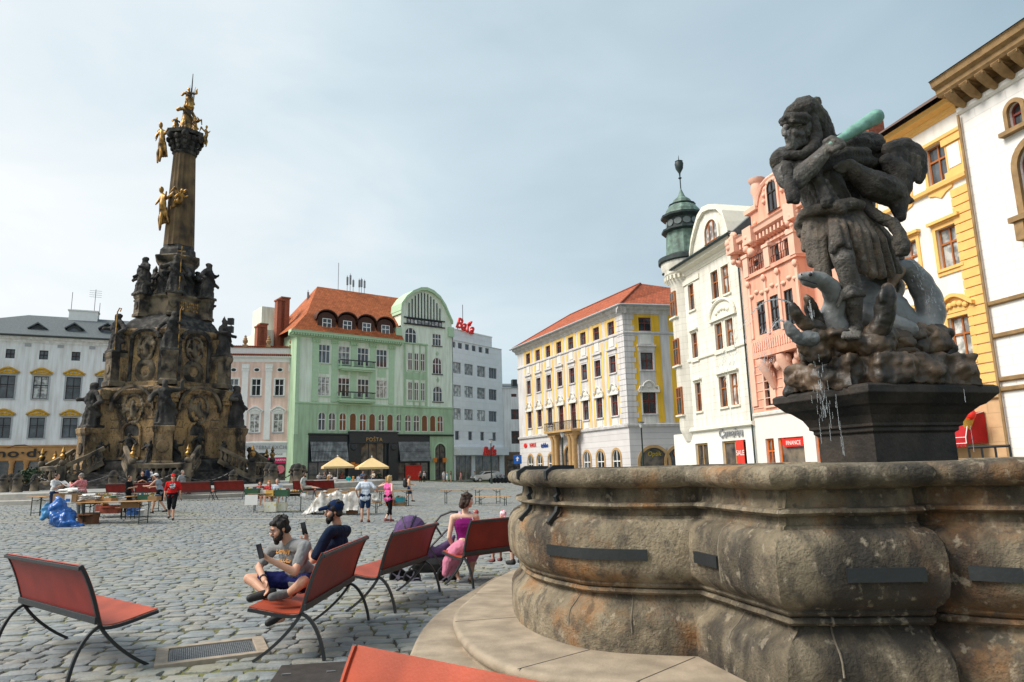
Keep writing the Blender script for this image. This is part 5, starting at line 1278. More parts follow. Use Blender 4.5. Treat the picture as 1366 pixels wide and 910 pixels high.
MB().tube([(.06,-.16,.1),(.06,-.16,eb-1.2)],.06,6).build('downpipe', M_br, B.root)
# ---------------------------------------------------------------- the plague column
col = thing('monument_column', 'towering blackened baroque stone column crowded with statues and topped with gilded figures', 'monument', (COL.x, COL.y, 1.165), math.atan2(-COL.y, -COL.x) - rad(2)); col.scale = (.88,.88,1)
def hx(r, z, n=6, a0=0): return [(r*math.cos(2*PI*i/n+a0), r*math.sin(2*PI*i/n+a0), z) for i in range(n)]
def hexloft(prof, name, m, parent=col, n=6, a0=0, caps=True, smooth=None):
    return MB().loft([hx(r,z,n,a0) for r,z in prof], caps=caps).build(name, m, parent, smooth=smooth)
def FMt(phi, a): return Matrix.Rotation(rad(phi), 4, 'Z') @ Matrix.Translation((a,0,0))     # x outward, y along the face
mb = MB()
for i in range(7): mb.loft([hx(R,z) for R,z in ((10.6-.42*i,.155*i-.02),(10.6-.42*i,.155*(i+1)),(10.1-.42*i-.5,.155*(i+1)))], caps=False)
mb.build('stair', M_cdark, col)
hexloft([(7.9,.6),(7.9,1.08),(6.6,1.085),(6.3,1.09),(6.3,1.75),(6.1,1.9),(5.9,1.95)], 'plinth', M_cdark)
hexloft([(5.8,1.9),(5.72,2.1),(5.66,2.2),(5.6,5.6),(5.75,5.75),(5.8,5.95),(5.62,6.0),(5.62,6.6),(5.9,6.75),(6.05,6.95),(6.0,7.1),(5.2,7.3),(4.5,7.45)], 'lower_drum', M_drum)
hexloft([(4.75,7.3),(4.7,7.6),(4.35,7.8),(4.25,11.0),(4.4,11.15),(4.55,11.4),(4.6,11.65),(4.5,11.8)], 'upper_drum', M_drum)
hexloft([(4.5,11.78),(4.35,11.95),(3.9,12.5),(3.2,12.95),(2.9,13.1)], 'stone_roof', M_cdark)
hexloft([(2.9,13.0),(2.85,13.3),(2.75,14.4),(2.95,14.6),(2.9,14.75),(2.2,14.8),(2.05,15.1),(1.8,15.4),(1.72,17.6),(1.95,17.8),(2.15,18.1),(2.1,18.2)], 'upper_pedestal', M_cmid)
hexloft([(2.1,18.15),(1.75,18.3),(1.7,18.7),(1.45,18.95),(1.4,19.2)], 'shaft_base', M_cdark)
n = 36
def flut(r, z): return [((r*(1-.055*(i%2)))*math.cos(2*PI*i/n)*(1 if (i//6)%2 else .97), (r*(1-.055*(i%2)))*math.sin(2*PI*i/n)*(1 if (i//6)%2 else .97), z) for i in range(n)]
M_shaft = mat('fluted_shaft_stone', (.19,.125,.06), rough=.85, var=.6, scale=.8, bump=.3, bscale=10, col2=(.045,.034,.024), streak=.3)
MB().loft([flut(r,z) for r,z in ((1.36,19.15),(1.34,19.6),(1.2,23),(1.0,27.3))]).build('shaft', M_shaft, col)
cp = MB().lathe([(1.0,27.2),(1.12,27.35),(1.02,27.5),(1.1,28.2),(1.55,28.7)], (0,0,0), 12)
r_ = random.Random(2)
for i in range(12):
    a = 2*PI*i/12
    for k in range(3): cp.ball(((1.1+.2*k)*math.cos(a),(1.1+.2*k)*math.sin(a),27.75+.38*k), (.2,.2,.25), 6)
for s in range(6): a = PI/3*s; cp.ball((1.5*math.cos(a),1.5*math.sin(a),28.75), .34, 8)
cp.loft([hx(1.75,28.9,6),hx(1.8,29.2,6)])
cp.build('capital', M_cdark, col, smooth=50)
# figures: robed bodies with head, arms and falling folds, looking towards -y
def figure(seed, arms=((.30,-.1,.45),(-.32,-.18,.62)), staff=None, mitre=False, folds=9, lean=0, wing=False):
    r = random.Random(seed); mb = MB()
    mb.chain([(0,0,.05),(.01,0,.3),(-.015+lean,0,.55),(lean,0,.72),(lean,0,.8)], [.165,.15,.115,.12,.08], 10)
    mb.cap((-.11+lean,0,.745),.06,(.11+lean,0,.745),.06); mb.ball((lean*1.3,-.02,.885),(.062,.07,.085),10); mb.cap((lean,-.0,.77),.045,(lean*1.2,-.01,.84),.042)
    mb.ball((lean*1.3,-.085,.875),(.015,.02,.022),6); mb.ball((lean*1.3,-.055,.835),(.04,.045,.05),8)
    for i in range(folds):
        a = 2*PI*i/folds + r.uniform(-.2,.2); b = a + r.uniform(-.5,.5)
        mb.chain([(lean+.10*math.cos(b),.09*math.sin(b),.6),(.14*math.cos((a+b)/2),.12*math.sin((a+b)/2),.34),(.19*math.cos(a),.16*math.sin(a),.03)],[.025,.036,.045],6)
    mb.chain([(lean-.12,-.05,.72),(0,-.13,.55),(.14,-.1,.42),(.2,.05,.25)],[.05,.05,.055,.04],8)
    for s, e in zip((1,-1), arms):
        sh = Vector((s*.135+lean,0,.74)); hd = Vector((e[0]+lean,e[1],e[2])); md = (sh+hd)/2 + Vector((s*.08,.06,-.05))
        mb.chain([sh,md,hd],[.055,.05,.035],8); mb.ball(hd,(.035,.035,.045),6)
    if mitre: mb.cap((lean*1.3,0,.93),.06,(lean*1.3,0,1.06),.012)
    else: mb.ball((lean*1.3,.02,.915),(.07,.075,.07),8)
    if wing:
        for s in (-1,1): mb.chain([(s*.08,.1,.7),(s*.26,.18,.85),(s*.3,.2,.55)],[.03,.05,.015],6)
    mb.bx(-.2,.2,-.18,.18,-.01,.05)
    return mb
PROT = {}
def statue(kind, h, pos, face, mt=None, name='statue'):
    if (kind, mt) not in PROT:
        K = dict(a=figure(1), b=figure(2, ((.2,-.22,.55),(-.2,-.2,.58)), mitre=True), c=figure(3, ((.32,-.05,.95),(-.25,-.15,.5)), lean=-.03), d=figure(4, ((.12,-.2,.66),(-.3,-.1,.5)), lean=.035), e=figure(5, ((.3,-.12,.85),(-.28,-.1,.6)), folds=6, wing=True))[kind]
        o = remesh(K, name, mt or M_cdark, col, .016, 1, disp=(.016, 9)); PROT[(kind, mt)] = o.data; 
    else: o = link(name, PROT[(kind, mt)], col)
    o.location = pos; o.rotation_euler = (0,0,face); o.scale = (h*1.15,h*1.15,h)
    return o
PED = [(1.0,0),(1.0,.25),(.85,.35),(.8,1.6),(.95,1.75),(1.0,1.95),(.9,2.0)]
def ring(R, z, h, hs, prof, kinds, w, offs=0):
    for k, a in enumerate((0,60,-60,120,-120,180)):
        x, y = R*math.cos(rad(a+offs)), R*math.sin(rad(a+offs))
        mbp = MB().loft([[(x+p[0]*rr*w,y+p[1]*rr*w,z+hz/2.0*h) for p in [(math.cos(rad(a+offs)+PI/4+PI/2*i)*1.25,math.sin(rad(a+offs)+PI/4+PI/2*i)*1.25) for i in range(4)]] for rr,hz in prof])
        mbp.lathe([(.0,0),(w*.5,0),(w*.45,.12),(0,.14)],(0,0,0),10,M=Matrix.Translation((x,y,z+h*.5))@Matrix.Rotation(rad(a+offs),4,'Z')@Matrix.Translation((w*.7,0,0))@Matrix.Rotation(PI/2,4,'Y'))
        mbp.build('statue_pedestal', M_cmid if R < 6 else M_drum, col)
        statue(kinds[k], hs, (x,y,z+h), rad(a+offs)+PI/2)
ring(6.35, 1.3, 2.95, 3.4, PED, 'caabda', .95)
ring(4.85, 7.35, 2.55, 3.1, PED, 'dbacab', .78)
ring(3.0, 12.9, 1.75, 3.2, PED, 'addcba', .62)
for k, a in enumerate((30,-30,90,-90,150,210)): statue('dcab'[k%4], 2.6, (1.75*math.cos(rad(a)),1.75*math.sin(rad(a)),14.75), rad(a)+PI/2)
# piers clasping the drum corners
for a in range(0,360,60):
    mb = MB(); M = FMt(a, 0)
    mb.bx(4.7,6.0,-.75,.75,1.9,6.0,0,M); mb.bx(3.5,4.75,-.62,.62,7.35,11.2,0,M)
    mb.bx(4.7,6.15,-.9,.9,6.002,6.3,0,M); mb.bx(4.7,6.3,-1.0,1.0,6.302,6.98,0,M)
    mb.build('corner_pier', M_drum, col)
# on every face: arched hood, medallions, niche, round window, small statue
def medallion(a, b, seed, lumps=16):
    r = random.Random(seed); mb = MB()
    for i in range(22):
        w = 2*PI*i/22; mb.ball((.05,a*math.cos(w),b*math.sin(w)),r.uniform(.12,.2),6)
    for i in range(lumps): w = r.uniform(0,2*PI); q = r.uniform(0,.75); mb.ball((.04,a*q*math.cos(w),b*q*math.sin(w)),(.12,r.uniform(.1,.25),r.uniform(.1,.3)),6)
    mb.ball((.1,0,b*.35),(.14,.15,.19),8); mb.cap((.08,0,b*.2),.2,(.08,.05,-b*.5),.26)
    return mb
for k, phi in enumerate((30,-30,90,-90)):
    a1, a2 = 5.6*math.cos(PI/6), 4.28*math.cos(PI/6)
    M = FMt(phi, a1)
    o = remesh(medallion(.85,1.05,k), 'relief', M_cmid, col, .05, 1); o.matrix_local = FMt(phi, a1+.02) @ Matrix.Translation((0,0,5.6))
    mb = MB()
    arc = [(1.75*math.cos(PI*i/14), 5.4+1.75*math.sin(PI*i/14)) for i in range(15)]
    for p, q in zip(arc[:-1],arc[1:]): mb.add([M @ Vector(v) for v in ((.05,p[0],p[1]),(.4,p[0]*1.03,p[1]),(.4,q[0]*1.03,q[1]),(.05,q[0],q[1]),(.05,p[0]*1.12,p[1]+.2),(.42,p[0]*1.12,p[1]+.2),(.42,q[0]*1.12,q[1]+.2),(.05,q[0]*1.12,q[1]+.2))], [(0,1,2,3),(1,5,6,2),(4,7,6,5)])
    mb.build('arched_hood', M_cmid, col)
    MB().add([M @ Vector((.035,y,zz)) for y, zz in [(-1.7,4.9)]+[(p[0]*.97,p[1]) for p in reversed(arc)]+[(1.7,4.9)]], [tuple(range(17))]).build('tympanum', M_drum, col)
    mb = MB()
    nar = [(.62,2.1)]+[(.62*math.cos(PI*i/10),3.9+.62*math.sin(PI*i/10)) for i in range(11)]+[(-.62,2.1)]
    for p, q in zip(nar[:-1],nar[1:]): mb.tube([M @ Vector((.08,p[0]*1.25,p[1]+(.1 if p[1]>3.8 else 0))), M @ Vector((.08,q[0]*1.25,q[1]+(.1 if q[1]>3.8 else 0)))],.12,6)
    for i in range(5): mb.ball(M @ Vector((.1,-.3+.15*i,4.85+.1*math.sin(PI*i/4))),.16,6)
    mb.bx(.0,.55,-1.0,1.0,1.95,2.12,0,M)
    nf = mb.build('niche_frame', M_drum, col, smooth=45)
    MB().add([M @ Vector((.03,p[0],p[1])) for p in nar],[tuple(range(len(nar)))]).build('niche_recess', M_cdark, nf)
    statue('da'[k%2], 1.75, M @ Vector((.3,0,2.12)), rad(phi)+PI/2)
    for s in (-1,1): statue('ce'[k%2], 1.7, M @ Vector((.75,s*2.15,1.6)), rad(phi)+PI/2+s*.3)
    M2 = FMt(phi, a2)
    o = remesh(medallion(.72,.92,k+7), 'relief', M_cmid, col, .05, 1); o.matrix_local = FMt(phi, a2+.02) @ Matrix.Translation((0,0,10.3))
    oc = MB().lathe([(.42,-.02),(.42,.12),(.55,.2),(.8,.16),(.95,.05),(.95,-.02)],(0,0,0),20,M=M2@Matrix.Translation((0,0,8.55))@Matrix.Rotation(PI/2,4,'Y')).build('oculus', M_cmid, col, smooth=40)
    MB().add([M2 @ Vector((.03,.43*math.cos(2*PI*i/16),8.55+.43*math.sin(2*PI*i/16))) for i in range(16)],[tuple(range(16))]).build('opening', M_black, oc)
    mb = MB()
    arc = [(1.25*math.cos(PI*i/10), 11.0+.7*math.sin(PI*i/10)) for i in range(11)]
    for p, q in zip(arc[:-1],arc[1:]): mb.tube([M2 @ Vector((.22,p[0],p[1])), M2 @ Vector((.22,q[0],q[1]))],.2,6)
    for s in (-1,1): mb.bx(.0,.14,s*1.45-.25,s*1.45+.25,7.7,11.0,0,M2)
    for zz in (3.0,3.6,4.2,4.8): mb.bx(0,.03,-2.4,-1.25,zz,zz+.05,0,M); mb.bx(0,.03,1.25,2.4,zz,zz+.05,0,M)
    mb.build('moulding', M_cdark, col, smooth=40)
# balustrades round the corner pedestals
for a in (0,60,-60,120,-120,180):
    M = FMt(a, 0); path = [(6.4,-2.7,2.75),(7.4,-2.35,2.2),(9.0,-1.9,1.45),(9.5,0,1.4),(9.0,1.9,1.45),(7.4,2.35,2.2),(6.4,2.7,2.75)]
    mb = MB()
    P_ = [M @ Vector(p) for p in path]
    mb.tube(P_, .19, 4); mb.tube([p-Vector((0,0,1.0)) for p in P_], .24, 4)
    for p, q in zip(P_[:-1], P_[1:]):
        k = max(3, int((q-p).length/.42))
        for i in range(k):
            b = p.lerp(q, (i+.5)/k); mb.lathe([(.09,-.9),(.07,-.8),(.17,-.5),(.07,-.28),(.1,-.14)], b, 8)
    for p in (P_[2], P_[4]): mb.bx(p.x-.3,p.x+.3,p.y-.3,p.y+.3,p.z-1.3,p.z+.12); mb.ball((p.x,p.y,p.z+.32),(.26,.26,.24),8)
    mb.build('balustrade', M_cmid, col, smooth=40)
    for p in (P_[2], P_[4]): MB().lathe([(.1,.5),(.2,.62),(.24,.8),(.1,.95),(.16,1.05),(.02,1.4)], p, 10).build('gilded_flame', M_gold, col, smooth=40)
# gilded things
def gold(mb, name, vox=.05): return remesh(mb, name, M_gold, col, vox, 1)
statue('a', 2.6, (0,0,29.3), PI/2+.5, M_gold, 'gilded_figure').scale = (3.2,3.2,2.9)
statue('e', 1.5, (.55,.75,29.2), PI/2-.8, M_gold, 'gilded_figure'); statue('d', 1.2, (.7,-.9,29.2), PI/2+.6, M_gold, 'gilded_figure'); statue('c', 1.9, (.1,.1,31.6), PI/2, M_gold, 'gilded_figure')
def angel():
    mb = MB(); mb.chain([(0,0,1.5),(.1,-.05,1.0),(0,0,.6)],[.17,.24,.2]); mb.ball((-.05,-.12,1.85),(.16,.17,.2),10)
    mb.chain([(0,0,.6),(.15,-.15,.25),(.05,-.1,-.35)],[.17,.13,.08]); mb.chain([(0,0,.6),(-.2,0,.2),(-.25,.1,-.35)],[.17,.13,.08])
    mb.chain([(.15,0,1.5),(.4,-.1,1.35),(.6,-.2,1.6)],[.1,.08,.06]); mb.chain([(-.15,0,1.5),(-.4,-.1,1.2),(-.3,-.3,1.0)],[.1,.08,.06])
    for s in (-1,1): mb.chain([(s*.1,.2,1.4),(s*.5,.4,1.7),(s*.75,.45,1.1)],[.08,.12,.04])
    for i in range(6): mb.cap((-.2+.1*i,.05,.8),.09,(-.3+.15*i,.2,.0),.06)
    return mb
ag = gold(angel(), 'gilded_angel'); ag.location = (.7,-1.55,21.0); ag.rotation_euler = (0,0,PI/2-.9); ag.scale = (1.35,1.35,1.5)
ag = link('gilded_angel', ag.data, col); ag.location = (.75,-.55,22.2); ag.rotation_euler = (.9,0,PI/2+.4); ag.scale = (1.0,1.0,1.1)
ag = link('gilded_angel', ag.data, col); ag.location = (.2,-2.05,26.9); ag.rotation_euler = (0,0,PI/2-.5); ag.scale = (1.2,1.2,1.45)
ag = link('gilded_angel', ag.data, col); ag.location = (.2,1.75,28.6); ag.rotation_euler = (0,0,PI/2+.9); ag.scale = (.7,.7,.8)
mb = MB(); mb.tube([(0,.25,31.6),(0,.3,34.9)],[.1,.03],6)
for i in range(9): 
    a = 2*PI*i/9; mb.tube([(.16*math.cos(a),.3+.16*math.sin(a),31.8),(.30*math.cos(a),.3+.30*math.sin(a),33.1+.3*(i%3))],[.05,.012],5)
mb.build('spire_rays', M_cdark, col)
x, y = 3.0, 0
mb = MB().tube([(x+.5,.35,14.9),(x+.5,.4,18.4)],.05,6).bx(x+.46,x+.54,-.0,.75,17.6,17.7).bx(x+.46,x+.54,.05,.7,17.95,18.05); mb.build('gilded_cross', M_gold, col)
for (R,a,zz) in ((4.85,-60,9.9),(4.85,0,9.9)):
    x, y = R*math.cos(rad(a))+.75*math.cos(rad(a+55)), R*math.sin(rad(a))+.75*math.sin(rad(a+55))
    MB().tube([(x,y,zz),(x,y,zz+3.0),(x+.1,y+.15,zz+3.3),(x,y+.28,zz+3.3),(x,y+.2,zz+3.05)],.05,6).build('gilded_crozier', M_gold, col)
M = FMt(30, 2.75*math.cos(PI/6)+.1); mb = MB()
for r in range(3):
    for i in range(9): 
        if (i*5+r*3) % 7: mb.bx(.0,.05,-.85+.19*i,-.85+.19*i+.13,13.45+.28*r,13.63+.28*r,0,M)
mb.build('gilded_inscription', M_gold, col)
# ---------------------------------------------------------------- stone bollards and their chains on the raised pavement
def bollard(px, pb, pt, label, Y, first=[]):
    g = aty(px, pb, Y); z0 = 1.165; h = aty(px, pt, Y).z - z0
    if not first:
        t = thing('stone_bollard', label, 'bollard', (g.x,g.y,z0), 0, 'stone bollards ringing the column')
        MB().lathe([(.36,0),(.37,.12),(.33,.2),(.31,.85),(.37,.92),(.37,1.0),(.3,1.04),(.30,1.1),(.24,1.25),(.12,1.34),(.0,1.37)], (0,0,0), 18).build('post', M_cmid, t, smooth=40)
        mb = MB()
        for s in (-1,1): mb.lathe([(.05,-.02),(.08,-.02),(.08,.02),(.05,.02),(.05,-.02)],(0,0,0),10,M=Matrix.Translation((s*.36,0,.8))@Matrix.Rotation(PI/2,4,'X'))
        mb.build('ring', M_black, t); first.append(t)
    else: t = dup(first[0], loc=(g.x,g.y,z0), label=label)
    t.scale = (h/1.37*.95,)*2 + (h/1.37,)
    return t
BOL = []
spec = [(5,652,632,'dark stone bollard nearest the orange shop front with potted greens beside it',42),(14,651,631,'weathered bollard close behind the first dark one at the shop end of the ring',44),(23,653,631,'black stone bollard standing third along from the orange shop front',41),(46,650,632,'lone bollard between the orange shop pots and the column stairs',44),
        (150,654,627,'tan stone bollard in front of the stairs behind the man in black',40.5),(234,655,626,'dark bollard at the middle of the stairs behind the boy in red',40),(310,655,627,'grey bollard at the end of the stairs behind the red benches',40.5),
        (358,646,618,'black bollard nearest the pink poster shop with heavy round head',50),(364,647,619,'black bollard close in front of another one by the pink poster',48.5),(392,646,619,'bollard beside the green house corner, first of its tight cluster',50.5),(397,647,618,'middle bollard of the tight cluster beside the green house corner',49),(403,646,620,'last bollard of the tight cluster beside the green house corner',50)]
for px,pb,pt,lb,Y in spec: BOL.append(bollard(px,pb,pt,lb,Y))
def chain(a, b, label):
    t = MB(); p, q = BOL[a].location + Vector((0,0,.95)), BOL[b].location + Vector((0,0,.95)); k = int((q-p).length/.16)
    for i in range(k):
        u, v = i/k, (i+1.15)/k; f_ = lambda s: p.lerp(q, s) - Vector((0,0,2.2*s*(1-s)))
        t.tube([f_(u), f_(v)], .045, 5, flat=(1,.45) if i % 2 else (.45,1))
    tag(t.build('iron_chain', M_black), label, 'chain', 'iron chains between the bollards')
chain(3,4,'iron chain sagging between the lone bollard and the tan one by the stairs'); chain(4,5,'iron chain sagging across the foot of the column stairs behind the man in black'); chain(5,6,'iron chain sagging across the stairs behind the boy in red'); chain(6,8,'iron chain running from the stairs to the bollards by the pink poster'); chain(8,9,'short iron chain in front of the pink poster shop'); chain(2,3,'iron chain beside the potted greens of the orange shop')
# ---------------------------------------------------------------- the fountain
def smoothpath(pts, corner, step=.07):
    """dense closed path through pts; points whose index is in corner stay sharp"""
    out = []; n = len(pts); P_ = [Vector((p[0],p[1],0)) for p in pts]
    for i in range(n):
        a, b = P_[i], P_[(i+1)%n]
        pa = a - (b-a) if i in corner else P_[i-1]
        pb = b + (b-a) if (i+1)%n in corner else P_[(i+2)%n]
        k = max(1, int((b-a).length/step))
        for j in range(k):
            t = j/k; t2, t3 = t*t, t*t*t
            out.append(.5*((2*a)+(b-pa)*t+(2*pa-5*a+4*b-pb)*t2+(3*a-pa-3*b+pb)*t3))
    return out
def offset(path, d):
    n = len(path); out = []
    for i in range(n):
        a, b, c = path[i-1], path[i], path[(i+1)%n]
        u = (b-a).normalized(); v = (c-b).normalized()
        n1, n2 = Vector((-u.y,u.x,0)), Vector((-v.y,v.x,0))
        m = n1+n2; m = m/max(.35, m.dot(n1)) if m.length > 1e-6 else n1
        out.append(b + m*d)
    return out
PL = [(.1,9.8),(-.05,9.05),(-.07,8.4),(-.04,7.9),(.02,7.44),(.13,7.08),(.28,6.77),(.53,6.42),(.79,6.24),(1.1,6.13),(1.45,6.05),
      (1.74,4.86),(2.80,4.78),(2.86,4.88),(3.15,4.68),(3.55,4.53),(4.0,4.47),(4.6,4.55),(5.2,4.78),(5.7,5.2),(6.0,5.8),(6.05,6.15),(7.05,6.35),(7.3,7.4),(7.15,7.45),
      (7.45,8.2),(7.5,9.0),(7.2,9.8),(6.6,10.4),(5.9,10.7),(5.6,10.72),(5.2,11.6),(4.0,11.7),(3.8,10.9),(3.2,11.0),(2.3,11.15),(1.3,10.95),(.6,10.5)]
CRN = {10,11,12,13,20,21,22,23,24,30,31,32,33}
BP = smoothpath(PL, CRN)
PROF = [(0,.30),(0,.46),(-.006,.55),(-.03,.60),(-.10,.66),(-.145,.71),(-.16,.745),(-.105,.755),(-.085,.775),(-.10,.80),(-.125,.807),(-.09,.82),(-.075,.84),(-.085,.855),(-.03,.895),(.012,.95),(.026,1.03),(.028,1.2),(.012,1.29),(-.03,1.35),(-.085,1.38),(-.115,1.385),(-.12,1.405),(-.137,1.415),(-.14,1.468),(-.085,1.476),(-.062,1.496),(-.075,1.52),(-.14,1.53),(-.155,1.60),(-.155,1.645),(-.10,1.652),(-.03,1.668),(.012,1.705),(.022,1.75),(.008,1.79),(-.03,1.815),(-.085,1.825),(-.26,1.825),(-.32,1.80),(-.34,1.74),(-.34,1.0)]
fo = thing('stone_fountain', 'large weathered sandstone fountain basin with bulging lobed sides and black iron straps', 'fountain', (0,0,0))
rings = []
for d, z in PROF:
    rings.append([(p.x, p.y, z) for p in offset(BP, -d if False else -d)])
def area(p): return sum(a.x*b.y-b.x*a.y for a,b in zip(p, p[1:]+p[:1]))
SG = 1 if area(BP) > 0 else -1            # outward side of the path
rings = [[(p.x, p.y, z) for p in offset(BP, -d*SG)] for d, z in PROF]
bm_ = MB().loft(rings, caps=False)
rn = 1.0
bv = [Vector(p) for p in bm_.v]
for i, p in enumerate(bv):                # worn, uneven faces
    k = i // len(BP); q = noise.fractal(p*1.6, .8, 2, 4)*.012 + noise.noise(p*7)*.005
    a = BP[i % len(BP)]; c_ = Vector((3.7,7.9,p.z)); dv = (p-c_); dv.z = 0
    if k > 0: p += dv.normalized()*q + Vector((0,0,noise.noise(p*2.5+Vector((9,0,0)))*.008))
bm_.v = [tuple(p) for p in bv]
# vertical joints between the blocks of each course
M_basin2 = M_basin
bm_.build('basin', M_basin2, fo, smooth=42)
nB = len(BP); jm = mat('pale_mortar', (.27,.235,.18), rough=.95, var=.6, scale=5, bump=.4)
for px, k0, k1 in ((755,1,11),(836,1,9),(962,2,24),(1110,1,11)):
    i = min(range(nB), key=lambda i: abs(proj((BP[i].x,BP[i].y,1.1))[0]-px) + (80 if BP[i].y > 8.3 else 0))
    pts = [Vector(bm_.v[k*nB+i]) for k in range(k0, min(k1, len(PROF)-6))]
    MB().tube([p+Vector((.006*noise.noise(p*9),.006*noise.noise(p*9),0)) for p in pts], .007, 5).build('mortar_joint', jm, fo)
MB().loft([[(p.x,p.y,1.5) for p in offset(BP, .33*SG)]], caps=False).add([(p.x,p.y,1.5) for p in offset(BP, .33*SG)], [tuple(range(len(BP)))]).build('water', mat('basin_water', (.03,.045,.045), rough=.08, bump=.3, bscale=6, spec=.6), fo)
UP = [(1.3,12.3),(-.1,11.25),(-.42,10.1),(-.58,9.05),(-.69,8.35),(-.70,7.8),(-.59,7.08),(-.34,6.33),(-.02,5.82),(.35,5.56),(.84,5.42),(1.02,4.2),(3.2,3.95),(4.4,3.6),(6,4),(7.2,5.2),(8.3,6.5),(8.6,9),(7.6,11.6),(5.5,12.5),(3.5,12.5)]
LP = [(.4,12.7),(-.37,11.66),(-.72,10.2),(-.93,9.3),(-1.05,8.3),(-1.06,7.35),(-.98,6.7),(-.62,5.9),(-.2,5.35),(.45,5.0),(.72,4.9),(.80,3.9),(3.2,3.55),(4.7,3.15),(6.4,3.5),(7.7,4.8),(8.8,6.2),(9.1,9),(8,12.1),(5.6,13),(3.2,13)]
for nm, pl, z0, z1, crn in (('upper_step',UP,.10,.30,{0,1,10,11,12}),('lower_step',LP,-.05,.15,{0,1,10,11,12})):
    pth = smoothpath(pl, crn); sg = 1 if area(pth) > 0 else -1
    ring_ = [[(p.x,p.y,z) for p in offset(pth, -d*sg)] for d, z in ((-.05,z0),(-.05,z1-.09),(-.015,z1-.085),(.0,z1-.06),(.0,z1-.035),(-.012,z1-.01),(-.035,z1),(-.055,z1+.001))]
    mb = MB().loft(ring_, caps=False); q = ring_[-1]; mb.add(q, [tuple(range(len(q)))])
    st = mb.build(nm, M_step, fo, smooth=50)
    me = st.data
# joints scored across the step treads
mb = MB()
for a, b in (((-.02,5.82),(.6,6.35)),((.84,5.42),(1.42,6.03)),((-.66,7.6),(.0,7.75)),((-.55,9.2),(-.05,9.1)),((1.9,4.05),(1.98,4.84))):
    mb.tube([(a[0],a[1],.3015),(b[0],b[1],.3015)], .007, 4, flat=(.3,1))
mb.build('joint', mat('joint_mortar', (.1,.085,.065)), fo)
def strapmb(zc, px0, px1, hh=.045):
    idx = [i for i, p in enumerate(BP) if px0 <= proj((p.x,p.y,zc))[0] <= px1 and (p-Vector((0,0,0))).length < 9.3 and p.y < 8.2]
    off = offset(BP, -.03*SG); o2 = offset(BP, -.055*SG); mb = MB()
    r4 = [[(off[i].x,off[i].y,zc-hh),(o2[i].x,o2[i].y,zc-hh),(o2[i].x,o2[i].y,zc+hh),(off[i].x,off[i].y,zc+hh)] for i in idx]
    return mb.loft(r4) if len(r4) > 1 else None
M_strap = mat('blackened_strap', (.016,.02,.023), rough=.5, var=.3, spec=.5)
for a, b in ((735,868),(931,969),(1118,1238),(1282,1372)):
    m_ = strapmb(1.10, a, b)
    if m_: m_.build('iron_strap', M_strap, fo)
for px in (733, 697):
    i = min(range(len(BP)), key=lambda i: abs(proj((BP[i].x,BP[i].y,1.6))[0]-px) + (50 if BP[i].y > 9 or BP[i].y < 6.3 else 0))
    t = (BP[(i+1)%len(BP)]-BP[i-1]).normalized(); nr = Vector((t.y,-t.x,0))*SG; pts = []
    for d, z in ((-.3,1.84),(-.06,1.845),(.02,1.80),(.02,1.75),(-.08,1.69),(-.11,1.6),(-.085,1.57),(-.11,1.5),(-.09,1.43),(-.03,1.37),(.015,1.33)): pts.append(BP[i]+nr*(d+.012)+Vector((0,0,z)))
    MB().tube(pts, .028, 4, up=t).build('iron_hook', M_strap, fo)
# pedestal with its corniced slab
Nn, Rr = Vector((3.58,7.02,0)), Vector((1.02,.33,0)); Ll = Vector((-.24,.74,0))
def pring(o, z):
    u, v = Rr.normalized(), Ll.normalized(); a = Nn-u*o-v*o; b = Nn+Rr+u*o-v*o; c = Nn+Rr+Ll+u*o+v*o; d = Nn+Ll-u*o+v*o
    return [(p.x,p.y,z) for p in (a,b,c,d)]
MB().loft([pring(o,z) for o,z in ((.06,1.0),(.06,1.7),(0,1.74),(0,2.10),(.03,2.12),(.03,2.16),(.06,2.17),(.06,2.20),(.10,2.28),(.18,2.36),(.22,2.38),(.29,2.46),(.31,2.48),(.31,2.55),(.28,2.57))]).build('pedestal', mat('soaked_pedestal_stone', (.075,.058,.045), rough=.6, var=.55, scale=2, bump=.5, bscale=20, col2=(.018,.017,.016), streak=.4), fo, bevel=.008)
# ---------------------------------------------------------------- Hercules with the eagle over the many-headed serpent
hs = thing('hero_statue', 'dark stone hero statue with a club and lion skin standing over the serpent', 'statue', tuple(aty(1160,520,7.5)))
HO = Vector(hs.location)
def sp_(px, py, Y): return aty(px,py,Y) - HO
def chp(mb, pts, n=10):      # [(px, py, Y, radius in photo pixels)]
    mb.chain([sp_(p[0],p[1],p[2]) for p in pts], [p[3]*p[2]/930*1.06 for p in pts], n); return mb
b = MB()
chp(b, [(1082,228,7.35,31),(1100,262,7.4,29),(1112,290,7.4,31)]); chp(b, [(1062,222,7.3,22),(1150,214,7.6,26)]); chp(b, [(1078,205,7.25,16),(1070,186,7.22,13)])
for k in range(4): chp(b, [(1080+k*5,240+k*9,7.06+.01*k,7),(1100+k*5,244+k*8,7.04+.02*k,6)],8)
chp(b, [(1070,226,7.08,15),(1082,228,7.06,13)])
b.ball(sp_(1067,172,7.2), (.135,.165,.185), 16); chp(b, [(1060,186,7.13,11),(1055,191,7.06,7)]); chp(b, [(1051,165,7.06,4.5),(1045,175,6.985,3.4),(1046.5,179,6.98,4.2)],8)
chp(b, [(1049,184,7.03,3.2),(1058,185.5,7.0,3)],8); chp(b, [(1050,188,7.04,3.4),(1058,189,7.01,3.2)],8); chp(b, [(1046,167,7.06,4),(1053,165,7.01,4.2)],8); chp(b, [(1056,165.5,7.0,4.2),(1066,166,7.01,4)],8)
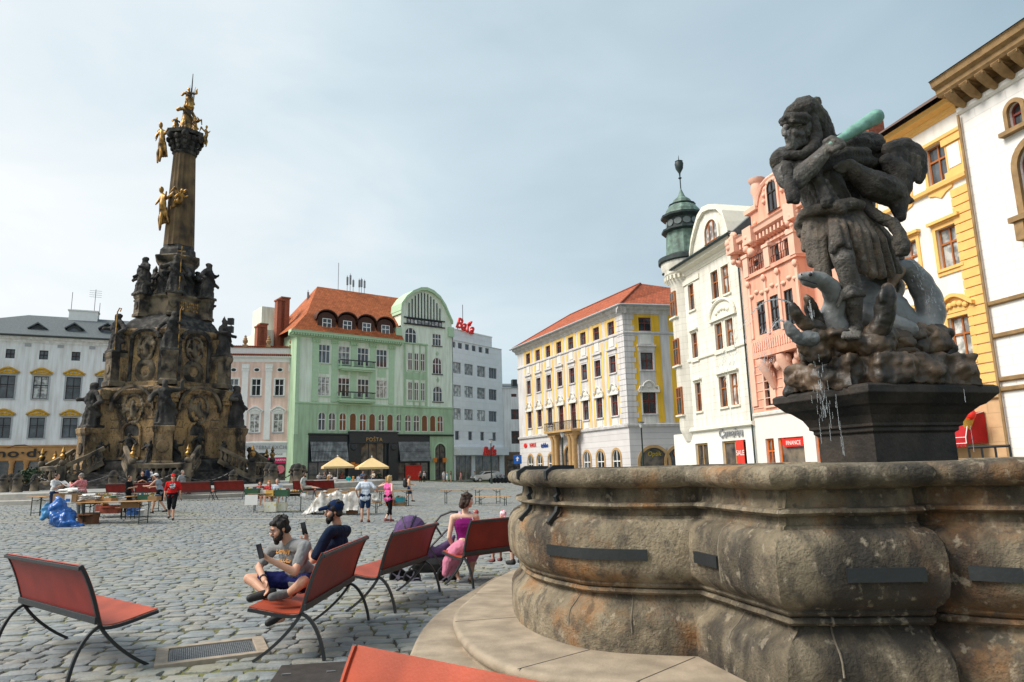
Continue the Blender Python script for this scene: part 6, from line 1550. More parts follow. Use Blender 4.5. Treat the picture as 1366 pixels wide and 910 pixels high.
chp(b, [(1059,178,7.02,6.5),(1067,180,7.06,7)],8); b.ball(sp_(1051,171.5,7.03),(.022,.02,.02),8); b.ball(sp_(1060,171.5,7.015),(.024,.02,.02),8); chp(b, [(1053,197,7.05,6),(1058,201,7.05,4)],8)
for k in range(6): chp(b, [(1056+3*k,192-1.2*k,7.02+.015*k,4),(1058+3.2*k,199-1.5*k,7.03+.015*k,2.5)],6)
chp(b, [(1046,214,7.25,19),(1051,238,7.05,15),(1058,243,6.98,14)]); chp(b, [(1058,243,6.98,14),(1080,225,6.93,13.5),(1096,208,6.9,10),(1106,197,6.9,8)])
chp(b, [(1158,208,7.6,20),(1180,222,7.5,16),(1186,240,7.4,14),(1165,252,7.25,12)])
for k in range(4): chp(b, [(1101+5*k,189+3*k*.6,6.86+.02*k,4.2),(1109+4.5*k,184+1.5*k,6.82,4.2),(1113+4*k,189+1.5*k,6.80,3.8),(1110+4*k,194+k,6.83,3.6)],8)
chp(b, [(1104,196,6.83,4.5),(1112,200,6.79,4),(1119,196,6.80,3.6)],8)
chp(b, [(1106,300,7.2,21),(1118,326,6.95,16),(1125,345,6.86,14.5),(1130,362,6.89,12.5),(1135,380,6.95,13.5),(1137,398,7.0,13),(1140,428,7.1,9.5),(1141,440,7.12,10)]); chp(b, [(1141,441,7.1,9),(1136,446,6.9,8),(1134,449,6.82,6)])
chp(b, [(1140,300,7.6,26),(1178,345,7.55,20),(1186,378,7.7,16),(1170,425,7.8,12),(1165,440,7.7,10)])
for k in range(5): chp(b, [(1126+5*k,445-.4*k,6.84,3.4),(1125+5*k,450,6.77,3)],8)
remesh(b, 'body', M_sleg, hs, .0125, 1, disp=(.005, 8))
b = MB(); chp(b, [(1124,392,6.92,5),(1134,384,6.87,5),(1147,388,6.9,5),(1152,394,6.95,3.5)]); chp(b, [(1124,398,6.93,4),(1137,391,6.86,5),(1149,394,6.92,3.5)]); chp(b, [(1124,392,6.9,4),(1118,408,6.92,3)],8); remesh(b, 'bandage', M_sleg, hs, .014, 1, disp=(.008, 9))
# lion skin: hood with the beast's brow, mane over the shoulders, cloak behind, dangling paws
b = MB()
chp(b, [(1074,150,7.24,22),(1088,166,7.36,20),(1098,190,7.4,18)]); chp(b, [(1051,158,7.12,8),(1058,150,7.1,11),(1075,145,7.12,14)]); b.ball(sp_(1090,135,7.25),(.055,.05,.065),8); b.ball(sp_(1078,133,7.4),(.05,.05,.05),8)
chp(b, [(1043,162,7.08,4.5),(1049,157,7.0,6),(1058,155.5,6.97,6.5),(1070,156,7.0,6.5),(1077,158,7.05,6)],8); chp(b, [(1043,166,7.06,3),(1058,161,6.94,3.4),(1075,164,7.03,3)],8)
for k in range(6): b.ball(sp_(1047+5*k,157-abs(k-2.5)*.3,6.94+.012*abs(k-2)),(.022,.02,.022),6)
chp(b, [(1084,160,7.12,8),(1089,180,7.12,8),(1084,198,7.04,8),(1070,208,6.99,7),(1050,207,7.02,6)]); chp(b, [(1042,214,7.15,15),(1056,207,7.08,9)]); chp(b, [(1096,206,7.14,13),(1130,193,7.3,18),(1160,196,7.5,20),(1172,208,7.6,13)])
chp(b, [(1100,214,7.04,8),(1128,205,7.1,9),(1152,206,7.25,10)]); chp(b, [(1090,200,7.5,22),(1130,215,7.8,32),(1130,260,7.9,34),(1130,300,7.9,34),(1150,345,7.9,22)])
chp(b, [(1086,228,7.04,8),(1120,214,7.08,8),(1158,216,7.25,9),(1172,220,7.4,8)])
PAW = ([(1050,224,6.98,8),(1054,244,6.93,8),(1056,256,6.91,9),(1058,262,6.9,9)],[(1086,228,7.02,9),(1096,250,6.96,7),(1101,262,6.93,9),(1104,268,6.92,9)],[(1150,272,7.1,7),(1172,290,7.0,8),(1190,298,6.95,8),(1199,310,6.9,8),(1201,324,6.9,11),(1203,332,6.9,11)])
for q in PAW:
    chp(b, q)
    for k in (-1.2,-.4,.4,1.2): chp(b, [(q[-1][0]+k*5,q[-1][1],q[-1][2]-.03,4),(q[-1][0]+k*5,q[-1][1]+7,q[-1][2]-.03,3.4)],7)
r_ = random.Random(4)
for i in range(40): x = 1082+r_.uniform(0,85); y = 186+r_.uniform(0,22)+(1120-x)*.10; chp(b, [(x,y,7.10+(x-1080)*.005,3.6),(x+r_.uniform(-4,7),y+12,7.06+(x-1080)*.005,2.2)],6)
remesh(b, 'lion_skin', M_sdark, hs, .0135, 1, disp=(.009, 13))
# skirt: heavy folds fanning from the belt, cut open over the leg
b = MB()
FO = [((1076,284),(1069,297,7.22),(1068,312,7.25),6),((1080,286),(1074,310,7.12),(1076,330,7.15),7),((1084,287),(1080,318,7.02),(1084,350,7.05),7.5),((1090,287),(1089,320,6.97),(1094,362,7.0),8),((1096,287),(1097,318,6.95),(1102,372,6.98),8),((1102,286),(1105,312,6.95),(1109,352,6.99),6.5),((1108,285),(1110,300,6.97),(1112,326,7.0),5),
      ((1107,285),(1110,304,6.84),(1111,334,6.82),6),((1113,284),(1117,304,6.80),(1120,324,6.78),6),((1119,283),(1126,304,6.82),(1131,330,6.80),6),
      ((1122,283),(1134,302,6.9),(1141,330,6.9),6),((1130,283),(1144,308,6.9),(1151,360,6.92),7),((1137,283),(1154,312,6.93),(1163,366,6.96),7.5),((1144,283),(1165,315,6.98),(1175,366,7.02),7.5),((1150,283),(1175,318,7.07),(1186,363,7.12),8),((1156,284),(1184,322,7.2),(1196,362,7.25),8),((1158,286),(1190,325,7.35),(1198,346,7.4),8)]
for (a_, m_, h_, r0) in FO: chp(b, [(a_[0],a_[1],7.1,5),(m_[0],m_[1],m_[2],r0*.8),(h_[0],h_[1],h_[2],r0)],8)
for i in range(len(FO)-1):
    if i in (7,8,9): continue
    p, q = FO[i], FO[i+1]
    for f_ in (.5,):
        chp(b, [((p[0][0]+q[0][0])/2,290,7.18,6),((p[1][0]+q[1][0])/2,(p[1][1]+q[1][1])/2,(p[1][2]+q[1][2])/2+.09,7),((p[2][0]+q[2][0])/2,min(p[2][1],q[2][1])-6,(p[2][2]+q[2][2])/2+.09,6.5)],8)
chp(b, [(1092,312,7.4,24),(1104,342,7.4,18)]); chp(b, [(1146,312,7.45,30),(1168,345,7.45,24)]); chp(b, [(1066,302,7.25,7),(1072,285,7.08,7),(1092,279,6.98,8),(1112,276,6.97,9),(1136,272,7.0,9),(1152,276,7.1,8)]); chp(b, [(1112,276,6.93,10),(1122,280,6.92,8)])
remesh(b, 'skirt', M_statue, hs, .0125, 1, disp=(.006, 8))
p0, p1 = sp_(1116,189,6.86), sp_(1170,155,7.05)
cb_ = MB().cap(p0-(p1-p0)*.12, .04, p0.lerp(p1,.97), .085, 14); remesh(cb_, 'club', M_patina, hs, .014, 1, disp=(.006, 11))
# checkered eagle held under the arm, wing raised behind
b = MB()
chp(b, [(1122,224,6.95,7),(1133,222,6.95,10),(1145,233,7.0,13),(1165,247,7.05,20),(1188,256,7.15,20),(1198,268,7.2,14),(1201,290,7.1,7)]); chp(b, [(1113,224,6.9,2.5),(1118,221,6.92,4.5),(1125,221,6.94,7)]); chp(b,[(1116,228,6.92,2),(1124,229,6.94,4)])
chp(b, [(1200,262,7.15,10),(1213,268,7.25,5),(1218,268,7.3,2.5)]); chp(b, [(1183,215,7.2,10),(1200,230,7.2,16),(1203,250,7.2,14)])
b.ball(sp_(1206,214,7.35), (.26,.14,.25), 14, Matrix.Rotation(.5,4,'Y')); chp(b, [(1188,200,7.25,12),(1205,196,7.3,13),(1222,206,7.35,11),(1229,228,7.35,8),(1226,240,7.3,6)])
for i in range(5): chp(b, [(1192+8*i,196+4*i,7.2,5),(1197+7*i,225+4*i,7.15,4)],6)
remesh(b, 'eagle', M_sdark, hs, .0135, 1, disp=(.008, 12))
# serpent
hy = thing('serpent', 'wet grey many-headed stone serpent coiled on rocks beneath the hero statue', 'statue', tuple(HO))
b = MB()
chp(b, [(1118,438,7.1,14),(1110,425,7.1,15),(1114,402,7.05,14),(1108,384,6.95,12),(1096,374,6.9,11),(1082,371,6.86,10),(1070,369,6.83,6)]); chp(b,[(1086,379,6.88,6),(1072,377,6.85,4)])
for d in (-1, 1): b.ball(sp_(1079,370,6.86)+Vector((.0,d*.085,.02)),(.028,.02,.028),8)
chp(b, [(1120,425,7.45,26),(1155,410,7.5,34),(1180,420,7.45,32),(1210,438,7.35,22),(1236,440,7.3,16),(1243,420,7.35,17),(1238,398,7.4,17),(1226,375,7.4,15),(1211,358,7.4,13),(1199,358,7.35,10)],14)
chp(b, [(1160,420,7.2,16),(1195,435,7.05,14),(1212,440,7.0,12)]); chp(b, [(1150,395,7.7,30),(1185,385,7.8,20)])
remesh(b, 'coiled_body', M_wet, hy, .018, 2, disp=(.006, 8))
b = MB()
for px, py, Y in ((1081,366,6.74),(1083,365,6.95),(1069,366,6.79)): b.ball(sp_(px,py,Y),(.02,.02,.02) if px > 1075 else (.008,.008,.008),8)
b.tube([sp_(1068,372,6.77),sp_(1078,375,6.75),sp_(1090,379,6.76)],.006,5); b.build('eyes', M_black, hy, smooth=60)
b = MB(); chp(b, [(1168,447,6.9,16),(1178,430,6.82,13),(1181,410,6.78,13),(1183,395,6.76,12),(1184,385,6.75,8)],12); chp(b,[(1176,400,6.7,5),(1178,386,6.7,4)])
remesh(b, 'front_neck', M_rock, hy, .016, 2, disp=(.012, 10))
b = MB(); chp(b, [(1200,362,7.3,8),(1192,372,7.25,7),(1186,388,7.2,4)]); remesh(b, 'brown_snout', mat('iron_stained_stone', (.22,.14,.085), rough=.5, var=.4, scale=5), hy, .014, 1, disp=(.008,10))
for q in ([(1090,440,7.0,12),(1072,432,6.95,9),(1062,418,6.9,8),(1057,408,6.88,5)],[(1082,452,6.95,12),(1066,452,6.9,8),(1056,442,6.86,8),(1050,432,6.84,5)],[(1102,440,7.2,12),(1088,424,7.1,9),(1080,408,7.05,8),(1077,398,7.0,5)]):
    b = MB(); chp(b, q); remesh(b, 'small_head', M_wet if q[0][0] == 1082 else M_rock, hy, .016, 1, disp=(.015, 9))
rk = thing('rock_plinth', 'two courses of dark wet rough-hewn rock carrying the hero statue', 'rock', tuple(HO))
def rocks(spec, seed, amp):
    b = MB(); r = random.Random(seed)
    for px, py, Y, rx, rz_ in spec: b.ball(sp_(px,py,Y), (rx*Y/930, rx*.8*Y/930, rz_*Y/930), 10, Matrix.Rotation(r.uniform(-.5,.5),4,'Z'))
    return b
r_ = random.Random(8)
def rockring(o, z, hgt, k, amp, nm, seed, wob):
    b = MB(); r = random.Random(seed); c = [Vector(p)-Vector((HO.x,HO.y,0)) for p in pring(o, 0)]
    for e in range(4):
        p, q = c[e], c[(e+1)%4]; L_ = (q-p).length; n_ = max(2, int(L_/k)); v = (q-p).normalized(); nr = Vector((v.y,-v.x,0))
        for i in range(n_):
            m = p.lerp(q, (i+.5)/n_); w = L_/n_*.54
            M = Matrix.Translation((m.x,m.y,z-HO.z)) @ Matrix.Rotation(math.atan2(v.y,v.x)+r.uniform(-.12,.12),4,'Z')
            hh = hgt*r.uniform(.85,1.05); b.bx(-w,w,-.22,.2+r.uniform(0,.1),-hh/2,hh/2,0,M); b.ball((m.x+nr.x*.16,m.y+nr.y*.16,z-HO.z), (w*.8,w*.5,hh*.42), 8)
    b.loft([[(p.x*.95,p.y*.95,z-HO.z+s*hgt*.48) for p in c] for s in (-1,1)])
    return remesh(b, nm, M_rock, rk, .022, 1, disp=(wob, 6))
rockring(.08, 2.72, .33, .34, .03, 'lower_rock_course', 3, .05); rockring(-.04, 3.02, .30, .45, .03, 'upper_rock_course', 5, .055)
b = rocks([(1100,452,7.0,22,12),(1118,446,6.95,20,8),(1165,462,6.92,26,22),(1178,452,6.95,22,18),(1215,448,7.1,26,14),(1245,456,7.3,22,16),(1140,458,7.0,30,12),(1090,470,7.0,20,16),(1076,462,6.98,12,14),(1200,470,7.05,25,15),(1085,445,6.98,16,6),(1160,450,7.4,60,18)], 2, 0)
remesh(b, 'top_rocks', M_rock, rk, .02, 1, disp=(.04, 7))
# water: jets from the serpents' mouths and dribbles off the slab
M_jet = mat('falling_water', (.86,.90,.92), rough=.15, var=.1, bump=0, spec=.6)
M_jet.node_tree.nodes['Principled BSDF'].inputs['Transmission Weight'].default_value = .75
def jet(label, p, v, T, seed, spread=.05, k=90):
    r = random.Random(seed); mb = MB(); p = Vector(p); v = Vector(v)
    pos = lambda t: p + v*t + Vector((0,0,-4.9*t*t))
    mb.tube([pos(T*i/14) for i in range(9)], [.010-.0008*i for i in range(9)], 5)
    for i in range(k):
        t = T*r.random()**.7; q = pos(t) + Vector((r.gauss(0,1),r.gauss(0,1),r.gauss(0,1)))*spread*(t/T)
        d = (v + Vector((0,0,-9.8*t)))*r.uniform(.004,.012); mb.tube([q-d,q+d],[.0014,.0024],4)
    return tag(mb.build('water_jet', M_jet), label, 'water jet', 'water jets of the fountain')
jet('thin jet of water arching from the upper small serpent head over the basin', aty(1057,406,6.88), (-1.6,-.3,1.0), .5, 1)
jet('foaming jet of water spouting from the lowest small serpent head', aty(1049,432,6.84), (-.75,-.1,.8), .42, 2, .07, 160)
jet('spray of water thrown from the tall curled serpent neck', aty(1203,358,7.33), (.5,-.2,1.3), .5, 3, .06, 110)
jet('water spilling upright past the serpent head facing the pink house', aty(1078,398,6.98), (.05,-.05,.5), .55, 4, .04, 140)
mb = MB()
for i in range(10):
    px = r_.choice([1075,1083,1090,1098,1250,1258,1266,1100,1215]) + r_.uniform(-3,3); Y = 6.95+r_.uniform(0,.15); p = aty(px, 535, Y); zt = 2.5-r_.uniform(0,.5); mb.tube([(p.x,p.y-.28,zt),(p.x,p.y-.28,zt-r_.uniform(.05,.35))],[.0015,.0028],4)
tag(mb.build('water_dribble', M_jet), 'streaks of water dripping off the edge of the fountain slab', 'water')
# ---------------------------------------------------------------- people
def ik(a, b, l1, l2, pole):
    a, b = Vector(a), Vector(b); d = b-a; L_ = min(d.length, (l1+l2)*.995); dn = d.normalized(); b = a + dn*L_
    x = (l1*l1-l2*l2+L_*L_)/(2*L_); h = math.sqrt(max(0, l1*l1-x*x)); p = Vector(pole); p = p-dn*p.dot(dn)
    return a + dn*x + (p.normalized() if p.length > 1e-5 else Vector((0,0,1)))*h, b
def hand(mb, wr, dr, nrm, side, k=1.0, curl=.6, fr=.0085):
    """palm, four unequal bent fingers and a thumb from the side of the palm"""
    dr = Vector(dr).normalized(); nrm = Vector(nrm); nrm = (nrm-dr*nrm.dot(dr)).normalized(); sd_ = dr.cross(nrm)*side
    c = Vector(wr); e = c+dr*.085*k
    for s in (-.026,-.009,.009,.026): mb.cap(c+sd_*s*.7*k+dr*.015*k, .017*k, e+sd_*s*k, .013*k, 7)
    for s, l in ((-.029,.062),(-.010,.078),(.009,.085),(.028,.075)):
        p = e+sd_*s*k; q = p+(dr*math.cos(curl*.6)+nrm*math.sin(curl*.6))*l*.5*k; r = q+(dr*math.cos(curl*1.7)+nrm*math.sin(curl*1.7))*l*.5*k
        mb.chain([p,q,r],[fr*1.1*k,fr*k,fr*.85*k],7)
    p = c+sd_*.03*k+dr*.02*k; q = p+(sd_*.7+dr*.5+nrm*.4)*.045*k; mb.chain([p,q,q+(dr*.8+nrm*.5)*.035*k],[.015*k,.012*k,.010*k],7)
def person(label, loc, rz, h=1.75, pose='stand', top=None, sleeve=.4, bot=None, blen=.5, hair=M_hairdk, hl=0, hat=None, skin=M_skin, shoes=M_shoe, arms=None, lean=(0,0), look=(0,0,0), fem=False, vox=.017,
           legs=None, skirt=None, beard=None, group=None, fine=False, apole=None, neck=None, W=None, waist=True):
    t = thing('person', label, 'person', loc, rz, group); s = h/1.75; fr = .0085 if fine else .0115
    if W: I = (Matrix.Translation(loc) @ Matrix.Rotation(rz,4,'Z')).inverted(); w_ = lambda p: I @ Vector(p)
    v = lambda *p: Vector(p)*s
    sit = pose == 'sit'
    hip = v(0,0,.09) if sit else v(0,0,.93)
    lx, ly = lean
    ch = hip+v(lx*.6,ly*.6,.36); nk = hip+v(lx,ly,.52); hd = nk+v(lx*.35+look[0],ly*.35-.03+look[1],.155+look[2])
    if W and 'hip' in W: hip = w_(W['hip'])
    if W and 'neck' in W: nk = w_(W['neck']); ch = hip.lerp(nk,.66); hd = w_(W['head'])
    sw = (.165 if fem else .185)*s; ax = v(1,0,0)
    sh = [nk+Vector((k*sw,0,-.055*s)) for k in (1,-1)]
    if W and 'sh' in W: sh = [w_(p) for p in W['sh']]
    if arms is None: arms = ((.27,-.03,-.42),(-.27,-.03,-.42))
    if W and 'wr' in W: wr = [w_(p) for p in W['wr']]
    else: wr = [ch+Vector(a)*s for a in arms]
    el = []; 
    for i, k in enumerate((1,-1)):
        e, w2 = ik(sh[i], wr[i], .29*s, .26*s, (apole[i] if apole else (k*.5,.8,-.4))); el.append(e); wr[i] = w2
    if W and 'el' in W: el = [w_(p) for p in W['el']]
    hp = [hip+v(k*.09,0,-.01) for k in (1,-1)]
    if legs is None:
        if sit: legs = [((.12,-.43,.10),(.12,-.40,-.36)),((-.12,-.43,.10),(-.12,-.44,-.36))]
        elif pose == 'walk': legs = [((.09,-.20,.51),(.09,-.26,.09)),((-.09,.0,.49),(-.09,.26,.14))]
        else: legs = [((.11,-.03,.50),(.12,.02,.085)),((-.11,-.01,.50),(-.12,.03,.085))]
    if W and 'legs' in W: lg = [[w_(p) for p in q] for q in W['legs']]
    else: lg = [[v(*q[0]), v(*q[1]), v(q[1][0]*1.15,q[1][1]-.15,q[1][2]-.055)] for q in legs]
    fwd = (nk-hip).cross(ax); fwd = Vector((0,-1,0))
    hw = .155 if fem else .145
    def torso(m, g):
        m.cap(hip+v(-.07,0,0), (.115+g)*s, hip+v(.07,0,0), (.115+g)*s); m.cap(hip+v(-.06,0,.1), (.10+g)*s, hip+v(.06,0,.1), (.10+g)*s)
        a = (sh[0]-sh[1]).normalized(); m.cap(ch-a*.085*s, (.105+g)*s, ch+a*.085*s, (.105+g)*s); md = hip.lerp(ch,.5); m.cap(md-a*.06*s,(.098+g)*s,md+a*.06*s,(.098+g)*s)
        m.cap(sh[0]-a*.05*s,(.062+g)*s,sh[1]+a*.05*s,(.062+g)*s); m.cap(ch.lerp(nk,.5)-a*.09*s,(.085+g)*s,ch.lerp(nk,.5)+a*.09*s,(.085+g)*s)
        if fem:
            for k in (1,-1): m.ball(ch+a*k*.075*s+v(0,-.09,-.01),(.06+g)*s,8)
    def cutleg(i, f):
        A, B_, C_ = hp[i], lg[i][0], lg[i][1]
        return [A, A.lerp(B_, min(1, f*2))] if f <= .5 else [A, B_, B_.lerp(C_, (f-.5)*2)]
    b = MB(); torso(b, 0); b.cap(nk-v(0,0,.05),.058*s,nk.lerp(hd,.6),.052*s)
    fd = Vector((look[0]*3,-1+look[1]*2,look[2]*3-.0)).normalized() if look != (0,0,0) else Vector((0,-1,0))
    if W and 'face' in W: fd = (I.to_3x3() @ Vector(W['face'])).normalized()
    up = Vector((0,0,1)); up = (up-fd*up.dot(fd)).normalized(); rt = fd.cross(up)
    HM = Matrix((rt, -fd, up)).transposed().to_4x4()
    hq = lambda x, y, z: hd + (rt*x - fd*y + up*z)*s
    b.ball(hd+up*.02*s, (.074*s,.093*s,.10*s), 14, HM); b.cap(hq(0,-.035,-.05),.058*s,hq(0,-.062,-.085),.03*s)
    b.chain([hq(0,-.088,.022),hq(0,-.108,-.022)],[.010*s,.015*s],7); b.cap(hq(-.04,-.077,.03),.014*s,hq(.04,-.077,.03),.014*s); b.cap(hq(-.018,-.088,-.055),.010*s,hq(.018,-.088,-.055),.010*s)
    for k in (1,-1): b.ball(hq(k*.076,.01,0), (.012*s,.02*s,.03*s), 8, HM); b.ball(hq(k*.045,-.06,-.025),.03*s,8)
    for i, k in enumerate((1,-1)):
        b.chain([sh[i],el[i],wr[i]],[.052*s,.040*s,.028*s])
        dr = wr[i]-el[i]; hand(b, wr[i]+dr.normalized()*.005*s, (W or {}).get('hdir', {}).get(i, dr) if not (W and 'hdir' in W and i in W['hdir']) else I.to_3x3() @ Vector(W['hdir'][i]), (I.to_3x3() @ Vector(W['hn'][i])) if W and 'hn' in W and i in W['hn'] else (-k*.7,-.5,.2), k, s, .7, fr)
        b.chain([hp[i],lg[i][0]],[.088*s,.058*s]); mid = lg[i][0].lerp(lg[i][1],.35); b.chain([lg[i][0],mid+v(0,.012,0),lg[i][1]],[.056*s,.053*s,.036*s])
        b.chain([lg[i][1]+v(0,.02,-.02),lg[i][2]],[.04*s,.032*s])
    remesh(b, 'body', skin, t, vox*.8 if fine else vox, 1)
    if top:
        m = MB(); torso(m, .014)
        if sleeve:
            for i in (0,1):
                pts = [sh[i], sh[i].lerp(el[i], min(1,sleeve*2))] if sleeve <= .5 else [sh[i],el[i],el[i].lerp(wr[i],(sleeve-.5)*2)]
                m.chain(pts, [.068*s,.062*s,.05*s][:len(pts)])
        if not waist: m.cap(hip+v(-.08,0,-.06),.125*s,hip+v(.08,0,-.06),.125*s)
        remesh(m, 'shirt', top, t, vox, 2, disp=(.011*s, 10/s, .55))
    if bot:
        m = MB(); m.cap(hip+v(-.075,0,.02),.132*s,hip+v(.075,0,.02),.132*s)
        if skirt:
            for q in skirt: m.chain([w_(p) if W else v(*p) for p in q[0]], [r_*s for r_ in q[1]])
        else:
            for i in (0,1):
                pts = cutleg(i, blen); m.chain(pts, [.112*s,.085*s if blen <= .5 else .078*s,.058*s][:len(pts)])
        remesh(m, 'trousers' if not skirt else 'skirt', bot, t, vox, 2, disp=(.009*s, 11/s, .6))
    m = MB()
    if hair:
        m.ball(hq(0,.020,.048), (.080*s,.094*s,.088*s), 12, HM); m.cap(hq(-.04,.055,-.02),.046*s,hq(.04,.055,-.02),.046*s)
        for i in range(26 if fine else 0): w_2 = rnd.uniform(0,2*PI); el_ = rnd.uniform(.2,1.4); q = hq(.074*math.cos(w_2)*math.cos(el_),.02+.086*math.sin(w_2)*math.cos(el_),.055+.08*math.sin(el_)); m.cap(q,.018*s,q+(rt*rnd.uniform(-.02,.02)-fd*.015+up*.012)*s,.010*s,6)
        if fine or hl: m.cap(hq(-.045,-.055,.085),.028*s,hq(.045,-.055,.085),.028*s)
        for k in (1,-1): m.ball(hq(k*.07,0,.04),(.022*s,.045*s,.05*s),8,HM)
        if hl:
            for k in (1,-1): m.chain([hq(k*.07,.0,.02),hq(k*.075,.03,-.06),hq(k*.06,.05,-.06-hl)],[.03*s,.035*s,.02*s])
            m.chain([hq(0,.07,.02),hq(0,.085,-.08),hq(0,.07,-.07-hl)],[.06*s,.06*s,.03*s])
        remesh(m, 'hair', hair, t, vox*.8, 1, disp=(.006*s, 22/s))
    if beard:
        m = MB(); m.cap(hq(-.04,-.045,-.075),.036*s,hq(.04,-.045,-.075),.036*s); m.cap(hq(0,-.07,-.085),.036*s,hq(0,-.075,-.115),.028*s)
        for k in (1,-1): m.chain([hq(k*.04,-.055,-.075),hq(k*.066,-.02,-.045),hq(k*.072,.0,.02)],[.028*s,.022*s,.014*s])
        m.cap(hq(-.028,-.096,-.043),.009*s,hq(.028,-.096,-.043),.009*s); remesh(m, 'beard', beard, t, vox*.6, 1, disp=(.004*s, 30/s))
    if fine:
        m = MB()
        for k in (1,-1): m.ball(hq(k*.031,-.083,.012),(.012*s,.008*s,.007*s),8,HM)
        m.build('eyes', M_dial, t, smooth=60); m = MB()
        for k in (1,-1): m.chain([hq(k*.012,-.093,.03),hq(k*.035,-.09,.036),hq(k*.055,-.077,.028)],[.005*s,.006*s,.004*s],6)
        m.build('eyebrows', M_hairdk, t, smooth=60)
    if hat:
        m = MB(); m.ball(hq(0,.012,.055), (.090*s,.104*s,.092*s), 14, HM)
        if not hat[1] == 'scarf': 
            sgn = 1 if hat[1] == 'cap' else -1
            m.chain([hq(-.03,-.08*sgn,.06),hq(-.03,-.17*sgn,.045)],[.03*s,.022*s],8); m.chain([hq(.03,-.08*sgn,.06),hq(.03,-.17*sgn,.045)],[.03*s,.022*s],8)
        else: m.chain([hq(0,.09,-.02),hq(.01,.12,-.07)],[.03*s,.015*s])
        remesh(m, 'cap' if hat[1] != 'scarf' else 'headscarf', hat[0], t, vox*.8, 2)
    if shoes:
        for i in (0,1):
            m = MB(); A, B_ = lg[i][1], lg[i][2]; m.chain([A+v(0,.03,-.035) if not W else A, B_],[.05*s,.044*s])
            if not W: m.cap(A+v(0,.02,-.02),.048*s,A+v(0,.02,-.01),.048*s)
            remesh(m, 'shoe', shoes, t, vox, 1)
    return t, dict(hq=hq, wr=wr, el=el, sh=sh, nk=nk, hd=hd, ch=ch, hip=hip, lg=lg, rt=rt, fd=fd, up=up)
def stand(label, px, pf, ph, face, **k):     # face: compass direction looked at, degrees from +X
    g = gnd(px, pf); 
    if 'Y' in k: 
        g = aty(px, pf, k.pop('Y'))
    h = aty(px, ph, g.y).z - g.z
    return person(label, tuple(g), rad(face+90), h=max(1.2, min(1.95, h)), **k)
def seated(label, px, phd, Y, face, zs, h=1.72, **k):
    p = aty(px, phd, Y); return person(label, (p.x,p.y,zs), rad(face+90), h=h, pose='sit', **k)
fc = fabric
W_, NV, BK, GR = fc((.72,.73,.74)), fc((.02,.035,.085)), fc((.012,.012,.014)), fc((.25,.27,.29))
# --- the two men on the bench
def P3(px, py, Y): return aty(px, py, Y)
m_grey = fc((.23,.235,.24)); 
t, J = person('bearded man in glasses and grey T-shirt sitting cross-legged on a bench with a phone', tuple(P3(398,775,8.1)), rad(-40), h=1.78, pose='sit', top=m_grey, sleeve=.34, bot=fc((.012,.016,.085)), blen=.36, hair=M_hairdk, beard=M_hairdk, fine=True, vox=.0105, shoes=None, look=(0,-.03,-.02),
  W=dict(hip=P3(402,775,8.05), neck=P3(387,722,7.9), head=P3(374,706,7.8), face=(-.80,-.50,-.34), sh=[P3(407,729,7.7),P3(366,729,8.1)], el=[P3(393,763,7.5),P3(345,757,8.05)], wr=[P3(360,747,7.42),P3(353,775,7.72)],
   legs=[[P3(404,776,7.55),P3(384,792,7.7),P3(366,796,7.58)],[P3(332,772,8.05),P3(356,792,7.85),P3(338,797,7.8)]], hdir={0:(-.75,.0,.55),1:(.35,-.1,-.8)}, hn={0:(.3,.6,.6),1:(-.5,-.5,0)}))
I_ = (Matrix.Translation(t.location) @ Matrix.Rotation(t.rotation_euler.z,4,'Z')).inverted()
m = MB()
for i, mt_ in ((0, M_sole),(1, M_shoe)):
    A, B_ = J['lg'][i][1], J['lg'][i][2]; d = (B_-A).normalized(); q = MB(); q.chain([A-d*.06, A+d*.05, B_+d*.03],[.045,.05,.044]); remesh(q, 'shoe', M_shoe if i else mat('scuffed_sole', (.16,.17,.17), rough=.9, var=.4, scale=20), t, .011, 1)
hq = J['hq']; gm = MB()
for k in (1,-1):
    pts = [hq(k*.034+.024*math.cos(a),-.104,.008+.018*math.sin(a)) for a in [2*PI*i/14 for i in range(15)]]; gm.tube(pts,.0022,5,caps=False); gm.tube([hq(k*.058,-.1,.014),hq(k*.078,.0,.02)],.002,5)
gm.tube([hq(-.011,-.107,.012),hq(.011,-.107,.012)],.002,5); gm.build('glasses', mat('glasses_wire', (.3,.3,.3), rough=.3, metal=.8), t)
wb_ = MB(); e, w2 = J['el'][1], J['wr'][1]; c_ = w2.lerp(e,.2); d = (w2-e).normalized(); wb_.tube([c_-d*.01,c_+d*.01],.042,10); wb_.build('wristband', M_black, t)
pr = MB(); cc = J['ch']
tm = textmesh('DENIM', .085, 'shirt_print', mat('orange_print', (.55,.25,.06)), t, None, .001, bold=.002); tm.location = J['ch']+Vector((.0,-.135,.05)); tm.rotation_euler = (-.35,0,.0)
tm = textmesh('BLUES', .085, 'shirt_print', MATS['orange_print'], t, None, .001, bold=.002); tm.location = J['ch']+Vector((.0,-.11,-.04)); tm.rotation_euler = (-.35,0,.0)
def phone(label, p, q, nrm):
    p, q = Vector(p), Vector(q); u = (q-p).normalized(); n_ = Vector(nrm); n_ = (n_-u*n_.dot(u)).normalized(); w3 = u.cross(n_); c = (p+q)/2
    M = Matrix((w3, n_, u)).transposed().to_4x4(); M.translation = c
    ph = thing('phone', label, 'phone', tuple(c)); M.translation = (0,0,0)
    MB().bx(-.037,.037,-.004,.004,-.075,.075,0,M).build('case', M_dial, ph, bevel=.003); MB().bx(-.033,.033,-.0052,-.0045,-.068,.068,0,M).build('screen', mat('phone_glass', (.02,.022,.028), rough=.08, bump=0), ph)
phone('black phone held up by the bearded man in the grey T-shirt', P3(349,744,7.36), P3(345,727,7.36), (.35,.85,.35))
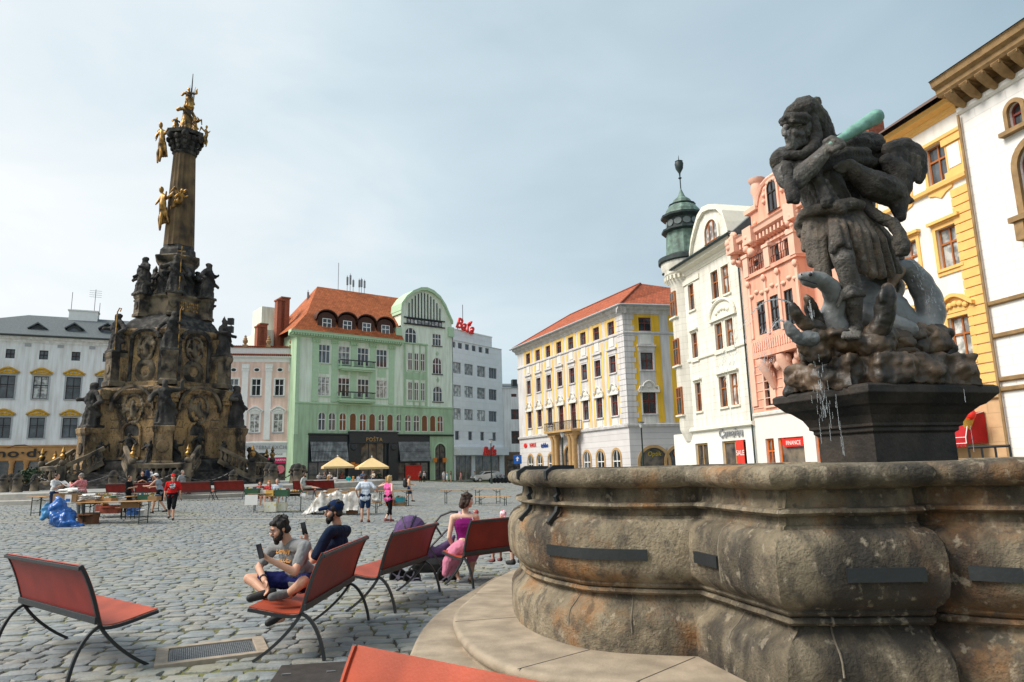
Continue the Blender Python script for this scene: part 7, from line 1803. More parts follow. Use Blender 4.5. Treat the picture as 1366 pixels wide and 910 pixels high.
navy = fc((.012,.022,.05))
t, J = person('man in navy cap and T-shirt sitting behind the bench back raising a phone', tuple(P3(444,775,9.05)), rad(-75), h=1.8, pose='sit', top=navy, sleeve=.42, bot=NV, blen=.4, hair=M_hairdk, beard=M_hairdk, hat=(fc((.010,.025,.075)),'cap'), fine=True, vox=.0115, shoes=M_shoe,
  W=dict(hip=P3(446,775,9.05), neck=P3(451,701,9.05), head=P3(446,683,8.98), face=(-.97,-.2,-.05), sh=[P3(440,709,8.72),P3(462,708,9.3)], el=[P3(418,748,8.7),P3(430,745,9.3)], wr=[P3(409,722,8.85),P3(410,745,9.2)],
   legs=[[P3(395,782,8.75),P3(374,823,8.85),P3(358,831,8.75)],[P3(398,778,9.25),P3(382,815,9.35),P3(366,822,9.3)]], hdir={0:(-.1,0,.9),1:(-.6,0,.2)}, hn={0:(-.7,.3,0),1:(0,0,1)}))
m = MB(); A, B_ = J['lg'][0][1], J['lg'][0][0]; m.chain([A, A.lerp(B_,.35)],[.05,.055]); remesh(m, 'sock', M_shoe, t, .014, 1)
phone('dark phone held upright by the man in the navy cap', P3(407,712,8.83), P3(404,698,8.83), (.7,-.5,.2))
# --- woman with the ice cream, children on the bench
pur = fc((.20,.012,.14)); pinkc = fc((.62,.22,.33))
t, J = person('woman in a purple strap top and pink skirt seen from behind eating an ice cream', tuple(P3(624,755,12.0)), rad(200), h=1.7, pose='sit', top=None, bot=pinkc, hair=M_hairbr, hl=.04, fem=True, fine=True, vox=.0125, skin=M_skin2, shoes=None,
  W=dict(hip=P3(623,730,11.95), neck=P3(620,682,11.95), head=P3(623,668,11.9), face=(.85,.45,-.05), sh=[P3(604,690,11.95),P3(635,689,11.9)], el=[P3(599,717,11.9),P3(640,712,12.0)], wr=[P3(606,742,12.1),P3(636.5,692,12.15)],
   legs=[[P3(600,738,12.4),P3(612,772,12.35),P3(604,777,12.5)],[P3(632,737,12.4),P3(628,770,12.3),P3(634,776,12.35)]], hdir={1:(-.1,0,1),0:(.2,.4,-.6)}, hn={1:(-.9,0,.2)}),
  skirt=[([P3(616,731,11.9),P3(604,738,12.2),P3(601,755,12.35)],[.15,.13,.10]),([P3(611,733,11.9),P3(598,750,12.0),P3(594,765,12.0)],[.14,.10,.06]),([P3(612,734,12.0),P3(603,754,12.1),P3(603,765,12.1)],[.13,.1,.05]),([P3(628,731,12.0),P3(631,738,12.35),P3(629,748,12.4)],[.14,.12,.09]),([P3(620,732,12.1),P3(612,742,12.3)],[.13,.11])])
m = MB(); hp_, c_ = J['hip'], J['ch']; a = (J['sh'][0]-J['sh'][1]).normalized()
for f_, r_ in [(i/9, .128-.03*math.sin(PI*min(1,i/8))) for i in range(10)]: q = hp_.lerp(c_,f_); m.cap(q-a*.065,r_,q+a*.065,r_)
remesh(m, 'strap_top', pur, t, .0125, 2, disp=(.004,10)); m = MB()
for k in (1,-1): m.tube([c_+a*k*.10+Vector((0,.11,.05)), J['nk']+a*k*.085+Vector((0,.05,-.01)), J['nk']+a*k*.085+Vector((0,-.07,-.02))],.010,6)
m.build('shoulder_strap', fc((.6,.45,.6)), t); q = MB()
for i in (0,1): q = MB(); q.chain([J['lg'][i][1]+Vector((0,0,-.03)),J['lg'][i][2]],[.045,.035]); remesh(q, 'sandal', mat('tan_sandal', (.18,.06,.03)), t, .014, 1)
ic = thing('ice_cream', 'pink ice cream cone held up by the woman in purple', 'ice cream', tuple(P3(635.5,686,12.15))); MB().lathe([(.006,-.13),(.028,0),(.0,.005)],(0,0,0),10).build('cone', MATS['waffle'], ic); remesh(MB().ball((0,0,.03),(.042,.042,.05)), 'scoop', fc((.45,.12,.12)), ic, .01, 1)
checked = mat('pink_white_print', (.80,.62,.66), rough=.9, var=.1, scale=22, col2=(.65,.08,.16), ramp=(.42,.52))
seated('small child in a pink and white headscarf on the bench beside the woman in purple', 673, 744, 12.55, 120, .52, h=1.16, top=fc((.7,.5,.55)), bot=pinkc, blen=.4, hat=(checked,'scarf'), skin=M_skin2, shoes=fc((.25,.1,.1)), vox=.013, hair=None)
seated('adult in black cropped trousers sitting at the bench end half hidden by the fountain', 706, 746, 12.9, 120, .55, top=fc((.5,.25,.2)), bot=BK, blen=.8, hair=M_hairbr, skin=M_skin2, shoes=M_shoe)
# --- people further out
red = fc((.60,.02,.02))
t, J = stand('boy in a red cap and red printed T-shirt walking towards us in black shorts', 228, 693.5, 632, -70, pose='walk', top=red, sleeve=.45, bot=BK, blen=.6, hat=(red,'cap'), vox=.015)
MB().lathe([(0,0),(.11,0),(.10,.012),(0,.012)],(0,0,0),9,M=Matrix.Translation(J['ch']+Vector((0,-.125,-.0)))@Matrix.Rotation(PI/2,4,'X')).build('shirt_print', mat('mono_print', (.7,.7,.7), var=.9, scale=18, col2=(.03,.03,.06), ramp=(.45,.5)), t)
stand('man in a grey tank top, white cap and black shorts leaning over the book boxes', 212, 685, 631, 178, pose='walk', top=fc((.27,.31,.36)), sleeve=0, bot=BK, blen=.4, hat=(W_,'cap'), lean=(0,-.16), arms=((.2,-.5,-.1),(-.2,-.45,-.15)), vox=.015)
stand('man in a black T-shirt with cropped hair standing among the book tables', 169, 684, 634, 0, top=BK, sleeve=.45, bot=BK, blen=1, hair=M_hairbr, arms=((.15,-.28,-.1),(-.15,-.3,-.12)))
t, J = stand('man in a white T-shirt with dark jeans reading a newspaper beside the blue bags', 69, 692, 630, 10, top=W_, sleeve=.4, bot=NV, blen=1, hair=M_hairbr, arms=((.13,-.3,-.05),(-.13,-.3,-.05)), look=(0,-.02,-.02), skin=M_skin)
m = MB(); m.ball(J['hip']+Vector((0,0,.03)),(.19,.16,.10),10); remesh(m, 'jacket_round_waist', fc((.25,.02,.03)), t, .02, 1)
n_ = MB(); w0 = (J['wr'][0]+J['wr'][1])/2+Vector((0,-.06,.06)); 
M = Matrix.Translation(t.location) @ Matrix.Rotation(t.rotation_euler.z,4,'Z') @ Matrix.Translation(w0) @ Matrix.Rotation(-.9,4,'X')
np_ = n_.add([(-.26,-.01,-.17),(0,.03,-.17),(.26,-.01,-.17),(.26,-.01,.17),(0,.03,.17),(-.26,-.01,.17),(-.26,-.02,-.17),(0,.02,-.17),(.26,-.02,-.17),(.26,-.02,.17),(0,.02,.17),(-.26,-.02,.17)],[(0,1,4,5),(1,2,3,4),(7,6,11,10),(8,7,10,9),(0,6,7,1),(1,7,8,2),(2,8,9,3),(3,9,10,4),(4,10,11,5),(5,11,6,0)],0,M).build('newspaper', M_paper); tag(np_, 'open newspaper in the hands of the man in the white T-shirt', 'newspaper')
pchk = mat('pink_check', (.66,.33,.34), rough=.9, var=.5, scale=26, col2=(.42,.08,.10))
stand('man in a pink checked shirt sorting papers in the cardboard box', 107, 691, 630.5, 172, top=pchk, sleeve=.75, bot=fc((.12,.13,.13)), blen=1, hair=M_hairgr, arms=((.12,-.42,.05),(-.12,-.45,.02)), lean=(0,-.06))
seated('man in a black T-shirt sitting on the kerb in front of the stairs', 189, 650, 39.5, -60, 1.3, top=BK, sleeve=.45, bot=BK, blen=.8, arms=((.1,-.3,-.1),(-.1,-.3,-.1)))
t, J = stand('person with a large dark blue backpack climbing the column stairs', 199, 653, 625, 70, Y=41.5, top=W_, bot=NV, blen=1)
m = MB(); m.cap(J['ch']+Vector((0,.2,-.15)),.15,J['ch']+Vector((0,.2,.12)),.13); remesh(m, 'backpack', NV, t, .03, 1)
seated('man in a grey T-shirt sitting at the foot of the stairs facing the red benches', 242, 650, 40, -20, 1.3, top=fc((.36,.40,.42)), bot=fc((.3,.25,.2)), blen=.5, hair=M_hairgr, skin=M_skin2)
seated('dark haired woman in red behind the table of green book crates', 346.6, 659, 34, -80, .72, h=1.6, top=fc((.3,.03,.03)), fem=True, hl=.05)
seated('red haired woman in a red top behind the table of green book crates', 358.5, 659, 34, -80, .72, h=1.62, top=fc((.45,.05,.05)), hair=mat('ginger_hair', (.45,.16,.05)), hl=.12, fem=True, skin=M_skin2)
seated('grey haired man in a pale blue shirt behind the table of green book crates', 369.5, 659, 34, -80, .72, h=1.75, top=fc((.5,.57,.65)), hair=M_hairgr)
seated('man in a grey shirt resting on the red bench near the pink poster', 405, 655, 39.2, -10, 1.0, top=fc((.5,.53,.52)), bot=fc((.35,.32,.28)), blen=.6, hair=M_hairbr, beard=M_hairbr, legs=[((.1,-.45,.08),(.12,-.85,.02)),((-.1,-.45,.08),(-.1,-.85,.02))])
lb = fc((.62,.68,.78))
stand('man in pale blue shirt and navy shorts with the blonde woman reaching for his arm', 487, 697, 632, 95, top=lb, sleeve=.42, bot=fc((.015,.035,.09)), blen=.42, hair=M_hairbr, arms=((.3,-.02,-.3),(-.42,-.16,-.2)), shoes=mat('tan_sandal', (.18,.06,.03)), waist=False, vox=.014)
tie = mat('pink_tie_dye', (.75,.10,.32), rough=.9, var=.2, scale=6, col2=(.8,.5,.6), ramp=(.3,.45))
stand('blonde woman in a pink tank top and black leggings turning with her arm stretched out', 518, 696.5, 634, 60, pose='walk', top=tie, sleeve=0, bot=BK, blen=.78, hair=M_hairbl, hl=.14, fem=True, arms=((.5,-.22,.12),(-.25,.0,-.35)), skin=M_skin2, shoes=fc((.3,.1,.1)), look=(-.03,0,.02), waist=False, vox=.014)
t, J = stand('walker in an orange vest with a black backpack passing the beer tables', 545, 669.5, 633.5, 15, pose='walk', top=fc((.8,.45,.2)), sleeve=0, bot=fc((.03,.06,.12)), blen=.42, hair=M_hairbr, arms=((.2,-.38,-.2),(-.26,-.1,-.4)))
m = MB(); m.cap(J['ch']+Vector((0,.19,-.18)),.14,J['ch']+Vector((0,.19,.1)),.12); remesh(m, 'backpack', M_black, t, .025, 1)
CG = 'people at the cafe and by the shop fronts'
far = [('person in a teal shirt walking up to the cafe parasols',465,654,632.5,100,fc((.03,.42,.42)),fc((.05,.4,.42)),.6),('woman in a white patterned dress standing before the cafe parasols',447,655,636,80,fc((.6,.55,.53)),fc((.6,.55,.53)),.5),
 ('person in a pale blue shirt beyond the man in navy shorts',478,653,635,60,fc((.5,.6,.7)),fc((.3,.3,.35)),.8),('person in black and white standing by the red shop display',561,643.5,628,-90,fc((.1,.1,.1)),BK,1),('person in dark clothes beside the one by the red shop display',566,643.5,628.5,-120,fc((.35,.33,.35)),BK,1),
 ('one of three people by the arched green doorway, dressed in white',592,643.5,628,-40,W_,fc((.4,.4,.45)),.5),('middle one of the three people talking by the arched green doorway',596.5,643.5,629,200,fc((.25,.35,.5)),W_,.6),('woman in a dark top standing with two others by the arched green doorway',601.5,643.5,628,170,fc((.12,.1,.1)),fc((.5,.45,.4)),.4),
 ('woman in a pink dress walking past the white shop canopy',615,643,628.5,170,fc((.72,.3,.33)),fc((.72,.35,.35)),.4),('person in dark blue behind the parked bicycles',682,641,627,-60,fc((.05,.06,.12)),NV,1),('person in a red top beyond the bicycles near the blue sign',688,641,627.5,-100,fc((.5,.06,.05)),NV,1),
 ('person in a white shirt walking by the shop glass of the white store',633,642,628.5,0,fc((.65,.62,.6)),fc((.1,.1,.12)),1)]
for l, px, pf, ph, fa, tp, bt, bl in far: stand(l, px, pf, ph, fa, top=tp, bot=bt, blen=bl, vox=.026, pose='walk' if px in (465,615,633) else 'stand', hair=[M_hairdk,M_hairbr,M_hairbl][px.__hash__() % 3 if isinstance(px,int) else 1], fem='woman' in l, hl=.1 if 'woman' in l else 0, group=CG)
# ---------------------------------------------------------------- red sheet benches with crossed curved legs
M_frame = mat('bench_frame_steel', (.018,.022,.026), rough=.45, var=.25, spec=.5)
def bezier(p, n):
    out = []
    for i in range(n):
        t = i/(n-1); q = [Vector(x) for x in p]
        while len(q) > 1: q = [a.lerp(b, t) for a, b in zip(q[:-1], q[1:])]
        out.append(q[0])
    return out
def bench(label, L_, loc, rz, group='red benches on the square', seg=True):
    t = thing('bench', label, 'bench', loc, rz, group)      # faces -y; local y grows towards the back
    back = bezier([(0,.12,.46),(0,.17,.62),(0,.21,.82),(0,.33,1.03)], 12); seat = bezier([(0,.12,.46),(0,.03,.40),(0,-.2,.47),(0,-.43,.51)], 12)
    def sheet(prof, name, m, x0, x1, th):
        a = [[(x, p.y, p.z) for p in prof] for x in (x0, x1)]; nb = []
        for i, p in enumerate(prof): d = (prof[min(i+1,len(prof)-1)]-prof[max(i-1,0)]).normalized(); nb.append(Vector((0,-d.z,d.y))*th)
        mb = MB(); xs = lin(x0, x1, 9)
        return MB().loft([[(x,p.y,p.z) for p in prof] + [(x,p.y+q.y,p.z+q.z) for p, q in reversed(list(zip(prof,nb)))] for x in xs]).build(name, m, t, smooth=40)
    sheet(back, 'backrest', [M_benchf], -L_/2+.03, L_/2-.03, .010); sheet(back, 'back_panel', [M_bench], -L_/2+.032, L_/2-.032, -.006); sheet(seat, 'seat', [M_benchf], -L_/2+.03, L_/2-.03, -.012)
    for s in (-1, 1):
        x = s*(L_/2-.02)
        rl_ = bezier([(x,.12,.46),(x,.0,.42),(x,-.24,.28),(x,-.35,.0)], 10); rl2 = bezier([(x,.12,.46),(x,.12,.38),(x,.34,.22),(x,.36,.0)], 10)
        b_ = [Vector((x,p.y,p.z)) for p in back]; s_ = [Vector((x,p.y,p.z)) for p in seat]
        MB().tube(list(reversed(b_)) + bezier([(x,.12,.46),(x,.05,.32),(x,-.15,.12),(x,-.36,.0)], 12)[1:], .021, 4, up=(1,0,0)).build('side_leg', M_frame, t, smooth=30)
        MB().tube(list(reversed([q+Vector((0,0,-.018)) for q in s_])) + bezier([(x,.12,.445),(x,.26,.40),(x,.34,.16),(x,.36,.0)], 12)[1:], .021, 4, up=(1,0,0)).build('side_leg', M_frame, t, smooth=30)
        MB().tube([q+Vector((-s*.008,-.018,0)) for q in b_], .012, 4, up=(1,0,0)).build('edge_trim', M_benchf, t, smooth=30)
    tp, bt = back[-1], back[1]
    MB().bx(-L_/2+.0, L_/2-.0, tp.y+.001, tp.y+.022, tp.z-.045, tp.z-.010).build('top_rail', M_frame, t, bevel=.004)
    MB().bx(-L_/2+.0, L_/2-.0, bt.y+.013, bt.y+.04, bt.z-.03, bt.z+.035).build('back_rail', M_frame, t, bevel=.004)
    return t
def bench_at(label, r1, f1, r2, L_=1.9):     # rear and front foot of one end, rear foot of the other
    r1, f1, r2 = Vector((*r1,0)), Vector((*f1,0)), Vector((*r2,0)); ax = (r2-r1).normalized(); mid = (r1+f1)/2 + ax*L_/2
    fd = (f1-r1); ang = math.atan2(ax.y, ax.x); ang += PI if Vector((math.sin(ang),-math.cos(ang),0)).dot(fd) < 0 else 0; return bench(label, L_, (mid.x, mid.y, .01), ang)
bench_at('empty red bench with its back to us beside the drain cover', (-4.16,6.86), (-3.68,7.35), (-5.76,8.13), 2.1)
bench_at('red bench where the two men with phones are sitting', (-1.94,7.37), (-2.68,7.39), (-1.88,9.26), 1.9)
bench_at('empty red bench standing in front of the purple pushchair', (-1.62,9.69), (-2.33,9.75), (-1.2,11.2), 1.62)
bench_at('deep red bench where the woman in purple is sitting beside the fountain', (-.76,11.41), (-1.16,11.86), (.6,12.7), 1.9)
bench_at('sunlit orange red bench close below us with only its backrest top in view', (-.77,3.55), (-1.21,2.98), (.13,2.86), 1.75)
fb = bench('row bench', 1.9, (0,0,0), 0); first = True
for px0, px1, py, Y, lb in ((143,180,664,38.6,'faded red bench behind the man in the black T-shirt at the book tables'),(181,222,664,38.4,'red bench behind the man in the grey tank top'),(238,283,664,38.2,'red bench just beside the boy in red, below the stairs'),(287,327,664,38.4,'red bench standing just before the white sign of the book stall'),(392,420,662,39.5,'red bench behind the plastic sheet where a man rests'),(420,447,660,41,'orange red bench nearest the cafe parasols')):
    p, q = aty(px0,py,Y), aty(px1,py,Y); z = gz(p.x,Y)
    t = fb if first else dup(fb); first = False; t['label'] = lb; t.location = ((p.x+q.x)/2, Y, z+.01); t.rotation_euler = (0,0,rad(180)); t.scale = ((q.x-p.x)/1.9,1,.95); t['group'] = 'red benches round the column'
# ---------------------------------------------------------------- beer tables and the book stalls
def table(label, p0, p1, h=.77, w=.5, name='beer_table', cat='table', group='folding beer tables', depth=1):
    p0, p1 = Vector(p0), Vector(p1); d = p1-p0; L_ = d.length; c = (p0+p1)/2; t = thing(name, label, cat, tuple(c), math.atan2(d.y,d.x), group)
    MB().bx(-L_/2,L_/2,-w/2,w/2,h-.03,h).build('tabletop' if h > .6 else 'seat_board', M_woodtop, t, bevel=.004)
    for s in (-1,1):
        x = s*(L_/2-.28); m = MB()
        for k in (-1,1): m.tube([(x,k*w*.42,h-.03),(x,k*w*.42,0)],.018,5)
        for zz in (.12,h-.15): m.tube([(x,-w*.42,zz),(x,w*.42,zz)],.014,5)
        m.tube([(x,0,h-.2),(x-s*.32,0,h-.04)],.012,5); m.build('leg_frame', M_tableleg, t)
    return t
def on2(px0, px1, py): return gnd(px0,py), gnd(px1,py)
ta = table('long beer table at the front of the left book stall covered in cardboard boxes', *on2(107,201,699), w=.6); tb = table('beer table behind the front one with books and a man in black beside it', *on2(118,176,690), h=.78, w=.6)
table('short beer table end beside the man in the white T-shirt', *on2(40,66,688)); table('low beer bench under the book tables', *on2(155,186,693), h=.45, w=.26, name='beer_bench', cat='bench')
tc = table('beer table of the middle book stall carrying green crates of books', *on2(330,372,683), w=.6); td = table('beer table next to the green crates with open space below', *on2(372,410,682), w=.6)
te = table('beer table behind the blonde woman with an orange crate below', *on2(500,551,675)); table('low beer bench between the couple with a white bag on it', *on2(494,510,685), h=.45, w=.26, name='beer_bench', cat='bench')
table('empty beer table nearer the plastic covered stall of the pair in the open', *on2(588,630,673)); table('empty beer table nearer the fountain of the pair in the open', *on2(631,671,672)); table('empty beer bench beside the fountain end of the open tables', *on2(634,681,674.5), h=.46, w=.26, name='beer_bench', cat='bench')
table('beer table holding books under the hands of the man in the grey tank top', *on2(172,213,683), w=.6)
rb = random.Random(11)
def box(label, px0, px1, pb, pt, Y, m=M_card, fill='books', dep=.35, group='boxes of books on the stalls', name='book_box', cat='box', rz=None):
    a, b = aty(px0,pb,Y), aty(px1,pb,Y); h = aty(px0,pt,Y).z-a.z; w = (b.x-a.x)/2
    t = thing(name, label, cat, ((a.x+b.x)/2,Y,a.z), rb.uniform(-.12,.12) if rz is None else rz, group); th = .012; d = dep/2
    mb = MB().bx(-w,w,-d,-d+th,0,h).bx(-w,w,d-th,d,0,h).bx(-w,-w+th,-d+th+.001,d-th-.001,0,h).bx(w-th,w,-d+th+.001,d-th-.001,0,h).bx(-w+th+.001,w-th-.001,-d+th+.001,d-th-.001,0,.01); mb.build('carton', m, t)
    if fill == 'books':
        x = -w+.02; k = 0; cols = [fc((.6,.57,.5)),fc((.35,.05,.05)),fc((.05,.12,.25)),fc((.65,.5,.15)),fc((.75,.74,.72)),fc((.06,.2,.1))]; B3 = [MB() for _ in cols]
        while x < w-.05: e = rb.uniform(.02,.05); B3[rb.randrange(6)].bx(x,x+e-.002,-d+.03,d-.03,.02,h*rb.uniform(.9,1.1)+.05); x += e
        for q, cm in zip(B3, cols):
            if q.v: q.build('book', cm, t)
    if fill == 'flap': MB().bx(-w*.98,w*.98,-d-.16,-d-.004,h-.05,h-.035).bx(-w,w,d+.002,d+.15,h,h+.012).build('flap', m, t)
    if fill == 'paper':
        q = MB()
        for i in range(16): q.cbx((rb.uniform(-w*.8,w*.8),rb.uniform(-d*.8,d*.8),h+.01+.012*i),(.3,.22,.008),rb.uniform(0,3),rx=rb.uniform(-.25,.25))
        q.build('paper_sheets', M_paper, t)
    return t
Y0 = gnd(107,699).y
bx1 = box('cardboard box heaped with loose white papers and a blue printed notice',76,107,670,658.5,Y0+.4,fill='paper',dep=.5)
u, zz = 0, 0; nt = MB().bx(.02,.26,-.264,-.256,-.03,.26).build('notice', M_paper, bx1); MB().bx(.06,.22,-.27,-.265,.02,.12).build('print', M_bag, bx1)
for l, a, b, pb, pt, Y, m, f_ in (('cardboard box with white papers next to the heaped box on the front table',107,131,673,667,Y0+.1,M_card,'paper'),('cardboard box of books in the middle of the front table',132,153,670,664.5,Y0+.3,M_card,'books'),('open cardboard box with flaps at the far end of the front table',164,186,678,669,Y0+.2,M_card,'flap'),('shallow box of books beside the man in the black T-shirt',140,160,664,660,Y0+1.4,M_card,'books'),('blue crate of books behind the front table',143,154,663,660,Y0+2.0,M_bag,'books'),
  ('cardboard box standing on the ground under the front table',107,128,699,685,Y0+.0,mat('brown_carton', (.20,.095,.05), rough=.9, var=.2),'flap'),('red and brown carton on the ground below the middle table',137,160,685,675,Y0+2.4,mat('red_carton', (.4,.1,.06), rough=.8, var=.5, scale=6),'flap'),('dark green box of books under the hands of the man in the grey tank top',186,205,666,660,Y0+2.5,mat('green_crate', (.03,.10,.05), rough=.5),'books'),('blue bucket shaped box on the ground under the tables',172,184,687,677,Y0+2.2,M_bag,'none'),
  ('green crate of books at the sign end of the middle stall',328,345,661,652,gnd(330,683).y+.1,mat('green_crate', (.03,.10,.05), rough=.5),'books'),('yellow box in the middle of the middle stall',356.5,367,662,654,gnd(350,683).y,mat('yellow_carton', (.6,.38,.10), rough=.8),'none'),('long green crate of pale books on the middle stall',368,385,662.5,653.5,gnd(350,683).y,mat('green_crate', (.03,.10,.05), rough=.5),'books'),('black crate of books at the parasol end of the middle stall',387,402,662,655.5,gnd(390,682).y,M_black,'books'),('white box of books between the green crate and the yellow box',345,356,661.5,653.5,gnd(350,683).y+.3,M_paper,'books'),
  ('white and yellow banana carton on the ground below the middle stall',354,369,683,669.5,gnd(350,683).y-.1,mat('banana_carton', (.68,.66,.55), rough=.8, var=.4, scale=5, col2=(.55,.45,.05), ramp=(.35,.42)),'none'),('second banana carton further back below the middle stall',371,382,681.5,670.5,gnd(350,683).y+.2,mat('banana_carton', (.68,.66,.55)),'none'),('brown carton under the plastic sheet beside the man in the pale blue shirt',462.5,477,685.5,677,gnd(470,686).y-.3,mat('brown_carton', (.20,.095,.05)),'flap'),
  ('shallow cardboard tray of books right behind the boy in red on the table',200,212,668,662,Y0+2.3,M_card,'books'),('flat box of loose papers on the table beside the man in black',148,165,668,665,Y0+.7,M_paper,'paper'),('small brown box beside the blue crate behind the front table',131,142,664,659.5,Y0+2.0,mat('brown_carton', (.20,.095,.05)),'books'),('red crate on the cobbles behind the brown carton under the front table',130,141,682,673,Y0+2.6,mat('red_carton', (.4,.1,.06)),'books'),('pale open box on the cobbles beside the blue bucket shaped box',184,196,688,679,Y0+2.4,M_paper,'flap'),('low stack of magazines in a tray at the parasol end of the middle stall',402,409,662,658,gnd(390,682).y,M_paper,'books'),
  ('teal box on the ground below the table behind the blonde woman',527,540,671,663.5,gnd(525,675).y+.5,mat('teal_plastic', (.03,.30,.38), rough=.4),'books'),('orange crate on the ground below the table behind the blonde woman',515,526,674,667,gnd(525,675).y+.3,mat('orange_crate', (.62,.15,.03), rough=.5),'books'),('cardboard tray with the teal box on top of it',524,541,675,670.5,gnd(525,675).y+.4,M_card,'none')):
    box(l, a, b, pb, pt, Y, m, f_)
# blue plastic bags
def blob(name, label, cat, spec, m, vox, disp, group=None, part=None):
    mb = MB(); c = aty(*spec[0][:3]); 
    for px, py, Y, rx, rz_ in spec: p = aty(px,py,Y)-c; mb.ball(p,(rx*Y/930,rx*.8*Y/930,rz_*Y/930),12)
    o = remesh(mb, name, m, None, vox, 2, loc=tuple(c), disp=disp); return tag(o, label, cat, group)
Yb = gnd(85,704).y+.45
blob('plastic_bag', 'huge crumpled blue plastic bag slumped on the cobbles by the left book stall', 'bag', [(84,690,Yb,17,14),(78,676,Yb,11,11),(92,698,Yb-.1,13,6),(74,692,Yb,8,10),(100,702,Yb-.1,10,2.5),(77,668,Yb,5,5)], M_bag, .03, (.10,3.2), 'blue bags')
blob('plastic_bag', 'smaller pale blue bag leaning beside the huge blue one', 'bag', [(60,684,Yb+.4,6,9),(63,676,Yb+.4,3.5,6),(58,690,Yb+.4,5,4)], mat('pale_blue_bag', (.08,.30,.58), rough=.35, var=.3, scale=5), .03, (.06,4), 'blue bags')
# white notice sheet of the middle stall
q0 = gnd(330,683); p, q = aty(326.5,674,q0.y-.33), aty(344,660,q0.y-.33)
t = MB().bx(p.x,q.x,p.y-.01,p.y,p.z,q.z).build('notice_sheet', M_paper); tag(t, 'white paper notice hanging from the front of the middle book stall', 'notice')
# plastic sheet thrown over a stall
M_sheet = mat('clear_plastic_sheet', (.58,.58,.56), rough=.3, var=.35, scale=5, col2=(.22,.20,.17), bump=.5, bscale=9, spec=.5)
Yp = gnd(440,686).y; t = thing('covered_stall', 'stall heaped with books and covered by a wrinkled white plastic sheet', 'market stall', tuple(gnd(440,686)))
o = t.location; a, b = aty(424,660,Yp)-o, aty(480,658,Yp)-o
MB().bx(a.x,b.x,-.3,.5,.72,.76).build('tabletop', M_woodtop, t); 
for x in (a.x+.1, b.x-.1):
    m = MB(); m.tube([(x-.2,-.2,0),(x+.1,0,.72)],.025,5).tube([(x+.25,-.2,0),(x,0,.72)],.025,5); m.build('trestle', M_woodtop, t)
for i in range(4): x = a.x+.2+i*(b.x-a.x-.4)/3; MB().bx(x-.2,x+.2,-.2,.3,.762,.92+.1*(i%2)).build('book_pile', M_card, t)
vs = []; nx, ny = 46, 22; x0, x1 = aty(402,670,Yp).x-o.x, aty(481,660,Yp).x-o.x
for j in range(ny):
    for i in range(nx):
        x = x0+(x1-x0)*i/(nx-1); v_ = j/(ny-1)
        hump = .86+.06*math.sin(i*.5)+.1*noise.noise(Vector((i*.3,j*.3,1)))
        top = hump*sst((x-x0)/.95)+.02
        yy = -.5+1.15*v_; z = top*min(1, .18+sst(v_/.22)*.82) if v_ < .3 else top*(1-.3*sst((v_-.75)/.25))
        vs.append((x+.03*noise.noise(Vector((i*.6,j*.6,0))), yy+.05*noise.noise(Vector((i*.5,j*.2,5))), max(.02, z+.05*noise.noise(Vector((i*.7,j*.7,9))))))
s_ = MB().add(vs, [(j*nx+i,j*nx+i+1,(j+1)*nx+i+1,(j+1)*nx+i) for j in range(ny-1) for i in range(nx-1)]).build('plastic_sheet', M_sheet, t, smooth=60)
blob('plastic_bag', 'white plastic bag lying on the low bench between the couple', 'bag', [(501,667,gnd(502,685).y,6,4),(498,664,gnd(502,685).y,3,4),(505,668,gnd(502,685).y,3,3)], M_sheet, .03, (.05,5))
# ---------------------------------------------------------------- pushchair
Yc = 12.6; c = aty(562,768,Yc); st = thing('pushchair', 'purple three-wheeled pushchair with a ribbed hood parked behind the empty bench', 'pushchair', (c.x,c.y,.0), 0)
lp = lambda px, py, dy=0: aty(px,py,Yc+dy)-Vector((c.x,c.y,0))
M_purp = mat('purple_canvas', (.10,.055,.15), rough=.85, var=.3, scale=6, bump=.3, bscale=50); M_plum = mat('grey_lilac_lining', (.30,.28,.36), rough=.8)
m = MB(); hc = lp(549,711); R_ = .30
for i in range(9):
    a0, a1 = PI*.05+PI*.78*i/9, PI*.05+PI*.78*(i+1)/9
    for k in range(8):
        b0, b1 = PI*k/8, PI*(k+1)/8
        f_ = lambda a, b, r: (hc.x-.02-r*math.cos(a)*math.sin(b)*1.0, hc.y-.26*math.cos(b), hc.z+r*math.sin(a)*math.sin(b)*1.0+.0)
        r = R_*(1+.02*(i%2)); m.add([f_(a0,b0,r),f_(a1,b0,r),f_(a1,b1,r),f_(a0,b1,r)],[(0,1,2,3)])
m.build('hood', M_purp, st, smooth=50); m = MB()
for a in (.05,.35,.6,.83): m.tube([f_(PI*a,PI*k/12,R_*1.03) for k in range(13)],.010,5)
m.build('hood_rib', M_black, st)
m = MB(); m.chain([lp(540,712),lp(548,726),lp(575,738),lp(592,736)],[.10,.13,.12,.09]); m.chain([lp(588,733),lp(602,722),lp(606,715)],[.09,.06,.04]); remesh(m, 'seat', M_purp, st, .025, 2, disp=(.02,5))
m = MB(); m.chain([lp(560,752),lp(590,752)],[.16,.15]); remesh(m, 'basket', M_black, st, .025, 1)
m = MB()
for dy in (-.24,.24): m.tube([lp(578,700,dy),lp(588,688,dy),lp(602,682.5,dy),lp(610,683,dy)],.020,6); m.tube([lp(580,700,dy),lp(590,716,dy)],.018,6); m.tube([lp(597,706,dy),lp(574,730,dy),lp(545,760,dy)],.020,6); m.tube([lp(574,732,dy),lp(597,768,dy)],.018,6)
m.tube([lp(610,683,-.24),lp(610,683,.24)],.022,6); m.build('frame', M_frame, st)
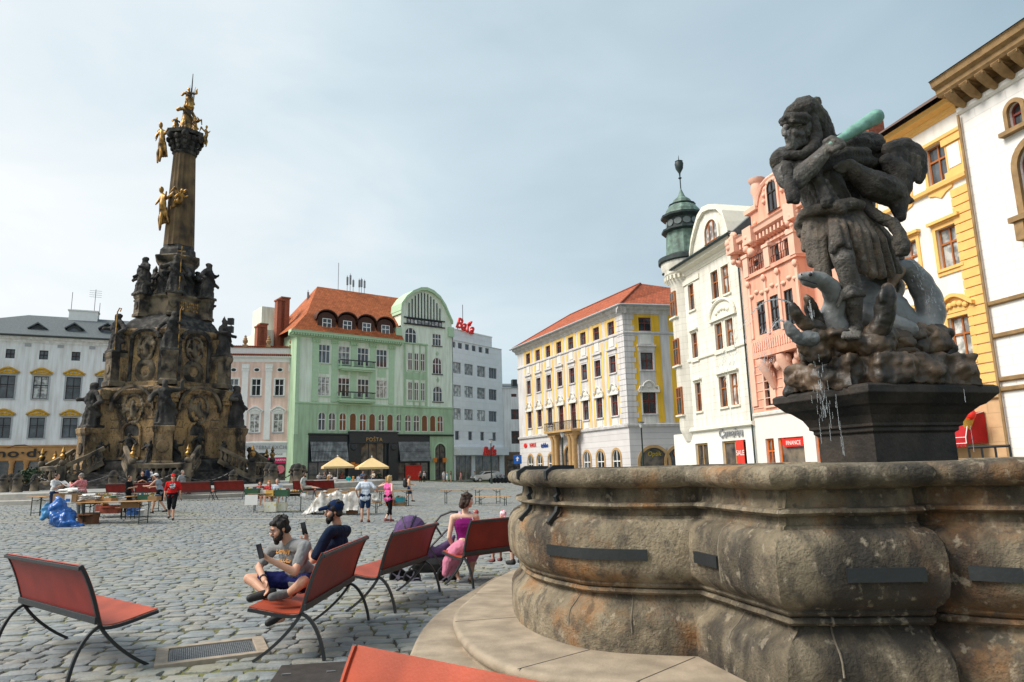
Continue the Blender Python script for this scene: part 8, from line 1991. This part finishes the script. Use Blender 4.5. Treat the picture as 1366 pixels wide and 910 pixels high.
def wheel(p, R, name='wheel'):
    M = Matrix.Translation(p) @ Matrix.Rotation(.25,4,'Z') @ Matrix.Rotation(PI/2,4,'X')
    w_ = MB().lathe([(R*.82,-.03),(R*.97,-.028),(R,0),(R*.97,.028),(R*.82,.03),(R*.82,-.03)],(0,0,0),22,M=M).build(name, M_black, st, smooth=40)
    m = MB().lathe([(0,-.035),(.035,-.035),(.035,.035),(0,.035)],(0,0,0),10,M=M)
    for i in range(5): a = 2*PI*i/5; m.tube([M @ Vector((.03*math.cos(a),.03*math.sin(a),0)), M @ Vector((R*.84*math.cos(a),R*.84*math.sin(a),0))],.014,5)
    m.build('spokes', M_plum, w_)
wheel(lp(531,770,-.05),.155); wheel(lp(549.5,772,-.25),.155); wheel(lp(597,768,-.28),.19); wheel(lp(597,766,.28),.19)
# ---------------------------------------------------------------- cafe: parasols, tables, chairs, guests
for px, pt, lb in ((450.5,609,'sand coloured cafe parasol nearer the green corner pier'),(496,610,'sand coloured cafe parasol in front of the post office portal')):
    Y = 72; p = aty(px,pt,Y); z0 = gz(p.x,Y); H_ = p.z-z0; t = thing('parasol', lb, 'parasol', (p.x,Y,z0), rad(20), 'cafe parasols')
    R_ = 26.5*Y/930*1.05; k = 8
    ring_ = [[(R_*f_*math.cos(2*PI*i/4+PI/4)*1.0,R_*f_*math.sin(2*PI*i/4+PI/4),H_-(1.0*f_)*1.02) for i in range(4)] for f_ in (.02,.5,.98)]
    ring_ = ring_[:2] + [[(a,b,z) for a,b,z in ring_[2]], [(a,b,z-.2) for a,b,z in ring_[2]]]
    MB().loft(ring_, caps=False).build('canopy', M_canvas, t); m = MB().tube([(0,0,.05),(0,0,H_+.05)],.04,8).ball((0,0,H_+.08),.07,8)
    m.build('pole', M_white, t); MB().lathe([(.4,0),(.4,.1),(.1,.16),(.06,.3)],(0,0,0),14).build('base', M_gutter, t)
    m = MB()
    for i in range(4): m.tube([ring_[0][i],(ring_[2][i][0]*.98,ring_[2][i][1]*.98,ring_[2][i][2]-.02)],.02,4)
    m.build('rib', M_woodtop, t)
tb_ = None; CH_ = None
def cafe_table(px, Y, lb):
    global tb_
    p = aty(px, 640, Y); z = gz(p.x,Y)
    if tb_ is None:
        tb_ = thing('cafe_table', lb, 'table', (p.x,Y,z), 0, 'cafe tables'); MB().lathe([(0,.71),(.4,.71),(.4,.74),(0,.74)],(0,0,0),16).build('tabletop', M_black, tb_); MB().lathe([(.25,0),(.25,.03),(.04,.06),(.04,.71)],(0,0,0),10).build('stand', M_black, tb_)
    else: dup(tb_, loc=(p.x,Y,z), label=lb)
def cafe_chair(px, Y, rz, lb):
    global CH_
    p = aty(px, 640, Y); z = gz(p.x,Y)
    if CH_ is None:
        CH_ = thing('cafe_chair', lb, 'chair', (p.x,Y,z), rz, 'cafe chairs'); MB().bx(-.22,.22,-.22,.22,.43,.47).build('seat', M_black, CH_); MB().bx(-.22,.22,.2,.23,.55,.9).build('backrest', M_black, CH_)
        for a in (-.2,.2):
            for b in (-.2,.2): MB().tube([(a,b,0),(a,b,.43 if b < 0 else .9)],.018,5).build('leg', M_black, CH_)
    else: dup(CH_, loc=(p.x,Y,z), rz=rz, label=lb)
cg = [('seated cafe guest in a white shirt at the table nearest the green pier',426,640,fc((.55,.57,.6))),('seated cafe guest in dark clothes under the nearer parasol',433,641,fc((.1,.1,.12))),('seated cafe guest in a pale top beside the nearer parasol pole',440,640,fc((.6,.5,.45))),('seated cafe guest with red top between the two parasols',456,641,fc((.45,.1,.1))),('seated cafe guest in blue under the further parasol',484,640,fc((.15,.25,.45))),('seated cafe guest in cream under the further parasol',498,640,fc((.65,.58,.48))),('seated cafe guest in dark green by the post office portal',506,641,fc((.05,.12,.08)))]
for i, (l, px, py, tp) in enumerate(cg):
    Y = 73+1.2*(i%3); p = aty(px,640,Y); z = gz(p.x,Y); seated(l, px, 640, Y, [-60,-120,-90,-20][i%4], z+.46, top=tp, bot=NV, blen=.8, hair=[M_hairdk,M_hairbr,M_hairgr][i%3], vox=.028, group='guests seated at the cafe', arms=((.15,-.3,-.08),(-.15,-.3,-.08)))
    cafe_chair(px, Y+.05, rad([-60,-120,-90,-20][i%4]+90), 'chair of the guest '+l.split('guest ')[1].replace('in a ','in ')); 
    if i % 2 == 0: cafe_table(px+3, Y-.7, 'round table of the guest '+l.split('guest ')[1].replace('in a ','in '))
for px, lb in ((437,'orange cafe barrier post nearer the green pier'),(471,'orange cafe barrier post beside the person in teal'),(515,'orange cafe barrier post behind the blonde woman')):
    p = gnd(px,655); t = MB().lathe([(.16,0),(.16,.05),(.07,.08),(.07,1.0),(.09,1.02),(.05,1.08)],(0,0,0),12).build('barrier_post', mat('orange_wood_post', (.6,.30,.07), rough=.6), None, loc=tuple(p)); tag(t, lb, 'post', 'cafe barrier posts')
# planters with dark shrubs beside the shop ring
mb = MB(); M_leaf = mat('dark_leaves', (.035,.07,.03), rough=.7, var=.5, scale=6)
def shrub(px, Y, label, R=.55):
    p = aty(px,650,Y); z = 1.165 if (Vector((p.x,Y,0))-COL).length < 16 else gz(p.x,Y); t = thing('potted_shrub', label, 'plant', (p.x,Y,z), 0, 'potted shrubs')
    MB().lathe([(.26,0),(.36,.45),(.4,.5),(.33,.5),(.3,.42)],(0,0,0),14).build('pot', M_cdark, t, smooth=40); m = MB(); r = random.Random(int(px))
    for i in range(380):
        d = Vector((r.gauss(0,1),r.gauss(0,1),r.gauss(0,1))).normalized()*R*r.random()**.45; q = Vector((0,0,.95))+Vector((d.x,d.y,d.z*.85)); a = Vector((r.gauss(0,1),r.gauss(0,1),r.gauss(0,1))).normalized()*.1; b = a.orthogonal().normalized()*.045
        m.add([q-a,q+b,q+a,q-b],[(0,1,2,3)])
    m.build('foliage', M_leaf, t); MB().tube([(0,0,.4),(.02,0,.9)],.03,5).build('stem', M_brownwood, t)
shrub(34, 45, 'leafy shrub in a dark pot between the bollards by the orange shop front'); shrub(42, 46, 'taller dark shrub in a pot beside the lone bollard', .65)
# ---------------------------------------------------------------- car, bicycles, lamps, sign
g = gnd(649, 643); cr = thing('parked_car', 'silver hatchback parked in front of the white store', 'car', (g.x,g.y,g.z), rad(25))
side = [(-2.0,.35),(-2.02,.62),(-1.95,.88),(-1.55,.93),(-1.05,1.0),(-.45,1.42),(.9,1.46),(1.55,1.36),(1.9,.98),(2.0,.7),(2.0,.35)]
rg_ = []
for y, sx, f_ in ((-.84,.97,0),(-.80,1,.5),(-.62,1,1),(.62,1,1),(.80,1,.5),(.84,.97,0)): rg_.append([(x*sx, y*(1 if z < .95 else .86), z if z < .95 else .95+(z-.95)*(1 if f_ > 0 else .96)) for x, z in side])
M_car = mat('silver_car_paint', (.50,.53,.56), rough=.28, metal=.6, var=.05, bump=0); MB().loft(rg_).build('body', M_car, cr, smooth=35)
M_cg = mat('car_glass', (.02,.025,.03), rough=.08, bump=0)
for s in (-1,1): MB().add([(-.85,s*.735,1.02),(1.5,s*.735,1.02),(1.3,s*.727,1.32),(.85,s*.727,1.38),(-.4,s*.727,1.36)],[(0,1,2,3,4)]).build('side_window', M_cg, cr)
MB().add([(1.9,-.6,1.0),(1.9,.6,1.0),(1.60,.55,1.34),(1.60,-.55,1.34)],[(0,1,2,3)]).build('rear_window', M_cg, cr); MB().add([(-1.07,-.6,1.01),(-1.07,.6,1.01),(-.5,.55,1.40),(-.5,-.55,1.40)],[(3,2,1,0)]).build('windscreen', M_cg, cr)
for x in (-1.28,1.25):
    for s in (-1,1): 
        M = Matrix.Translation((x,s*.76,.31))@Matrix.Rotation(PI/2,4,'X'); w_ = MB().lathe([(.2,-.1),(.3,-.1),(.31,0),(.3,.1),(.2,.1)],(0,0,0),18,M=M).build('wheel', M_black, cr, smooth=40); MB().lathe([(0,-.11),(.2,-.105),(.2,.105),(0,.11)],(0,0,0),12,M=M).build('rim', M_car, w_)
for s in (-1,1): MB().bx(1.93,2.02,s*.68-.12,s*.68+.12,.72,.95).build('tail_light', M_red, cr); MB().bx(-2.03,-1.93,s*.62-.16,s*.62+.16,.62,.76).build('headlight', M_white, cr)
MB().bx(1.95,2.07,-.8,.8,.35,.58).bx(-2.08,-1.95,-.8,.8,.32,.55).build('bumper', M_gutter, cr); MB().bx(2.07,2.085,-.26,.26,.62,.74).build('number_plate', M_white, cr)
bk0 = None
for i, (px, dx, lb) in enumerate(((660,0,'bicycle leaning nearest the silver car'),(665,.4,'second bicycle along from the silver car'),(670,.2,'bicycle in the middle of the row by the white store'),(675,.5,'bicycle second from the far end of the row'),(680,.1,'bicycle at the end of the row nearest the side street'),(684,.8,'bicycle standing apart by the yellow house corner'))):
    g = gnd(px, 644.5); 
    if bk0 is None:
        bk0 = thing('bicycle', lb, 'bicycle', tuple(g), .5, 'bicycles parked by the white store')
        for x in (-.52,.52): MB().lathe([(.31,-.018),(.34,0),(.31,.018),(.31,-.018)],(0,0,0),20,M=Matrix.Translation((x,0,.34))@Matrix.Rotation(PI/2,4,'X')).build('wheel', M_black, bk0)
        m = MB(); 
        for a, b in (((-.52,.34),(-.15,.32)),((-.15,.32),(-.28,.85)),((-.52,.34),(-.25,.75)),((-.15,.32),(.36,.78)),((-.25,.75),(.36,.82)),((.52,.34),(.34,.95))): m.tube([(a[0],0,a[1]),(b[0],0,b[1])],.022,5)
        m.build('frame', mat('bike_paint', (.05,.07,.1), rough=.4), bk0); MB().tube([(.3,-.28,1.02),(.34,-.1,.97),(.34,.1,.97),(.3,.28,1.02)],.016,5).build('handlebar', M_black, bk0); MB().ball((-.3,0,.9),(.13,.07,.04),8).build('saddle', M_black, bk0)
    else: dup(bk0, loc=tuple(g), rz=.5+dx*.6-.2, label=lb)
def lamp(label, px, pt, Y):
    p = aty(px, pt, Y); z = gz(p.x,Y); H_ = p.z-z; t = thing('street_lamp', label, 'street lamp', (p.x,Y,z), 0, 'slim street lamps')
    MB().lathe([(.14,0),(.14,.6),(.09,.7),(.075,1.2),(.055,H_-.55),(.09,H_-.5)],(0,0,0),12).build('post', M_tableleg, t, smooth=40); MB().lathe([(.10,H_-.5),(.22,H_-.12),(.22,H_-.08),(.0,H_-.08)],(0,0,0),12).build('lantern', mat('frosted_lantern', (.6,.62,.62), rough=.4), t); MB().lathe([(.30,H_-.079),(.26,H_),(.0,H_+.05)],(0,0,0),12).build('lamp_cap', M_gutter, t)
lamp('dark slim street lamp in front of the white store', 654.7, 586, 86); lamp('street lamp with flared lantern before the grey side of the yellow house', 855, 563, 62); lamp('street lamp beside the columned portal of the yellow house', 750, 577, 72)
p = aty(690.5, 613, 88); z = gz(p.x,88); t = thing('parking_sign', 'blue square road sign on a pole at the side street', 'road sign', (p.x,88,z)); MB().bx(-.5,.5,-.03,.0,p.z-z-.55,p.z-z+.55).build('plate', mat('sign_blue', (.01,.12,.5), rough=.4), t, bevel=.01); MB().tube([(0,.05,0),(0,.05,p.z-z+.5)],.035,6).build('pole', M_gutter, t); MB().prism([(-.12,p.z-z-.2),(.05,p.z-z-.2),(.05,p.z-z+.1),(.2,p.z-z+.1),(0,p.z-z+.38),(-.24,p.z-z+.1),(-.12,p.z-z+.1)],-.04,-.031).build('arrow', M_white, t)
# loudspeakers on a mast beside the column, low rail at the fountain's far side
p = aty(308,440,62); t = thing('loudspeaker_mast', 'thin mast with two black loudspeaker boxes beside the column', 'mast', (p.x,62,gz(p.x,62))); h = p.z-t.location.z
MB().tube([(0,0,0),(0,0,h+.9)],.05,6).build('pole', M_gutter, t)
for dz in (0,.75): MB().bx(-.25,.25,-.3,.1,h-.3+dz,h+.3+dz).build('speaker', M_black, t, bevel=.03)
p, q = aty(1292,597,24), aty(1347,597,22.5); t = thing('low_rail', 'dark low metal rail outside the ice cream shop', 'railing', (p.x,p.y,0)); d = q-p
MB().tube([(0,0,p.z),(d.x,d.y,p.z)],.05,6).build('handrail', M_black, t)
for f_ in (0,.33,.66,1): MB().tube([(d.x*f_,d.y*f_,0),(d.x*f_,d.y*f_,p.z)],.035,6).build('post', M_black, t)
